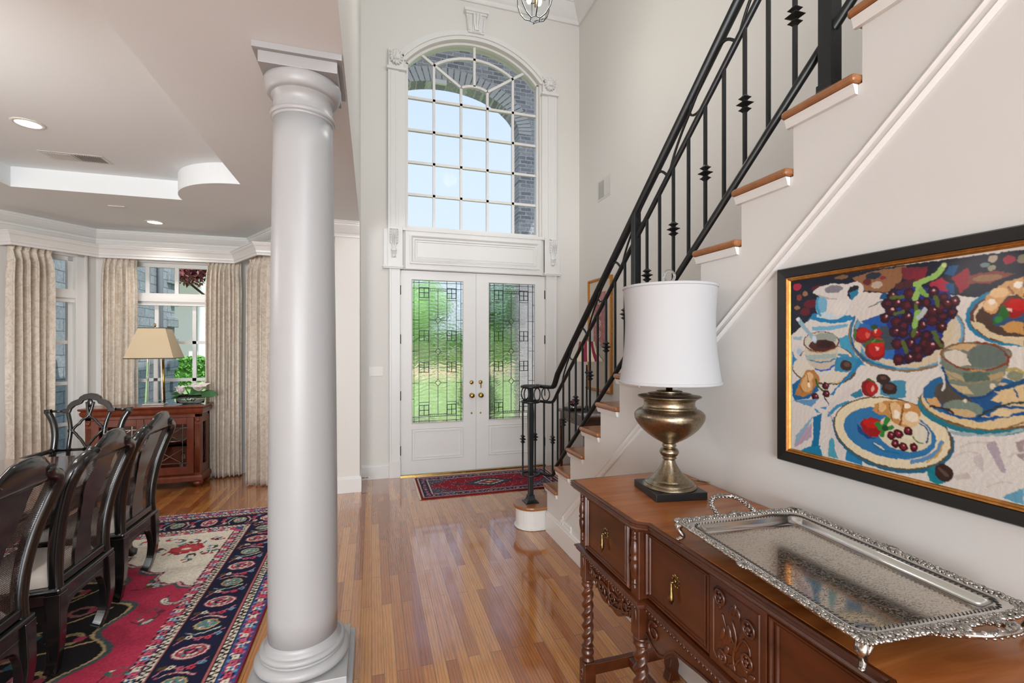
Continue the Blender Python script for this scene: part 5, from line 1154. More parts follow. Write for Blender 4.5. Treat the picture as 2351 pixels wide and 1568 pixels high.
    return t
ch = make_chair(); CHX = -1.60
def place(o, x, y, rz, label): o.location = (x, y, .015); o.rotation_euler = (0, 0, rz); o['label'] = label
c2 = copy_tree(ch); c3 = copy_tree(ch); c4 = copy_tree(ch); c5 = copy_tree(ch)
place(ch, CHX-.035, 3.50, 0.0, 'black cane-back dining chair farthest from the camera, nearest the cherry cabinet')
place(c2, CHX, 2.85, 0.0, 'black cane-back dining chair in the middle of the three along the table')
place(c3, CHX+.015, 2.20, 0.0, 'black cane-back dining chair nearest the camera, cut by the left edge of the photo')
place(c4, -2.78, 3.45, PI, 'black dining chair across the table, nearer the bay'); place(c5, -2.78, 2.80, PI, 'black dining chair across the table, nearer the camera')

# ------------------------------------------------------------------ armchair at the head of the table (faces -y)
ac = thing('dining_armchair', 'black fretwork-back armchair with a trefoil crest at the far head of the table', 'armchair', (0, 0, 0), local=True)
yb = lambda z: .23+.10*max(0, (z-.45))/.7
def bt(pts, r, n=4, rot=PI/4, sm=False, k=5):
    P_ = catmull(pts, k) if len(pts) > 2 else [Vector(p) for p in pts]; return P_
for s_ in (-1, 1):
    m = MB(); P_ = catmull([(s_*.235, yb(.40), .0155), (s_*.235, yb(.42), .40), (s_*.232, yb(.55), .55), (s_*.215, yb(.7), .70), (s_*.212, yb(.82), .82), (s_*.232, yb(.93), .93), (s_*.268, yb(1.0), 1.005)], 6); m.tube(P_, .0205, 8, sx=1.2); m.build('rear_post', 'black', ac)
    m = MB(); m.cbox((s_*.272, yb(1.02), 1.018), (.038, .034, .034)); m.cbox((s_*.214, yb(.71), .71), (.040, .036, .034)); m.build('joint_block', 'black', ac, bevel=.003)
    m = MB(); P_ = catmull([(s_*.118, yb(.60), .45), (s_*.118, yb(.71), .71), (s_*.112, yb(.82), .84), (s_*.120, yb(.9), .92), (s_*.140, yb(1.0), 1.0)], 6); m.tube(P_, .0145, 8); m.build('inner_post', 'black', ac)
    m = MB(); m.cbox((s_*.112, yb(.86), .862), (.032, .03, .026)); m.cbox((s_*.117, yb(.71), .71), (.030, .032, .026)); m.build('joint_block', 'black', ac, bevel=.003)
    # lattice curves
    m = MB(); P_ = [(s_*.022, yb(1.09), 1.085), (s_*.014, yb(1.03), 1.03), (s_*.004, yb(.99), .985), (s_*.012, yb(.97), .965), (s_*.045, yb(.94), .940), (s_*.060, yb(.92), .915), (s_*.082, yb(.9), .895), (s_*.100, yb(.87), .862), (s_*.078, yb(.83), .835), (s_*.062, yb(.81), .812), (s_*.040, yb(.79), .785), (s_*.010, yb(.74), .735), (0, yb(.72), .715)]
    m.tube(catmull(P_, 4), .0105, 7); m.build('lattice_bar', 'black', ac)
    # arms
    m = MB(); P_ = catmull([(s_*.222, yb(.71), .71), (s_*.255, .12, .705), (s_*.285, 0.0, .695), (s_*.295, -.14, .675), (s_*.285, -.20, .668)], 6); m.tube(P_, .019, 8, sx=1.3); m.build('arm', 'black', ac)
    m = MB(); P_ = catmull([(s_*.27, -.19, .0155), (s_*.27, -.19, .42), (s_*.275, -.16, .55), (s_*.288, -.15, .67)], 6); m.tube(P_, .018, 8); m.build('front_post', 'black', ac)
cr = [(-.272, 1.002), (-.15, 1.002), (-.128, 1.002), (-.120, 1.03), (-.098, 1.055), (-.070, 1.066), (-.058, 1.072), (-.045, 1.095), (0, 1.108), (.045, 1.095), (.058, 1.072), (.070, 1.066), (.098, 1.055), (.120, 1.03), (.128, 1.002), (.15, 1.002), (.272, 1.002)]
co = [(.150, 1.035), (.142, 1.065), (.122, 1.090), (.096, 1.104), (.078, 1.110), (.068, 1.130), (.040, 1.149), (0, 1.156), (-.040, 1.149), (-.068, 1.130), (-.078, 1.110), (-.096, 1.104), (-.122, 1.090), (-.142, 1.065), (-.150, 1.035)]
m = MB(); inner = cr[1:-1]; m.prism([(-.175, 1.002)]+inner+[(.175, 1.002), (.175, 1.034)]+co+[(-.175, 1.034)], lambda u, v, w_: (u, yb(v)+w_, v), -.014, .014); m.build('crest', 'black', ac, bevel=.004)
m = MB(); m.tube([(-.262, yb(1.02), 1.018), (-.17, yb(1.02), 1.018)], .010, 8); m.tube([(.17, yb(1.02), 1.018), (.262, yb(1.02), 1.018)], .010, 8); m.tube([(-.2, yb(.71), .71), (.2, yb(.71), .71)], .011, 8); m.tube([(-.235, yb(.45), .44), (.235, yb(.45), .44)], .015, 8); m.build('back_rail', 'black', ac)
m = MB(); m.ball((0, yb(1.07), 1.075), (.022, .010, .035), 10, 7); m.build('lattice_knot', 'black', ac); MB().cbox((0, yb(.71), .712), (.034, .034, .026)).build('joint_block', 'black', ac)
MB().box(-.27, .27, -.21, .24, .38, .42).build('seat_frame', 'black', ac, bevel=.008); MB().box(-.25, .25, -.19, .21, .4205, .47).build('seat_cushion', 'seat', ac, bevel=.02, seg=3)
ac.location = (-2.205, 4.29, 0); ac['group'] = 'dining armchair'
del ac['group']
PCOL = '1e2238 97704f 2f3c4a 6e3038 c0b0a0 8a3a44 b0304f a07a58 8a4a3a 6e1f30 5e2233 8a6a4a 7d2f3f 9c2c40 1d5c8c 8a4a44 9c7a5c 8a2c40 b8a898 7a8a8c 9a9a80 a03048 8a8070 5a3034 d9d4cf 2a8ab8 7fb4cf 4fa2c2 1f5f8f 9fb8c8 3f8fb4 3a8cb2 d9d5d2 2f86a8 2c2630 c9d4dc ddd8d4 7fb6d0 c9d8de 8d8a92 b9b2b0 4f9fc4 e0dcd8 8a7358 6fa6c4 cfc6b4 3576b4 d8d2cc 2a66b0 4a5560 cfc2a8 d0c8b8 2f7fa8 8d7a5c 8c1f1c b8231e d9695c e0b0a4 e8b4aa cc2c24 4c6e30 4c7a40 2f5a34 6f9a4a d8cfc0 2b3a86 2a0f1c 45161f 6a2438 d9b0b8 4f1a28 3c1430 5f7034 9cbf70 8ab05c d0d4a8 8fb864 b8c0c4 7c6350 d6cfc2 4d95b8 6c5a4c d9d2c6 4090b4 d9c090 d5d0cc a8c4d8 cfc8b8 c8c0b0 4a84a4 a8b8b4 2a66c0 cfd6dc 6c4636 cfcabc 9fa6a0 5b2e28 3f201c b8976c 9ab8c4 dfe0e0 c8d8e4 4a342c 6c5448 1f6fa0 b5834c d4ac78 dcb98c efe0c4 8c5c34 46161f 7c2838 d9a0a8 4d6a38 3d3040 3a3550 6d9cc0 1f7aa4 2587ac 2a86b2 3d8cb0 3d86a0 5aa4b4 2c86b4 4f94b8 b7a3b4 8fb0c4 4e93ae d5cfcb 4a94ba a898a8 5aa4b8 3d88ac 8c1f24 b02a28 e0a89c 4a6a38 44302c 6a5048 3f2c28 5f463f 2a6f8c 6d5a40 e0d4b8 3b7fae d9cfb8 d8d4c4 245c94 6a94bc c8a458 c4945a dcc096 e8dcc8 ddb98a dcbc90 efe6d8 8c5a30 8c6034 1f4f8c 9c1f20 c0241c e8a090 3f8a44 245c34 4a1422 8a2438 e0a8b4 dcd8c0 4d7a38 d8cfb4 2a74a0 2a86a8 6f4640 d8c8ac 5a463c 3c5a80 d4c4a4 cda474 dfbf92 e0c298 f0e4d4 f0e8dc 9c7448 a01c1c c4201c e4c4b8 2f7034 3f8f48 c89c60 2c7f90 7a5a40 d6c4a0 2f6f9c d0bc98 2a5f92 5a544c cfa878 d8c49c 7f8f84 c8b088 1f5a94 8a6a3c 4a3028 d8c098 dcc8a4 3c4640 e0d8c8 7f8878 808a7c b4a684 5f7468 c4b490 b4a27c 1d4f80 9a8f74 d8ccb4 8c6a44 7e867c d4ccc0 c8ac84 707c76 8a4a30 8a4030 cf9a64 b8a870 1f5a84 8f947c c4ccd0 d8d4cc cfcfc8 2a5a84 1f8494 6a554c b3a7b0 c9c0bf a89a9c 6fa4bc c8beb8 9fb4b8 cdc5c0'.split()
PAINT = '''p0 1241 1776 627 1762 627 1644 735 1666 788 1676 888 1694 944 1697 994 1707 1042 1682 1162 1640 1222 1595 1241 1582;p1 1027 1753 961 1764 878 1764 898 1718 928 1698 994 1710;e2 966 1750 22 10;e3 983 1735 11 10;e4 955 1723 16 10;e5 939 1740 8 6;e6 1214 1748 16 12;e7 1184 1721 10 8;e8 1206 1710 10 10;e9 1162 1686 28 14;e9 1184 1661 18 13;e10 1134 1735 28 10;e11 1061 1759 22 6;e7 1214 1677 11 7;p12 893 1761 831 1754 840 1727 888 1728;p6 827 1709 800 1721 783 1704 788 1676 813 1687;p13 779 1718 747 1738 739 1717 743 1694 759 1678 771 1702;p14 783 1749 763 1748 775 1722 792 1730;p14 792 1705 775 1703 771 1677 783 1679;p15 747 1718 698 1723 660 1710 709 1694 747 1699;e16 709 1708 28 8;p17 864 1746 831 1749 840 1716 883 1719;e18 698 1751 9 8;e19 713 1739 8 6;e20 700 1730 8 6;e21 670 1744 11 10;e22 648 1742 8 10;p23 908 1719 859 1729 850 1707 908 1703;p24 994 1706 928 1695 950 1662 1030 1644 1036 1633 1018 1674;p25 1154 1653 1033 1640 1018 1627 1043 1621 1085 1617 1130 1625 1163 1635 1181 1624;p26 1160 1610 1102 1610 1038 1615 1043 1605 1096 1597 1157 1596;p24 1184 1625 1136 1628 1124 1614 1172 1607 1193 1614;p27 1069 1570 1038 1582 1033 1555 1008 1510 984 1489 1018 1488 1043 1529 1064 1547;p24 1232 1587 1193 1614 1166 1599 1190 1583 1228 1579;p28 949 1683 940 1698 925 1694 931 1674;p29 1232 1578 1193 1579 1199 1566 1230 1569;p30 1233 1529 1193 1499 1184 1480 1233 1478;p31 1233 1508 1172 1510 1142 1478 1193 1459 1233 1468;l32 13.6 1046 1720 1033 1731 1013 1732 1001 1722 1003 1705 1018 1689 1033 1681;p33 1035 1709 1008 1716 1008 1703 1030 1683;e34 1017 1722 10 7;e35 1088 1672 58 42;e36 1075 1677 43 38;e37 1124 1678 18 32;e38 1113 1645 31 10;p32 1157 1722 1136 1738 1085 1744 1043 1735 1038 1719 1043 1692 1080 1693 1113 1704 1142 1712;e39 1085 1725 30 12;l40 4.3 1136 1711 1107 1698 1077 1694;l41 9.4 1139 1701 1142 1674 1130 1646;e42 1064 1663 24 18;e43 888 1581 137 104;e44 888 1582 134 100;e45 885 1582 126 94;e46 908 1587 102 78;p47 1018 1644 939 1672 928 1643 1000 1613;p48 1000 1619 939 1641 908 1625 918 1570 950 1594;e49 928 1570 47 34;p50 831 1590 771 1608 779 1558 813 1543 831 1548;p50 898 1496 822 1517 805 1538 809 1507 859 1489;e51 1012 1542 10 24;l52 9.6 1021 1632 1033 1584 1018 1536 977 1501 908 1482;l53 4.7 1033 1608 1035 1572 1018 1530 972 1493 888 1480 822 1494;e54 996 1579 26 24;e55 993 1583 20 18;e54 958 1583 16 14;e55 956 1587 13 12;e54 961 1536 28 30;e55 958 1539 22 24;e56 982 1579 6 8;e57 959 1590 4 5;e58 955 1544 6 10;e59 952 1557 16 14;l60 9.4 989 1550 970 1562 940 1561;l61 7.5 1018 1597 1018 1574;e62 963 1602 10 8;l63 3.3 972 1557 961 1564;p64 1022 1557 1003 1552 1001 1527;l28 5.1 1028 1557 1005 1520 984 1503;p65 928 1694 859 1708 788 1684 765 1652 779 1618 792 1589 805 1543 850 1506 908 1493 913 1570 939 1627;e66 915 1687 14 14;e67 915 1687 12 12;e68 913 1688 6 6;e69 912 1691 3 3;e66 873 1688 14 16;e70 873 1688 12 14;e68 871 1689 6 6;e66 818 1687 13 15;e71 818 1687 11 13;e68 816 1689 6 6;e69 815 1691 2 3;e66 796 1670 11 13;e67 796 1670 10 11;e68 794 1671 6 6;e66 773 1658 12 14;e70 773 1658 10 12;e68 771 1659 6 6;e69 770 1661 2 3;e66 928 1666 16 16;e71 928 1666 14 14;e68 926 1667 7 6;e66 903 1666 13 14;e67 903 1666 11 12;e68 901 1668 6 6;e69 899 1671 3 4;e66 880 1656 14 16;e70 880 1656 12 14;e68 878 1658 6 6;e66 857 1660 14 16;e71 857 1660 12 14;e68 855 1661 6 6;e69 853 1664 3 4;e66 833 1660 12 14;e67 833 1660 10 12;e68 832 1662 6 6;e66 788 1654 12 14;e70 788 1654 10 12;e68 786 1655 6 6;e69 785 1658 2 3;e66 777 1630 12 14;e71 777 1630 10 12;e68 776 1632 6 6;e66 934 1627 14 15;e67 934 1627 12 12;e68 932 1628 6 6;e69 930 1631 3 4;e66 905 1614 14 16;e70 905 1614 12 14;e68 903 1616 7 6;e66 878 1626 14 16;e71 878 1626 12 14;e68 876 1628 6 6;e69 875 1631 3 4;e66 838 1632 12 14;e67 838 1632 10 12;e68 836 1633 6 6;e66 818 1638 13 15;e70 818 1638 11 13;e68 816 1640 6 6;e69 815 1642 2 3;e66 798 1622 12 14;e71 798 1622 10 12;e68 797 1623 6 6;e66 843 1603 12 14;e67 843 1603 10 12;e68 841 1605 6 6;e69 839 1607 2 4;e66 820 1613 13 15;e70 820 1613 11 13;e68 818 1614 6 6;e66 908 1587 15 16;e71 908 1587 13 14;e68 906 1588 7 6;e69 904 1591 3 3;e66 888 1583 13 14;e67 888 1583 11 12;e68 886 1585 6 6;e66 859 1580 14 15;e70 859 1580 12 13;e68 857 1582 6 6;e69 856 1584 2 3;e66 833 1574 14 15;e71 833 1574 12 13;e68 832 1576 6 6;e66 800 1596 12 14;e67 800 1596 10 12;e68 799 1598 5 6;e69 797 1600 2 3;e66 903 1553 15 16;e70 903 1553 12 14;e68 901 1555 7 7;e66 871 1553 14 16;e71 871 1553 12 14;e68 869 1555 6 7;e69 867 1558 2 4;e66 838 1553 12 14;e67 838 1553 10 12;e68 836 1555 6 6;e66 805 1551 12 14;e70 805 1551 11 12;e68 803 1552 6 6;e69 802 1555 2 3;e66 854 1537 14 16;e71 854 1537 12 14;e68 852 1539 6 6;e66 829 1535 12 14;e67 829 1535 10 12;e68 827 1537 6 6;e69 826 1539 2 3;e66 900 1509 14 16;e70 900 1509 12 14;e68 898 1511 7 6;e66 873 1516 14 16;e71 873 1516 12 14;e68 871 1517 6 6;e69 870 1520 3 3;e66 852 1519 12 14;e67 852 1519 10 12;e68 850 1521 6 6;e66 822 1548 13 15;e70 822 1548 11 13;e68 820 1550 6 6;e69 819 1552 3 3;e66 888 1602 14 16;e71 888 1602 12 14;e68 886 1604 6 7;e66 918 1645 14 14;e67 918 1645 11 12;e68 916 1647 6 6;e69 914 1650 4 4;e66 803 1645 12 15;e70 803 1645 10 13;e68 801 1646 6 6;e66 859 1612 14 15;e71 859 1612 12 13;e68 857 1613 6 6;e69 856 1616 2 3;l72 9.8 857 1654 853 1622;l72 9.4 813 1674 807 1650;l72 10.0 888 1559 880 1532;l72 10.0 908 1636 888 1641;l72 9.8 859 1596 864 1575;l72 9.4 818 1584 809 1569;l72 10.0 918 1682 888 1681;l72 9.5 800 1548 813 1569;l73 13.4 794 1753 813 1728 850 1715 859 1711;l73 15.8 853 1712 850 1696 859 1676;l74 10.8 847 1696 833 1679;e75 794 1751 5 6;l76 13.5 853 1638 860 1601;l77 12.0 850 1622 836 1642;e78 1113 1502 94 50;e79 1113 1504 88 46;p80 1069 1524 1038 1522 1025 1487 1075 1485 1085 1502;e81 1124 1471 109 48;e82 1126 1476 104 48;p83 1085 1512 1018 1514 998 1499 1018 1479 1040 1467 1080 1468;l84 4.2 1043 1457 1069 1435 1102 1424;l85 13.1 1193 1535 1212 1544 1222 1529 1215 1510 1178 1502;e86 1206 1528 11 10;p87 1190 1558 1069 1557 1073 1516 1085 1485 1166 1481 1184 1513;p87 1178 1510 1076 1512 1088 1486 1107 1469 1136 1470 1163 1485;e88 1124 1495 43 24;l89 4.3 1172 1502 1136 1495 1102 1498 1080 1507;p90 1184 1516 1075 1524 1077 1510 1178 1500;l91 4.9 1148 1472 1124 1468 1102 1472 1085 1486;l92 4.9 1139 1459 1113 1458 1096 1467;e93 1129 1560 62 34;e94 1129 1561 58 31;e95 1116 1571 42 18;e96 1124 1548 46 19;e97 1116 1552 28 12;l98 3.7 1172 1531 1124 1526 1080 1539;l99 13.9 1209 1637 1187 1608 1160 1580 1148 1563;e100 1211 1637 7 6;e101 1151 1571 8 10;e102 1046 1488 18 16;e103 1043 1491 9 8;p104 1233 1414 1203 1436 1142 1429 1136 1403 1172 1372 1225 1361 1233 1379;p105 1225 1379 1209 1413 1193 1448 1178 1468 1151 1468 1132 1446 1133 1430 1151 1409 1160 1392 1190 1377;e106 1178 1418 21 25;e107 1169 1446 15 14;e108 1170 1417 5 8;l109 3.2 1206 1413 1193 1392;l109 3.2 1178 1454 1172 1427;e110 1112 1420 12 12;e111 1110 1421 6 6;e112 1108 1423 2 2;e110 1110 1395 12 12;e111 1109 1396 6 6;e112 1106 1398 2 2;e110 1148 1381 12 12;e111 1146 1383 6 5;e112 1144 1385 2 2;l113 6.8 1145 1437 1136 1416 1122 1404;l114 3.0 1102 1426 1075 1429;l115 3.6 1116 1383 1102 1364 1099 1348;p116 1232 1359 1136 1376 1160 1346 1193 1352;p117 1154 1314 1124 1331 1133 1241 1142 1191 1169 1193 1154 1248;p118 1178 1210 1130 1226 1122 1193 1203 1191;p119 1048 1199 1043 1234 1033 1246 1013 1243 996 1205 998 1194;p120 1088 1321 1075 1331 1059 1307 1043 1272 1051 1268 1075 1292;p121 1033 1400 1001 1420 993 1401 1018 1391;p122 1102 1218 1085 1230 1069 1197 1102 1197;p123 1008 1514 993 1500 1033 1453 1053 1436 1075 1414 1085 1392 1096 1393 1059 1441 1018 1484;p124 1151 1341 1107 1355 1113 1338 1142 1329;p125 1209 1237 1160 1296 1160 1247 1222 1201 1225 1209;p126 1222 1207 1157 1308 1154 1319 1219 1241;p127 945 1449 881 1454 881 1409 908 1401 949 1411;p24 1160 1351 1102 1343 1124 1323 1129 1215 1113 1195 1102 1195 1102 1234 1107 1252 1102 1284 1085 1308;p128 1099 1364 1033 1423 1001 1440 1028 1405 1069 1368 1091 1344 1085 1319 1038 1250 1043 1229 1064 1203 1102 1274 1113 1325;l129 8.9 1102 1327 1075 1357 1038 1377;l130 3.0 1102 1340 1069 1285 1035 1251;e131 1091 1234 10 24;l132 7.6 1088 1313 1059 1287 1040 1265 1033 1249;e133 977 1425 23 25;e134 970 1426 17 20;e135 967 1423 4 10;l136 5.0 982 1451 961 1443;e137 940 1453 18 15;e138 938 1457 8 6;e139 923 1429 21 18;e140 923 1433 13 8;e141 930 1299 157 102;e142 931 1305 154 99;e143 931 1305 150 95;e144 932 1304 121 70;e145 888 1310 67 49;p146 866 1333 852 1346 833 1325 831 1302 845 1291 857 1305;l147 4.2 852 1346 836 1335 828 1318 833 1296;l148 10.3 800 1303 809 1276 838 1251 868 1236;l149 3.5 796 1299 809 1268 833 1244;p150 967 1361 961 1379 931 1394 881 1397 881 1330 908 1334 931 1352 952 1351;p150 918 1391 873 1396 847 1386 845 1363 866 1330 888 1326 918 1338;e151 873 1350 26 19;e152 866 1357 16 14;e153 943 1374 12 14;e154 908 1369 15 23;e155 904 1358 8 12;e155 878 1385 8 8;l156 3.8 888 1386 895 1330;l157 2.7 923 1386 916 1340;l157 2.2 952 1382 954 1358;p158 1013 1315 998 1302 972 1283 949 1285 984 1276 1008 1291;p159 1004 1316 993 1333 970 1341 945 1335 940 1315 954 1286 974 1284 993 1294;e160 972 1324 22 14;e161 944 1329 4 4;l162 11.9 956 1324 938 1315;l162 11.8 938 1315 927 1343;l162 11.7 936 1313 916 1321;l162 12.0 938 1313 943 1293;l162 12.0 949 1313 952 1325;e163 934 1316 8 8;e164 918 1298 10 12;e165 918 1299 6 6;e166 917 1301 2 2;e164 899 1304 10 12;e165 899 1305 6 6;e166 898 1307 2 2;e164 908 1277 10 12;e165 908 1278 6 6;e166 906 1280 2 2;e164 889 1272 10 12;e165 889 1273 6 6;e166 888 1275 2 2;e164 876 1317 11 12;e165 876 1319 6 6;e166 874 1322 2 2;e164 888 1272 11 12;e165 888 1273 6 6;e166 886 1276 2 2;e164 862 1276 10 12;e165 862 1277 6 6;e166 861 1280 2 2;e164 900 1305 12 12;e165 900 1306 6 6;e166 899 1309 2 2;e167 876 1301 12 6;l168 3.7 864 1306 857 1294 840 1292;l169 3.8 963 1268 938 1256;l170 4.9 965 1263 938 1252 899 1253;e171 651 1617 100 70;e172 650 1616 92 64;e173 648 1618 86 60;e174 648 1616 82 48;e175 640 1609 60 28;p176 741 1608 718 1601 706 1585 684 1569 645 1561 645 1548 676 1555 709 1569 731 1588;p177 717 1646 712 1664 694 1681 676 1694 645 1703 645 1653 662 1668 672 1663 687 1642 694 1623 704 1622 714 1632;e178 687 1671 16 12;e179 703 1643 12 14;e180 700 1651 7 6;e181 655 1685 8 7;l182 3.5 672 1682 662 1666;e183 661 1634 22 22;e184 655 1641 16 13;p185 676 1635 666 1633 665 1623 673 1627;p186 685 1640 676 1641 669 1618 676 1609 697 1598 699 1608 688 1621;e187 689 1609 8 7;p188 686 1594 662 1604 645 1601 645 1574 672 1578;e189 735 1396 118 60;e190 730 1408 116 58;e191 730 1410 114 56;e192 735 1424 105 60;e193 709 1423 78 44;e194 747 1418 65 40;e195 775 1428 40 35;p196 833 1411 809 1416 800 1392 824 1391;p197 811 1380 767 1372 718 1367 673 1386 645 1399 645 1381 682 1357 728 1349 775 1358;e198 757 1395 40 20;e199 759 1383 30 10;l200 6.0 800 1392 775 1375 739 1372 709 1378 673 1388 645 1399;l201 2.8 852 1412 827 1378 775 1353 728 1349 682 1357 645 1379;l202 5.2 824 1391 788 1389 775 1380;p203 704 1419 673 1456 645 1463 645 1430 673 1420;e204 684 1394 20 8;l194 5.2 707 1385 691 1404 663 1410 645 1410;l205 4.7 724 1378 709 1394 673 1415 645 1423;e206 751 1414 4 4;p207 802 1533 671 1534 672 1503 798 1497;p208 803 1519 670 1522 673 1493 691 1452 713 1429 743 1424 771 1436 790 1469;p209 794 1489 759 1476 751 1462 783 1464;p210 757 1483 704 1486 705 1463 751 1462;p211 783 1454 747 1448 735 1432 759 1432;p212 709 1479 677 1490 684 1467 705 1468;l213 5.0 798 1494 788 1462 771 1436 747 1423 716 1427 694 1448;l214 3.2 792 1479 747 1458 709 1465 680 1474;e215 699 1454 5 8;e216 734 1528 69 30;e217 733 1528 65 26;p218 795 1533 770 1539 749 1529 739 1500 770 1498 791 1516;p219 788 1541 760 1554 728 1552 744 1537 770 1539;p220 744 1537 721 1552 684 1548 673 1529 679 1502 739 1500;p220 747 1521 680 1522 682 1506 709 1496 737 1499;p218 792 1519 747 1521 739 1500 767 1503;l221 4.3 792 1514 763 1495 735 1490 709 1491 677 1506 670 1522;l222 3.1 728 1556 691 1546 672 1523 672 1503;l223 3.3 739 1489 713 1489;l224 7.7 672 1493 656 1496 645 1488;l225 10.5 691 1448 670 1457 645 1470;e226 660 1480 15 11;l227 4.1 806 1519 803 1494 800 1476;l228 6.4 800 1481 796 1469;l229 4.7 795 1466 794 1446 798 1435;l230 3.6 660 1451 655 1433;e231 809 1217 22 23;e137 795 1227 20 22;l232 8.7 803 1236 788 1222;p233 713 1321 693 1327 675 1258 684 1258 704 1299;p234 735 1280 718 1293 716 1249 728 1258;p235 658 1332 645 1341 645 1292 655 1299;p236 682 1201 645 1234 645 1194 660 1196;p237 775 1223 747 1241 739 1228 767 1216;p238 792 1335 716 1339 673 1351 645 1368 645 1359 691 1339 767 1325;l239 3.9 775 1271 749 1289 724 1292;l239 3.7 709 1216 686 1234 663 1238;l239 3.9 759 1299 733 1317 709 1319;l239 3.6 673 1294 651 1311 630 1313'''
# ------------------------------------------------------------------ round column
KX, KY = -0.306, 2.346
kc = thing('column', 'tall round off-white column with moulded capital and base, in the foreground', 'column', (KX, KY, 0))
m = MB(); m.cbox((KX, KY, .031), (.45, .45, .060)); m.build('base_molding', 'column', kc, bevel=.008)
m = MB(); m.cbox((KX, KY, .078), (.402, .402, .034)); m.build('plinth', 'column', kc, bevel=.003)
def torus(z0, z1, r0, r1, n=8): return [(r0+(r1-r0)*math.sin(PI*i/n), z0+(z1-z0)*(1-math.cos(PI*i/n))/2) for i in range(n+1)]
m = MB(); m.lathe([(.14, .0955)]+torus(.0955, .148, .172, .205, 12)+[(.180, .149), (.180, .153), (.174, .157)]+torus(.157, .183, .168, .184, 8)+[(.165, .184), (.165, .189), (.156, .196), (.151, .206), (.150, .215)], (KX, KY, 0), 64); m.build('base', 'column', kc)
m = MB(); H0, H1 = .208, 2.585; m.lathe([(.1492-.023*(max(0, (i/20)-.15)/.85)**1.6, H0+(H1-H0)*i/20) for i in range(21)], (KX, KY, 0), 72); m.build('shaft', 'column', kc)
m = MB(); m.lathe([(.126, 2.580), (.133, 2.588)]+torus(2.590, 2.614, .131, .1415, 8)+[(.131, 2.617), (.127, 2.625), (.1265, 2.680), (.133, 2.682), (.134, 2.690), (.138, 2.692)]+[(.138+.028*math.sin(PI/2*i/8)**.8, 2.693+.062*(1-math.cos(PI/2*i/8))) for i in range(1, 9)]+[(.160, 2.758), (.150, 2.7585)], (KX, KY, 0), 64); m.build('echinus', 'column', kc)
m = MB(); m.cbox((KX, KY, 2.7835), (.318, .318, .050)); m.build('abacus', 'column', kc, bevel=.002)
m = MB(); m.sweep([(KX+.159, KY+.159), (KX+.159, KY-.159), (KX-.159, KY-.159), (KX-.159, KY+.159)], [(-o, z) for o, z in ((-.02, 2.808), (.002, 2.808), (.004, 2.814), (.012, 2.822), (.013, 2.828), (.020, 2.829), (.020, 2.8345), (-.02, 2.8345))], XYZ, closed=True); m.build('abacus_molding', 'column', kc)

# ------------------------------------------------------------------ iron stair railing
RXX = 1.47; NX, NY = 1.312, 3.752
zb = lambda y: 2.462-.857*(y-1.315)
zh = lambda y: zb(y)+.745
zm = lambda y: zb(y)+.590
rl = thing('stair_railing', 'black iron stair railing with scrollwork rising from the volute newel on the starting step', 'railing', (RXX, 3.0, 0))
def railpath(zf, zend, y_top=-1.2, yb_=3.60, curl=None):
    P_ = [(RXX, y_top, zf(y_top)), (RXX, yb_-.04, zf(yb_-.04))]
    tail = catmull([(RXX, yb_-.04, zf(yb_-.04)), (RXX-.002, yb_+.035, zend+.018), (RXX-.012, yb_+.085, zend), (RXX-.05, yb_+.135, zend), (NX+.075, NY+.045, zend)], 6)
    return [Vector(p) for p in P_[:1]]+tail
def rail(name, zf, zend, r, sx, yb_=3.60, ring=.075, rr=None):
    m = MB(); P_ = railpath(zf, zend, yb_=yb_); m.tube(P_, r, 10, sx=sx, up=(0, 0, 1))
    R2 = rr or r*.8; m.tube([(NX+ring*math.cos(a), NY+ring*math.sin(a), zend) for a in [2*PI*i/28 for i in range(28)]], R2, 8, closed=True)
    return m
m = rail('h', zh, 1.192, .017, 1.5, 3.565, .078, .012); m.lathe([(.001, 1.197), (.066, 1.197), (.080, 1.192), (.066, 1.184), (.001, 1.184)], (NX, NY, 0), 28); m.build('handrail', 'iron', rl)
m = rail('m', zm, 1.062, .0125, 1.15, 3.575); m.build('mid_rail', 'iron', rl)
m = rail('b', zb, .437, .0145, 1.1, 3.585, .076, .009); m.build('bottom_rail', 'iron', rl)
# newel: tapered square bar on a flared foot
m = MB()
def sqb(prof, x, y, rot=0.0): 
    return m.lathe([(r*1.4142, z) for r, z in prof], (x, y, 0), 4, smooth=False, rot=PI/4+rot)
sqb([(.020, .245), (.0195, .45), (.024, .95), (.021, 1.04), (.019, 1.19)], NX, NY); m.build('newel_post', 'iron', rl, bevel=.002)
m = MB(); sqb([(.058, RISE+.001), (.058, RISE+.006), (.046, RISE+.010), (.034, RISE+.024), (.028, RISE+.045), (.027, RISE+.062), (.022, RISE+.064)], NX, NY); m.build('newel_foot', 'iron', rl)
m = MB(); sqb([(.024, 12*RISE+.03), (.024, 4.2)], RXX, 1.166); sqb([(.045, 12*RISE+.001), (.045, 12*RISE+.008), (.033, 12*RISE+.018), (.028, 12*RISE+.040), (.028, 12*RISE+.06)], RXX, 1.166); m.build('square_post', 'iron', rl, bevel=.002)
m = MB(); sqb([(.021, 7*RISE+.02), (.021, zh(2.35)-.004)], RXX, 2.35); sqb([(.040, 7*RISE+.001), (.040, 7*RISE+.008), (.026, 7*RISE+.030), (.024, 7*RISE+.05)], RXX, 2.35); m.build('square_post', 'iron', rl, bevel=.002)
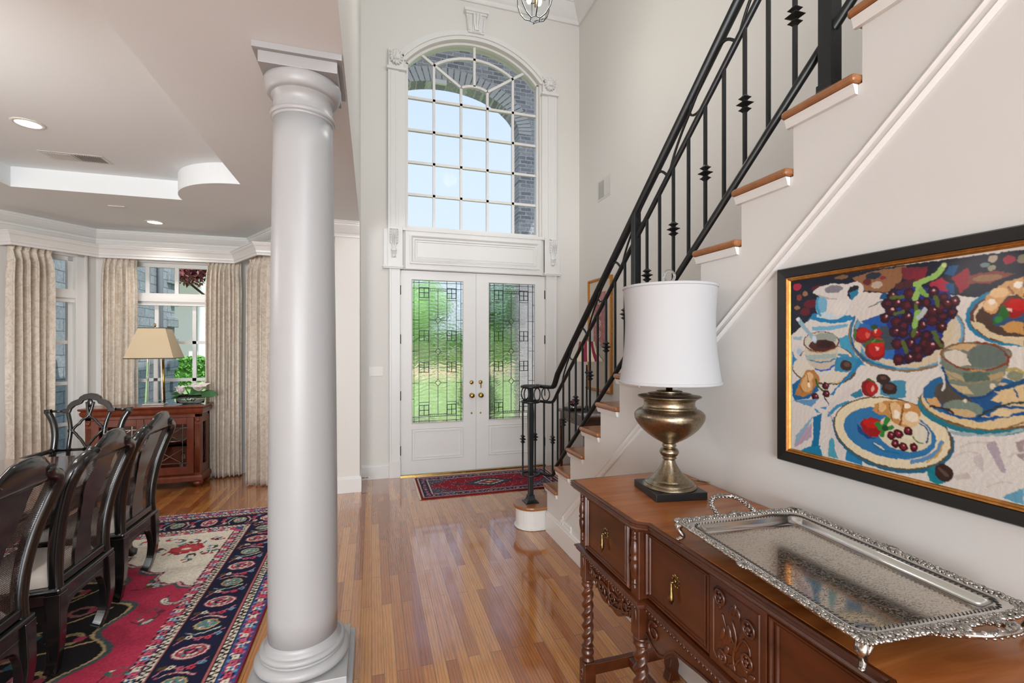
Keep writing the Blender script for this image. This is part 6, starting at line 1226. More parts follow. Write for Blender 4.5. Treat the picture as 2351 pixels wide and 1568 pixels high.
def baluster(x, y, z0, z1, knk):
    m = MB(); m.cbox((x, y, (z0+z1)/2), (.0125, .0125, z1-z0)); b = m.build('baluster', 'iron', rl)
    if knk:
        k_ = MB(); zc = knk
        for dz, r in ((-.024, .0175), (0, .0235), (.024, .0175)):
            k_.lathe([(q*1.4142, z) for q, z in ((.0065, zc+dz-.0125), (r*.62, zc+dz-.0065), (r, zc+dz-.001), (r, zc+dz+.001), (r*.62, zc+dz+.0065), (.0065, zc+dz+.0125))], (x, y, 0), 4, smooth=False, rot=PI/4)
        k_.build('knuckle', 'iron', b)
for k_ in range(-4, 11):
    y = 1.298+RUN*k_; yk = y
    if k_ == 10: baluster(RXX, 3.640, .44, 1.064, .745)
    else: baluster(RXX, y, zb(y), zm(y), zb(y)+.268)
    yp = y+RUN/2
    if abs(yp-2.35) > .03 and abs(yp-1.181) > .03 and k_ < 10: baluster(RXX, yp, zb(yp), zm(yp), None)
baluster(1.425, 3.725, .437, 1.062, None); baluster(NX-.075, NY-.01, .437, 1.062, .745); baluster(NX+.058, NY+.048, .437, 1.062, .745)
# running scroll between handrail and mid rail
def scroll(ya):
    """one wave over two steps, falling towards the door; offsets measured above the mid rail"""
    m = MB(); L = 2*RUN
    pts = [(0.00, .010), (.06, .060), (.13, .105), (.22, .132), (.33, .140), (.46, .128), (.60, .105), (.74, .085), (.86, .055), (.94, .018), (.98, -.004)]
    P_ = catmull([(RXX, ya+L*t_, zm(ya+L*t_)+o) for t_, o in pts], 3); m.tube(P_, .0070, 6)
    pts = [(.56, .135), (.58, .100), (.54, .062), (.47, .030), (.38, .008)]
    P_ = catmull([(RXX, ya+L*t_+.02, zm(ya+L*t_+.02)+o) for t_, o in pts], 3); m.tube(P_, .0058, 6)
    m.build('scroll', 'iron', rl)
for i in range(0, 9): scroll(3.46-2*RUN*(i+1))
# loops of the volute
m = MB()
def loop(c, rx, rz, dx, dy, tilt=0):
    L_ = math.hypot(dx, dy); ux, uy = dx/L_, dy/L_
    m.tube([(c[0]+ux*rx*math.cos(a), c[1]+uy*rx*math.cos(a), c[2]+rz*math.sin(a)+tilt*math.cos(a)) for a in [2*PI*i/24 for i in range(24)]], .0055, 6, closed=True)
loop((NX-.045, NY-.03, 1.127), .032, .055, .5, -1); loop((NX+.04, NY-.055, 1.127), .036, .055, 1, .45); loop((1.43, 3.70, 1.127), .040, .055, .6, -.8); loop((NX-.03, NY+.06, 1.127), .04, .055, 1, .3)
m.build('volute_loop', 'iron', rl)

# ------------------------------------------------------------------ sideboard (long carved mahogany)
sb = thing('sideboard', 'long carved mahogany sideboard on barley-twist legs against the stair wall', 'sideboard', (1.12, .97, 0))
SY0, SY1, SZ = .06, 1.875, .95
FP = [(1.395, SY1), (.862, SY1), (.862, 1.392), (.868, 1.377), (.884, 1.365), (.900, 1.352), (.900, .588), (.884, .575), (.868, .563), (.862, .548), (.862, SY0), (1.395, SY0)]
m = MB(); m.prism(FP, XYZ, SZ-.026, SZ); m.build('top', 'mahogtop', sb)
m = MB(); TP = [(0, SZ-.026), (.001, SZ-.001), (.010, SZ-.001), (.0145, SZ-.005), (.010, SZ-.0095), (.0155, SZ-.014), (.011, SZ-.019), (.0145, SZ-.0245), (.008, SZ-.030), (.004, SZ-.036), (-.004, SZ-.040), (-.004, SZ-.027)]
m.sweep(FP, [(-o, z) for o, z in TP], XYZ, smooth=False); m.build('top_edge_molding', 'mahog', sb)
# case: end pavilions and centre
XF, XC = .885, .915
m = MB()
for a, b in ((1.395, 1.858), (SY0+.02, .545)): m.box(XF+.012, 1.39, a, b, .665, SZ-.0265)
m.box(XC+.012, 1.39, .545, 1.395, .665, SZ-.0265)
m.build('case', 'mahog', sb)
PY = [1.832, 1.416, .524, .105]
for y in PY: MB().box(XF-.004, XF+.045, y-.026, y+.026, .655, SZ-.0265).build('stile', 'mahog', sb, bevel=.003)
def splitturn(y):
    m = MB(); pr = [(.002, .693), (.007, .698), (.009, .704), (.006, .710), (.004, .713), (.010, .717), (.010, .720), (.006, .724), (.010, .740), (.0145, .765), (.0155, .785), (.012, .796), (.016, .800), (.016, .806), (.012, .810), (.0155, .822), (.0145, .840), (.010, .860), (.006, .868), (.011, .872), (.011, .876), (.005, .880), (.009, .888), (.008, .896), (.002, .906)]
    m.lathe(pr, (XF-.004, y, 0), 12)
    m.build('split_turning', 'mahog', sb)
for y in PY: splitturn(y)
# belt moulding
BP = [(1.385, 1.868), (XF-.006, 1.868), (XF-.006, 1.388), (XC-.010, 1.388-.006), (XC-.010, .558), (XF-.006, .552), (XF-.006, SY0+.01), (1.385, SY0+.01)]
m = MB(); m.sweep(BP, [(-o, z) for o, z in ((-.03, .642), (.004, .642), (.010, .647), (.006, .652), (.015, .657), (.015, .662), (.008, .667), (-.004, .671), (-.03, .671))], XYZ); m.build('belt_molding', 'mahog', sb)
m = MB()
for y in np.arange(.12, 1.83, .0165): x = XF-.010 if (y > 1.395 or y < .55) else XC-.014; m.ball((x, y, .638), (.0045, .005, .0065), 6, 4)
m.build('bead_carving', 'mahog', sb)
def pull(o, x, y, z):
    g = MB()
    for k_ in range(9):
        a = 2*PI*k_/9; g.ball((x-.001, y+.0155*math.cos(a), z+.018*math.sin(a)), (.0025, .0055, .0055), 6, 4)
    g.tube([(x-.001, y+.012*math.cos(2*PI*i/20), z+.014*math.sin(2*PI*i/20)) for i in range(20)], .0022, 5, closed=True); g.ball((x-.002, y, z), (.004, .006, .007), 8, 5); g.tube([(x, y, z), (x-.018, y, z-.002)], .003, 6)
    g.lathe([(.0015, .002), (.004, -.002), (.0035, -.008), (.0045, -.013), (.006, -.024), (.0085, -.038), (.0095, -.048), (.008, -.056), (.003, -.059), (.0045, -.063), (.0015, -.067)], (x-.017, y, z-.004), 12)
    g.build('drop_pull', 'oldbrass', o)
def drawer(x, y0, y1, pl):
    d = MB(); d.box(x-.004, x+.012, y0, y1, .678, .912)
    for ins, o, dd in ((.012, .012, .008), (.027, .008, .005)):
        d.sweep([(y0+ins, .690+ins*.4), (y0+ins, .902-ins*.4), (y1-ins, .902-ins*.4), (y1-ins, .690+ins*.4)], [(0, x-.0045), (o*.3, x-.0045-dd), (o*.7, x-.0045-dd), (o, x-.0045)], YZ, closed=True)
    o = d.build('drawer', 'mahog', sb)
    if pl: pull(o, x-.004, (y0+y1)/2, .810)
drawer(XF, 1.450, 1.798, True); drawer(XC, 1.070, 1.388, True); drawer(XC, .568, .872, True); drawer(XF, .142, .490, True)
# carved centre panel
cp = MB(); cp.box(XC-.014, XC+.012, .874, 1.068, .678, .912); cpo = cp.build('carved_panel', 'mahog', sb, bevel=.003)
c2_ = MB(); yA, yB, zA, zB = .895, 1.047, .700, .892; xs_ = XC-.0145
c2_.sweep([(yA, zA), (yA, zB), (yB-.012, zB), (yB, zB-.012), (yB, zA+.012), (yB-.012, zA)], [(0, xs_), (.002, xs_-.003), (.004, xs_)], YZ, closed=True)
S_ = lambda pts, r: c2_.tube(catmull([(xs_-.001, y, z) for y, z in pts], 5), r, 6)
ym = .971
S_([(ym, .705), (ym+.006, .74), (ym-.004, .79), (ym+.010, .83)], [.004]*15+[.003]); S_([(ym, .72), (ym-.02, .75), (ym-.045, .755)], .003); S_([(ym-.002, .77), (ym+.03, .80), (ym+.045, .83)], .003)
S_([(ym, .755), (ym-.025, .80), (ym-.045, .795), (ym-.05, .775)], .003); S_([(ym+.004, .735), (ym+.03, .73), (ym+.05, .71)], .003)
def lf(y, z, a, L_=.022, w_=.008): c2_.ball((xs_, y, z), (.0055, w_, L_), 10, 6, Matrix.Rotation(a, 3, 'X'))
for a_ in ((ym+.045, .775, .3), (ym+.02, .79, -.2), (ym-.025, .815, .5), (ym+.03, .74, .4, .016), (ym-.03, .735, -.8, .015), (ym+.012, .855, .5, .015), (ym-.010, .858, -.3, .016), (ym+.002, .862, .1, .018, .007), (ym-.03, .70, .5, .012), (ym+.01, .71, 1.1, .012), (ym+.055, .845, 0, .010, .006), (ym-.055, .725, .9, .012)): lf(*a_)
for (y, z, r) in ((ym+.055, .868, .017), (ym-.045, .840, .018), (ym-.04, .755, .016), (ym+.045, .715, .013)):
    c2_.tube([(xs_-.002, y+r*math.cos(2*PI*i/16), z+r*1.1*math.sin(2*PI*i/16)) for i in range(16)], .0042, 6, closed=True); c2_.ball((xs_-.001, y, z), (.006, r*.45, r*.45), 8, 5)
    for k_ in range(5): a = 2*PI*k_/5; c2_.ball((xs_-.001, y+r*.72*math.cos(a), z+r*.72*math.sin(a)), (.004, .005, .005), 6, 4)
c2_.build('flower_carving', 'mahog', cpo)
# legs
def twist_leg(x, y, nm):
    m = MB(); n, NZ = 24, 120; z0, z1 = .235, .505; vs = []
    m.lathe([(.020, .170), (.027, .174), (.027, .180), (.020, .185), (.024, .196), (.028, .206), (.026, .217), (.019, .226), (.025, .230), (.027, .235), (.024, .241), (.020, .243)], (x, y, 0), 20)
    m.lathe([(.020, .497), (.026, .500), (.0275, .506), (.024, .511), (.022, .516), (.027, .520), (.027, .527), (.022, .531)], (x, y, 0), 20)
    for j in range(NZ+1):
        z = z0+(z1-z0)*j/NZ; ph = 2*PI*(z-z0)/.046; e = min(1, j/6, (NZ-j)/6)
        for i in range(n):
            a = 2*PI*i/n; r = .0215+.0055*e*math.cos(2*(a)-ph*1.0); ox = .003*e*math.cos(ph/2); vs.append((x+r*math.cos(a), y+r*math.sin(a), z))
    m.add(vs, [(j*n+i, j*n+(i+1) % n, (j+1)*n+(i+1) % n, (j+1)*n+i) for j in range(NZ) for i in range(n)], True)
    l = m.build('leg', 'mahog', sb)
    MB().box(x-.025, x+.025, y-.025, y+.025, .530, .655).build('upper_block', 'mahog', l, bevel=.004); b = MB(); b.box(x-.027, x+.027, y-.027, y+.027, .06, .172); b.prism([(x-.027, .06), (x+.027, .06), (x+.022, .045), (x+.026, .02), (x+.036, .001), (x-.036, .001), (x-.026, .02), (x-.022, .045)], XZ, y-.028, y+.028)
    o = b.build('foot_block', 'mahog', l, bevel=.004)
    c = MB(); c.ball((x-.025, y, .596), (.005, .013, .038), 12, 8); c.build('oval_boss', 'mahog', l); c = MB(); c.ball((x-.027, y, .115), (.005, .013, .036), 12, 8)
    for q in (0, 1, 2): c.ball((x-.031, y, .095+.02*q), (.004, .007, .007), 6, 4)
    c.build('oval_boss', 'mahog', l)
for y in PY: twist_leg(.905, y, 'f')
for y in PY:
    m = MB(); x = 1.335; m.prism([(x-.020, .665), (x+.020, .665), (x+.020, .10), (x+.028, .07), (x+.022, .04), (x+.034, .001), (x-.034, .001), (x-.022, .04), (x-.028, .07), (x-.020, .10)], XZ, y-.022, y+.022); m.build('rear_leg', 'mahog', sb, bevel=.004)
for y in PY: m = MB(); m.box(.93, 1.318, y-.012, y+.012, .105, .155); m.build('stretcher', 'mahog', sb, bevel=.003)
for (a, b) in ((PY[1], PY[0]), (PY[2], PY[1]), (PY[3], PY[2])): m = MB(); m.box(1.10, 1.13, a+.013, b-.013, .11, .15); m.build('stretcher', 'mahog', sb, bevel=.003)
# aprons
def pierced(y0, y1):
    m = MB(); L = y1-y0; n = 20; x = XF+.014
    low = [(y0+L*i/n, .642-.055-.075*math.sin(PI*i/n)**.8*(1+.10*math.cos(6*PI*i/n))) for i in range(n+1)]
    m.prism([(y0, .643), (y1, .643)]+low[::-1], YZ, x, x+.012); g = np.random.RandomState(2)
    for i in range(1, 14):
        t_ = i/14; yy = y0+L*t_; zt = .642-.02; zl_ = .642-.05-.07*math.sin(PI*t_)**.8
        for q in range(4):
            c = (x-.004, yy+g.uniform(-.008, .008), zl_+(zt-zl_)*(q+.5)/4); R = Matrix.Rotation(g.uniform(0, 3), 3, 'X'); m.ball(c, (.006, .005, .017), 8, 5, R)
    for q in (.18, .42, .68, .86):
        c = (y0+L*q, .642-.045-.03*math.sin(PI*q)); P_ = [(x-.004, c[0]+(.005+.0035*a)*math.cos(a), c[1]+(.005+.0035*a)*math.sin(a)) for a in [i*.45 for i in range(15)]]; m.tube(P_, .004, 6)
    m.build('carved_apron', 'mahog', sb)
pierced(PY[1]+.026, PY[0]-.026); pierced(PY[3]+.026, PY[2]-.026)
m = MB(); a0, a1 = PY[2]+.026, PY[1]-.026; x = XC-.002
half = [(a1, .645), (a1, .545), (a1-.03, .520), (a1-.07, .512), (a1-.10, .525), (a1-.125, .555), (a1-.15, .575), (a1-.20, .580), (a1-.27, .590), ((a0+a1)/2, .600)]
m.prism(half+[(a0+a1-y, z) for y, z in half[::-1]][1:], YZ, x, x+.016)
for s_, ye in ((1, a1-.045), (-1, a0+.045)):
    m.tube([(x-.003, ye+(.006+.0036*a)*math.cos(a)*s_, .580+(.006+.0036*a)*math.sin(a)) for a in [i*.4 for i in range(22)]], .0045, 6)
m.tube([(x-.001, y, z+.006) for y, z in half[1:]+[(a0+a1-y, z) for y, z in half[::-1]][1:-1]], .005, 6)
m.build('center_apron', 'mahog', sb)

# ------------------------------------------------------------------ big lamp on the sideboard
LT = thing('table_lamp', 'bronze urn lamp with a white drum shade and crystal ring finial on the sideboard', 'table lamp', (1.157, 1.603, .95), local=True, rz=math.radians(-9))
MB().box(-.105, .105, -.105, .105, .0005, .030).build('plinth', 'blackpaint', LT, bevel=.002)
prof = [(.001, .0305), (.099, .0305), (.101, .036), (.099, .044), (.094, .049), (.0965, .054), (.0935, .062), (.085, .069), (.078, .073), (.076, .078), (.066, .088), (.050, .107), (.038, .130), (.029, .150), (.0235, .168), (.0225, .176), (.028, .179), (.028, .184), (.024, .187), (.032, .194), (.0375, .205), (.0375, .214), (.032, .225), (.023, .231), (.0235, .235), (.028, .238), (.027, .244), (.0255, .250), (.040, .258), (.070, .275), (.100, .298), (.122, .322), (.134, .343), (.1375, .358), (.134, .371), (.121, .384), (.108, .390), (.104, .394), (.1045, .399), (.100, .404), (.0985, .420), (.101, .433), (.110, .444), (.121, .449), (.124, .453), (.121, .457), (.095, .461), (.086, .465), (.084, .470), (.055, .474), (.050, .478), (.049, .484), (.001, .486)]
prof = [(r, float(np.interp(z, [.03, .062, .107, .176, .2095, .244, .358, .392, .420, .453, .486], [.0305, .048, .084, .138, .167, .196, .314, .345, .364, .392, .416]))) for r, z in prof]
P_ = [(v.x, v.y) for v in catmull([(r, z, 0) for r, z in prof], 2)]
m = MB(); m.lathe([(max(.0005, r), z) for r, z in P_], (0, 0, 0), 56); m.build('urn_body', 'pewter', LT)
m = MB(); m.lathe([(.013, .412), (.013, .50), (.008, .523), (.005, .53), (.0035, .83), (.008, .833), (.008, .846), (.001, .85)], (0, 0, 0), 20); m.build('socket_stem', 'oldbrass', LT)
m = MB(); sh = [(.190, .445), (.1865, .47), (.180, .53), (.1755, .60), (.1745, .66), (.1765, .73), (.1815, .80), (.186, .838)]; Z0 = .0
SHP = catmull([(r, z, 0) for r, z in [(.1975, .449), (.189, .505), (.180, .57), (.1755, .64), (.1745, .70), (.1775, .77), (.183, .832)]], 4)
outer_ = [(p.x, p.y) for p in SHP]; m.lathe(outer_+[(r-.002, z) for r, z in outer_[::-1]], (0, 0, 0), 72, cap=False)
n = 72; o = m.build('lamp_shade', 'shade', LT)
for r, z in ((.1975, .450), (.1832, .831)): MB().lathe([(r-.001, z-.006), (r+.0025, z-.004), (r+.0025, z+.004), (r-.001, z+.006)], (0, 0, 0), 72).build('shade_binding', 'shade', LT)
m = MB()
for k_ in range(3): a = 2*PI*k_/3+.3; m.tube([(.004*math.cos(a), .004*math.sin(a), .826), (.182*math.cos(a), .182*math.sin(a), .826)], .0015, 5)
m.build('shade_spider', 'brass', LT)
m = MB(); m.lathe([(.004, .845), (.006, .850), (.004, .856)], (0, 0, 0), 12); m.build('finial_base', 'brass', LT)
m = MB(); m.tube([(.0235*math.cos(a), 0, .880+.0235*math.sin(a)) for a in [2*PI*i/32 for i in range(32)]], .0048, 10, closed=True, up=(0, 1, 0)); m.build('finial_ring', 'crystal', LT)
m = MB(); m.tube(catmull([(1.27, 1.66, .956), (1.29, 1.70, .956), (1.34, 1.705, .956), (1.375, 1.675, .956), (1.388, 1.66, .955), (1.398, 1.655, .956)], 5), .003, 6); cd = m.build('lamp_cord', 'oldbrass', org=(1.3, 1.68, .951)); tag(cd, 'thin brown lamp cord trailing over the sideboard to the wall', 'cord')

# ------------------------------------------------------------------ silver tray on the sideboard
TR = thing('serving_tray', 'large silver gallery tray with cast handles and claw feet on the sideboard', 'tray', (1.096, .895, .9515), local=True, rz=math.radians(-3.9))
TW, TL = .224, .304
def rrect(hw, hl, rad, z, n=7):
    P_ = []
    for cx_, cy_, a0 in ((hw-rad, hl-rad, 0), (-hw+rad, hl-rad, PI/2), (-hw+rad, -hl+rad, PI), (hw-rad, -hl+rad, 3*PI/2)):
        for i in range(n+1): a = a0+PI/2*i/n; P_.append((cx_+rad*math.cos(a), cy_+rad*math.sin(a), z))
    return P_
def loft(mb, loops, cap_first=False, cap_last=False, smooth=True):
    n = len(loops[0]); vs = [p for L in loops for p in L]; fs = [(i*n+k_, i*n+(k_+1) % n, (i+1)*n+(k_+1) % n, (i+1)*n+k_) for i in range(len(loops)-1) for k_ in range(n)]
    if cap_first: fs.append(tuple(range(n-1, -1, -1)))
    if cap_last: fs.append(tuple(range((len(loops)-1)*n, len(loops)*n)))
    mb.add(vs, fs, smooth)
IN = lambda d, z, r=None: rrect(TW-d, TL-d, max(.012, .042-d*.25) if r is None else r, z)
m = MB(); loft(m, [IN(.020, .050), IN(.001, .052), IN(0, .056), IN(.012, .059), IN(.022, .058), IN(.040, .0545), IN(.043, .052)], smooth=True); m.build('border', 'silver', TR)
m = MB(); loft(m, [IN(.0425, .0525), IN(.048, .046), IN(.054, .039), IN(.062, .0365), IN(.066, .036)]); loft(m, [IN(.066, .033), IN(.05, .036), IN(.020, .049)]); m.build('well_wall', 'silver', TR)
m = MB(); loft(m, [IN(.064, .0362), IN(.20, .0362, .012)], cap_last=True); m.build('engraved_well', 'engraved', TR)
def around(d, step):
    L = IN(d, 0); L = L+[L[0]]; out = []; acc = 0.0
    for (xa, ya, _z), (xb, yb2, _y) in zip(L, L[1:]):
        seg = math.hypot(xb-xa, yb2-ya)
        while acc < seg:
            t_ = acc/max(seg, 1e-9); out.append((xa+(xb-xa)*t_, ya+(yb2-ya)*t_, math.atan2(yb2-ya, xb-xa))); acc += step
        acc -= seg
    return out
m = MB(); g = np.random.RandomState(6)
for d, st_, r in ((.001, .0085, .0052), (.009, .0095, .0050), (.016, .0090, .0040)):
    for i, (x, y, a) in enumerate(around(d, st_)):
        m.ball((x, y, .0585+g.uniform(-.001, .0015)), (r*1.35, r*.8, r*.8), 7, 5, Matrix.Rotation(a+(.7 if i % 2 else -.7), 3, 'Z'))
for (x, y) in ((0, TL), (0, -TL), (TW, 0), (-TW, 0), (TW-.012, TL-.012), (-TW+.012, TL-.012), (TW-.012, -TL+.012), (-TW+.012, -TL+.012)):
    an = math.atan2(y, x)
    for k_ in range(7): b = an+(k_-3)*.38; m.ball((x-.006*math.cos(an)+.012*math.cos(b), y-.006*math.sin(an)+.012*math.sin(b), .060), (.013, .0042, .005), 8, 5, Matrix.Rotation(b, 3, 'Z'))
m.build('cast_rim', 'castsilver', TR)
m = MB()
for (x, y, a) in around(.036, .0105):
    q = Matrix.Rotation(a+.95, 3, 'Z') @ Vector((1, 0, 0)); m.beam((x-q.x*.0045, y-q.y*.0045, .0562), (x+q.x*.0045, y+q.y*.0045, .0562), .0020, .0012)
m.build('gallery_piercing', 'ventdark', TR)
for s_ in (-1, 1):
    m = MB(); P_ = catmull([(-.068, s_*(TL-.004), .060), (-.066, s_*(TL+.022), .070), (-.058, s_*(TL+.048), .082), (-.034, s_*(TL+.068), .090), (0, s_*(TL+.074), .093), (.034, s_*(TL+.068), .090), (.058, s_*(TL+.048), .082), (.066, s_*(TL+.022), .070), (.068, s_*(TL-.004), .060)], 5)
    m.tube(P_, .0058, 8); g = np.random.RandomState(3)
    for i, p in enumerate(P_):
        for q in range(3): a = q*2.1+i*.9; m.ball((p.x+.0045*math.cos(a), p.y+.003*math.sin(a*1.3), p.z+.0045*math.sin(a)), (.0055, .0038, .0036), 7, 4, Matrix.Rotation(a, 3, 'Z'))
    for q in (-1, 1):
        for k_ in range(4): m.ball((q*(.068+.010*k_), s_*(TL+.002-.002*k_), .061), (.009, .005, .004), 8, 5)
    m.build('handle', 'castsilver', TR)
for sx_ in (-1, 1):
    for sy_ in (-1, 1):
        x, y = sx_*(TW-.022), sy_*(TL-.022); m = MB()
        P_ = catmull([(x, y, .056), (x+sx_*.016, y+sy_*.010, .042), (x+sx_*.010, y+sy_*.006, .026), (x+sx_*.004, y+sy_*.002, .014), (x+sx_*.014, y+sy_*.008, .004)], 5); n = len(P_); m.tube(P_, [.013-.008*i/n for i in range(n)], 8)
        for k_ in (-1, 0, 1): m.tube([(x+sx_*.010+k_*.007, y+sy_*.010-k_*.007*sx_*sy_, .054), (x+sx_*.018+k_*.006, y+sy_*.012-k_*.006*sx_*sy_, .040), (x+sx_*.008, y+sy_*.006, .018)], [.005, .0045, .002], 6)
        m.ball((x+sx_*.016, y+sy_*.009, .0045), (.007, .006, .0042), 8, 5); m.build('foot', 'castsilver', TR)

# ------------------------------------------------------------------ still-life painting
PYa, PYb, PZa, PZb = .255, 1.286, 1.146, 1.817
cv = Canvas(.303, 1.240, 1.190, 1.772, .0014, 'd9d4cf', .0016, 5, .022)
for row in PAINT.split(';'):
    q = row.split(); kd = q[0][0]; col = PCOL[int(q[0][1:])]; v = [float(x)/1000 for x in q[1:]]
    if kd == 'p': cv.poly([(v[i], v[i+1]) for i in range(0, len(v), 2)], col)
    elif kd == 'l': cv.curve([(v[i], v[i+1]) for i in range(1, len(v), 2)], v[0], col, k=4)
    else: cv.ell(v[0], v[1], max(v[2], .001), max(v[3], .001), col)
# the part of the canvas that the photo cuts off: the cloth and a second plate carry on
cv.poly([(.60, 1.41), (.60, 1.19), (.30, 1.19), (.30, 1.44)], 'cfcac6'); cv.ell(.42, 1.30, .10, .05, '4a94b4'); cv.ell(.42, 1.31, .085, .04, 'd8cfc0'); cv.ell(.42, 1.31, .03, .02, 'b8231e'); cv.line([(.62, 1.25), (.5, 1.36), (.38, 1.42)], .02, '6fa4bc')
_c = cv.C.copy(); _c[1:-1, 1:-1] = (cv.C[1:-1, 1:-1]*2+cv.C[:-2, 1:-1]+cv.C[2:, 1:-1]+cv.C[1:-1, :-2]+cv.C[1:-1, 2:])/6; cv.C = _c
gg = np.random.RandomState(1); st_n = np.sin(cv.gX*410+np.sin(cv.gY*60)*3+cv.gY*160)*.5+gg.normal(size=cv.C.shape[:2])*.5
cv.C = np.clip(cv.C**1.18*(1+.055*st_n)[..., None], .002, .9)
pf = thing('framed_painting', 'framed still-life painting of croissants, grapes and teacups on the stair wall', 'painting', (XW, .77, 1.146))
o = cv.mesh('canvas', 'vpaint', lambda x, y: (np.full_like(x, 1.3845), x, y), (XW, .77, 1.146)); o.parent = pf
m = MB(); m.box(1.386, 1.400, .30, 1.243, 1.187, 1.775); m.build('backing', 'frameblack', pf)
m = MB(); m.sweep([(PYa, PZa), (PYa, PZb), (PYb, PZb), (PYb, PZa)], [(0, 1.4005), (0, 1.378), (.004, 1.372), (.034, 1.376), (.036, 1.381), (.036, 1.4005)], lambda u, v, w_: (w_, u, v), closed=True)
m2 = MB()
def fsweep(mb, inset, prof):
    a, b, c, d = PYa+inset, PYb-inset, PZa+inset, PZb-inset; P_ = [(a, c), (b, c), (b, d), (a, d)]
    mb.sweep(P_, prof, lambda u, v, w_: (w_, u, v), closed=True)
m = MB(); fsweep(m, 0, [(0, 1.4005), (0, 1.378), (.004, 1.371), (.033, 1.375), (.0345, 1.380), (.0345, 1.4005)]); m.build('outer_frame', 'frameblack', pf)
m = MB(); fsweep(m, .034, [(0, 1.3995), (0, 1.3765), (.002, 1.3745), (.005, 1.376), (.0065, 1.3775), (.009, 1.3765), (.012, 1.379), (.014, 1.3835), (.014, 1.3995)]); m.build('gilt_liner', 'goldleaf', pf)

# ------------------------------------------------------------------ small table, lamp and picture beyond the stairs
ft = thing('console_table', 'small dark wood console table behind the stairs near the front doors', 'console table', (2.37, 4.85, 0))
MB().box(2.16, 2.60, 4.45, 5.22, .750, .775).build('table_top', 'mahog', ft, bevel=.004); MB().box(2.19, 2.59, 4.50, 5.18, .655, .7495).build('drawer_case', 'mahog', ft, bevel=.003)
for x in (2.195, 2.57):
    for y in (4.505, 5.165): MB().beam((x, y, 0.001), (x, y, .655), .035, .035).build('leg', 'mahog', ft, bevel=.003)
MB().ball((2.187, 4.84, .70), .010, 10, 6).build('drawer_knob', 'brass', ft)
nb = MB().box(2.22, 2.46, 4.98, 5.16, .7755, .80); tag(nb.build('storage_box', 'blackpaint', bevel=.003), 'flat black lacquer box on the console table behind the stairs', 'box')
bk = MB(); bk.box(2.19, 2.40, 4.50, 4.68, .7755, .7905); tag(bk.build('hardcover_book', 'brick', bevel=.002), 'grey hardcover book lying on the console table behind the stairs', 'book')
bwl = tag(MB().lathe([(.001, 0), (.03, 0), (.035, .01), (.02, .025), (.045, .035), (.07, .06), (.072, .062), (.045, .040), (.001, .035)], (2.30, 5.03, .8005), 24).build('footed_bowl', 'silver', org=(2.30, 5.03, .8005)), 'footed silver bowl on the black box on the console table', 'bowl')
g = np.random.RandomState(7); m = MB()
for i in range(60): a = g.rand()*6.28; r = .055*math.sqrt(g.rand()); m.ball((2.30+r*math.cos(a), 5.03+r*math.sin(a), .868+g.uniform(-.008, .012)), (.012, .009, .010), 6, 4)
rf = m.build('potpourri', 'red', org=(2.30, 5.03, .85)); tag(rf, 'burgundy dried petals heaped in the footed bowl on the console table', 'potpourri', kind='stuff')
fl_ = thing('table_lamp', 'thin black lamp with a maroon striped bell shade behind the stair railing', 'table lamp', (2.36, 4.80, .775)); fx, fy = 2.36, 4.80
m = MB(); m.lathe([(.001, .776), (.06, .776), (.06, .785), (.03, .800), (.016, .82), (.020, .84), (.012, .86), (.010, 1.05), (.016, 1.06), (.010, 1.08), (.009, 1.22), (.026, 1.235), (.010, 1.25), (.008, 1.32), (.002, 1.325)], (fx, fy, 0), 16); m.build('stem', 'iron', fl_)
SM = M('striped_silk_shade', 'e6d6bc', .7)
_v = SM.n('TexCoord'); _s = SM.n('SeparateXYZ'); SM.l(_v.outputs['Object'], _s.inputs[0]); _a = SM.math('ARCTAN2', _s.outputs[1], _s.outputs[0]); _f = SM.math('SINE', SM.math('MULTIPLY', _a, 8.0))
SM.base(SM.mix(SM.math('GREATER_THAN', _f, 0.25), 'e6d6bc', '8c1e3c')); MT['striped'] = SM.m
m = MB(); m.lathe([(.190, 1.365), (.183, 1.385), (.155, 1.42), (.128, 1.47), (.107, 1.53), (.095, 1.59), (.093, 1.59), (.105, 1.53), (.126, 1.47), (.153, 1.418), (.188, 1.365)], (fx, fy, 0), 16, cap=False, smooth=False); m.build('lamp_shade', 'striped', fl_)
m = MB(); m.tube([(fx, fy+.022*math.cos(a), 1.63+.022*math.sin(a)) for a in [PI*.75+1.5*PI*i/16 for i in range(17)]], .005, 6); m.lathe([(.004, 1.585), (.004, 1.61)], (fx, fy, 0), 8); m.build('finial', 'iron', fl_)
gp = thing('framed_picture', 'tall narrow gilt-framed picture on the foyer wall behind the stair railing', 'picture', (XR, 4.9, 1.0))
g0, g1, h0, h1 = 4.66, 5.24, .99, 2.35
m = MB(); m.sweep([(g0, h0), (g1, h0), (g1, h1), (g0, h1)], [(0, XR-.001), (0, XR-.03), (.012, XR-.038), (.035, XR-.020), (.035, XR-.001)], lambda u, v, w_: (w_, u, v), closed=True); m.build('gilt_frame', 'goldleaf', gp)
MT['mat_board'] = M('cream_mat_board', 'cfc6b8', .8).m; MT['tapestry'] = mat_leaf('rose_brocade', '9c5a5e', 'b98484', 14)
MB().box(XR-.018, XR-.002, g0+.03, g1-.03, h0+.03, h1-.03).build('mat_board', 'mat_board', gp); m = MB().box(XR-.021, XR-.0185, g0+.14, g1-.14, h0+.55, h1-.17); m.build('brocade_panel', 'tapestry', gp)
m = MB()
for i in range(5):
    zc = h1-.28-.13*i
    for k_ in range(7): a = 2*PI*k_/7; m.ball((XR-.022, 4.95+.032*math.cos(a), zc+.032*math.sin(a)), (.002, .012, .012), 6, 4)
    m.ball((XR-.022, 4.95, zc), (.003, .012, .012), 6, 4)
m.build('embroidered_flower', 'mat_board', gp)

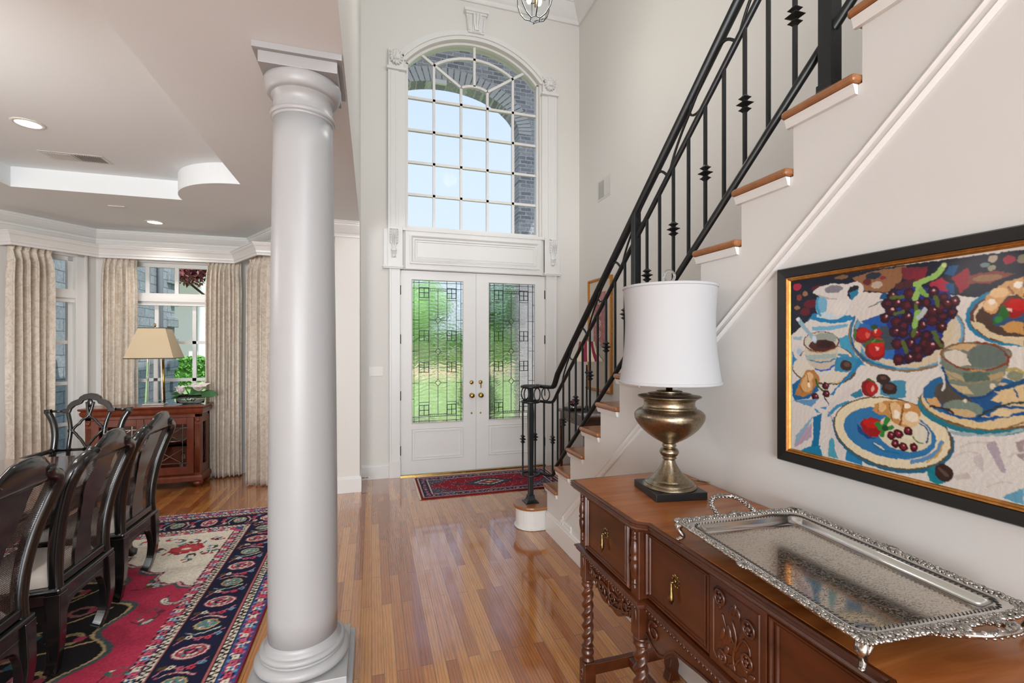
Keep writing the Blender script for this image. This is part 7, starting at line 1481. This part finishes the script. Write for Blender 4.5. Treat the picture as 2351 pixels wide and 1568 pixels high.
# ------------------------------------------------------------------ glass lantern
PX_, PY_, PZ_ = 1.262, 3.5, 4.180
ln_ = thing('pendant_lantern', 'brass-edged faceted glass lantern hanging high in the foyer', 'pendant light', (PX_, PY_, PZ_))
rad = [(.042, .000), (.042, .0), (.090, .025), (.128, .075), (.150, .14), (.155, .24), (.14, .34), (.07, .42)]; n = 6
ring = lambda r, z, k_: (PX_+r*math.cos(2*PI*k_/n+.35), PY_+r*math.sin(2*PI*k_/n+.35), PZ_+z)
m = MB()
for k_ in range(n):
    for (r0, z0), (r1, z1) in zip(rad[1:], rad[2:]): m.add([ring(r0, z0, k_), ring(r0, z0, k_+1), ring(r1, z1, k_+1), ring(r1, z1, k_)], [(0, 1, 2, 3)])
m.add([ring(.042, 0, k_) for k_ in range(n)], [tuple(range(n))]); m.build('glass_panel', 'clear', ln_)
m = MB()
for k_ in range(n):
    m.tube([ring(r, z, k_) for r, z in rad[1:]], .0042, 6); m.tube([ring(.042, 0, k_), ring(.042, 0, k_+1)], .003, 6); m.tube([ring(.155, .24, k_), ring(.155, .24, k_+1)], .0035, 6); m.tube([ring(.07, .42, k_), ring(.07, .42, k_+1)], .004, 6)
m.build('cage', 'lead', ln_)
m = MB(); m.tube([(PX_, PY_, PZ_+.10), (PX_, PY_, ZF-.02)], .006, 8); m.lathe([(.001, -.001), (.065, -.001), (.06, -.02), (.02, -.035), (.001, -.036)], (PX_, PY_, ZF), 20); m.build('stem', 'brass', ln_)
bm_ = MB(); bs = MB()
for k_ in range(3):
    a = 2*PI*k_/3+.5; x, y = PX_+.05*math.cos(a), PY_+.05*math.sin(a); bm_.lathe([(.001, .135), (.012, .14), (.022, .16), (.024, .18), (.014, .21), (.011, .22)], (x, y, PZ_), 12); bs.lathe([(.012, .22), (.012, .27), (.001, .272)], (x, y, PZ_), 12); bs.tube([(PX_, PY_, PZ_+.30), (x, y, PZ_+.27)], .004, 6)
MT['lbulb'] = mat_emit('lantern_bulb_glow', 'ffe2b8', 4.0); bm_.build('bulb', 'lbulb', ln_); bs.build('candle_arm', 'brass', ln_)
lamp('lantern_light', 'POINT', (PX_, PY_, PZ_+.17), 42, (1.0, .95, .90), shadow_soft_size=.12)
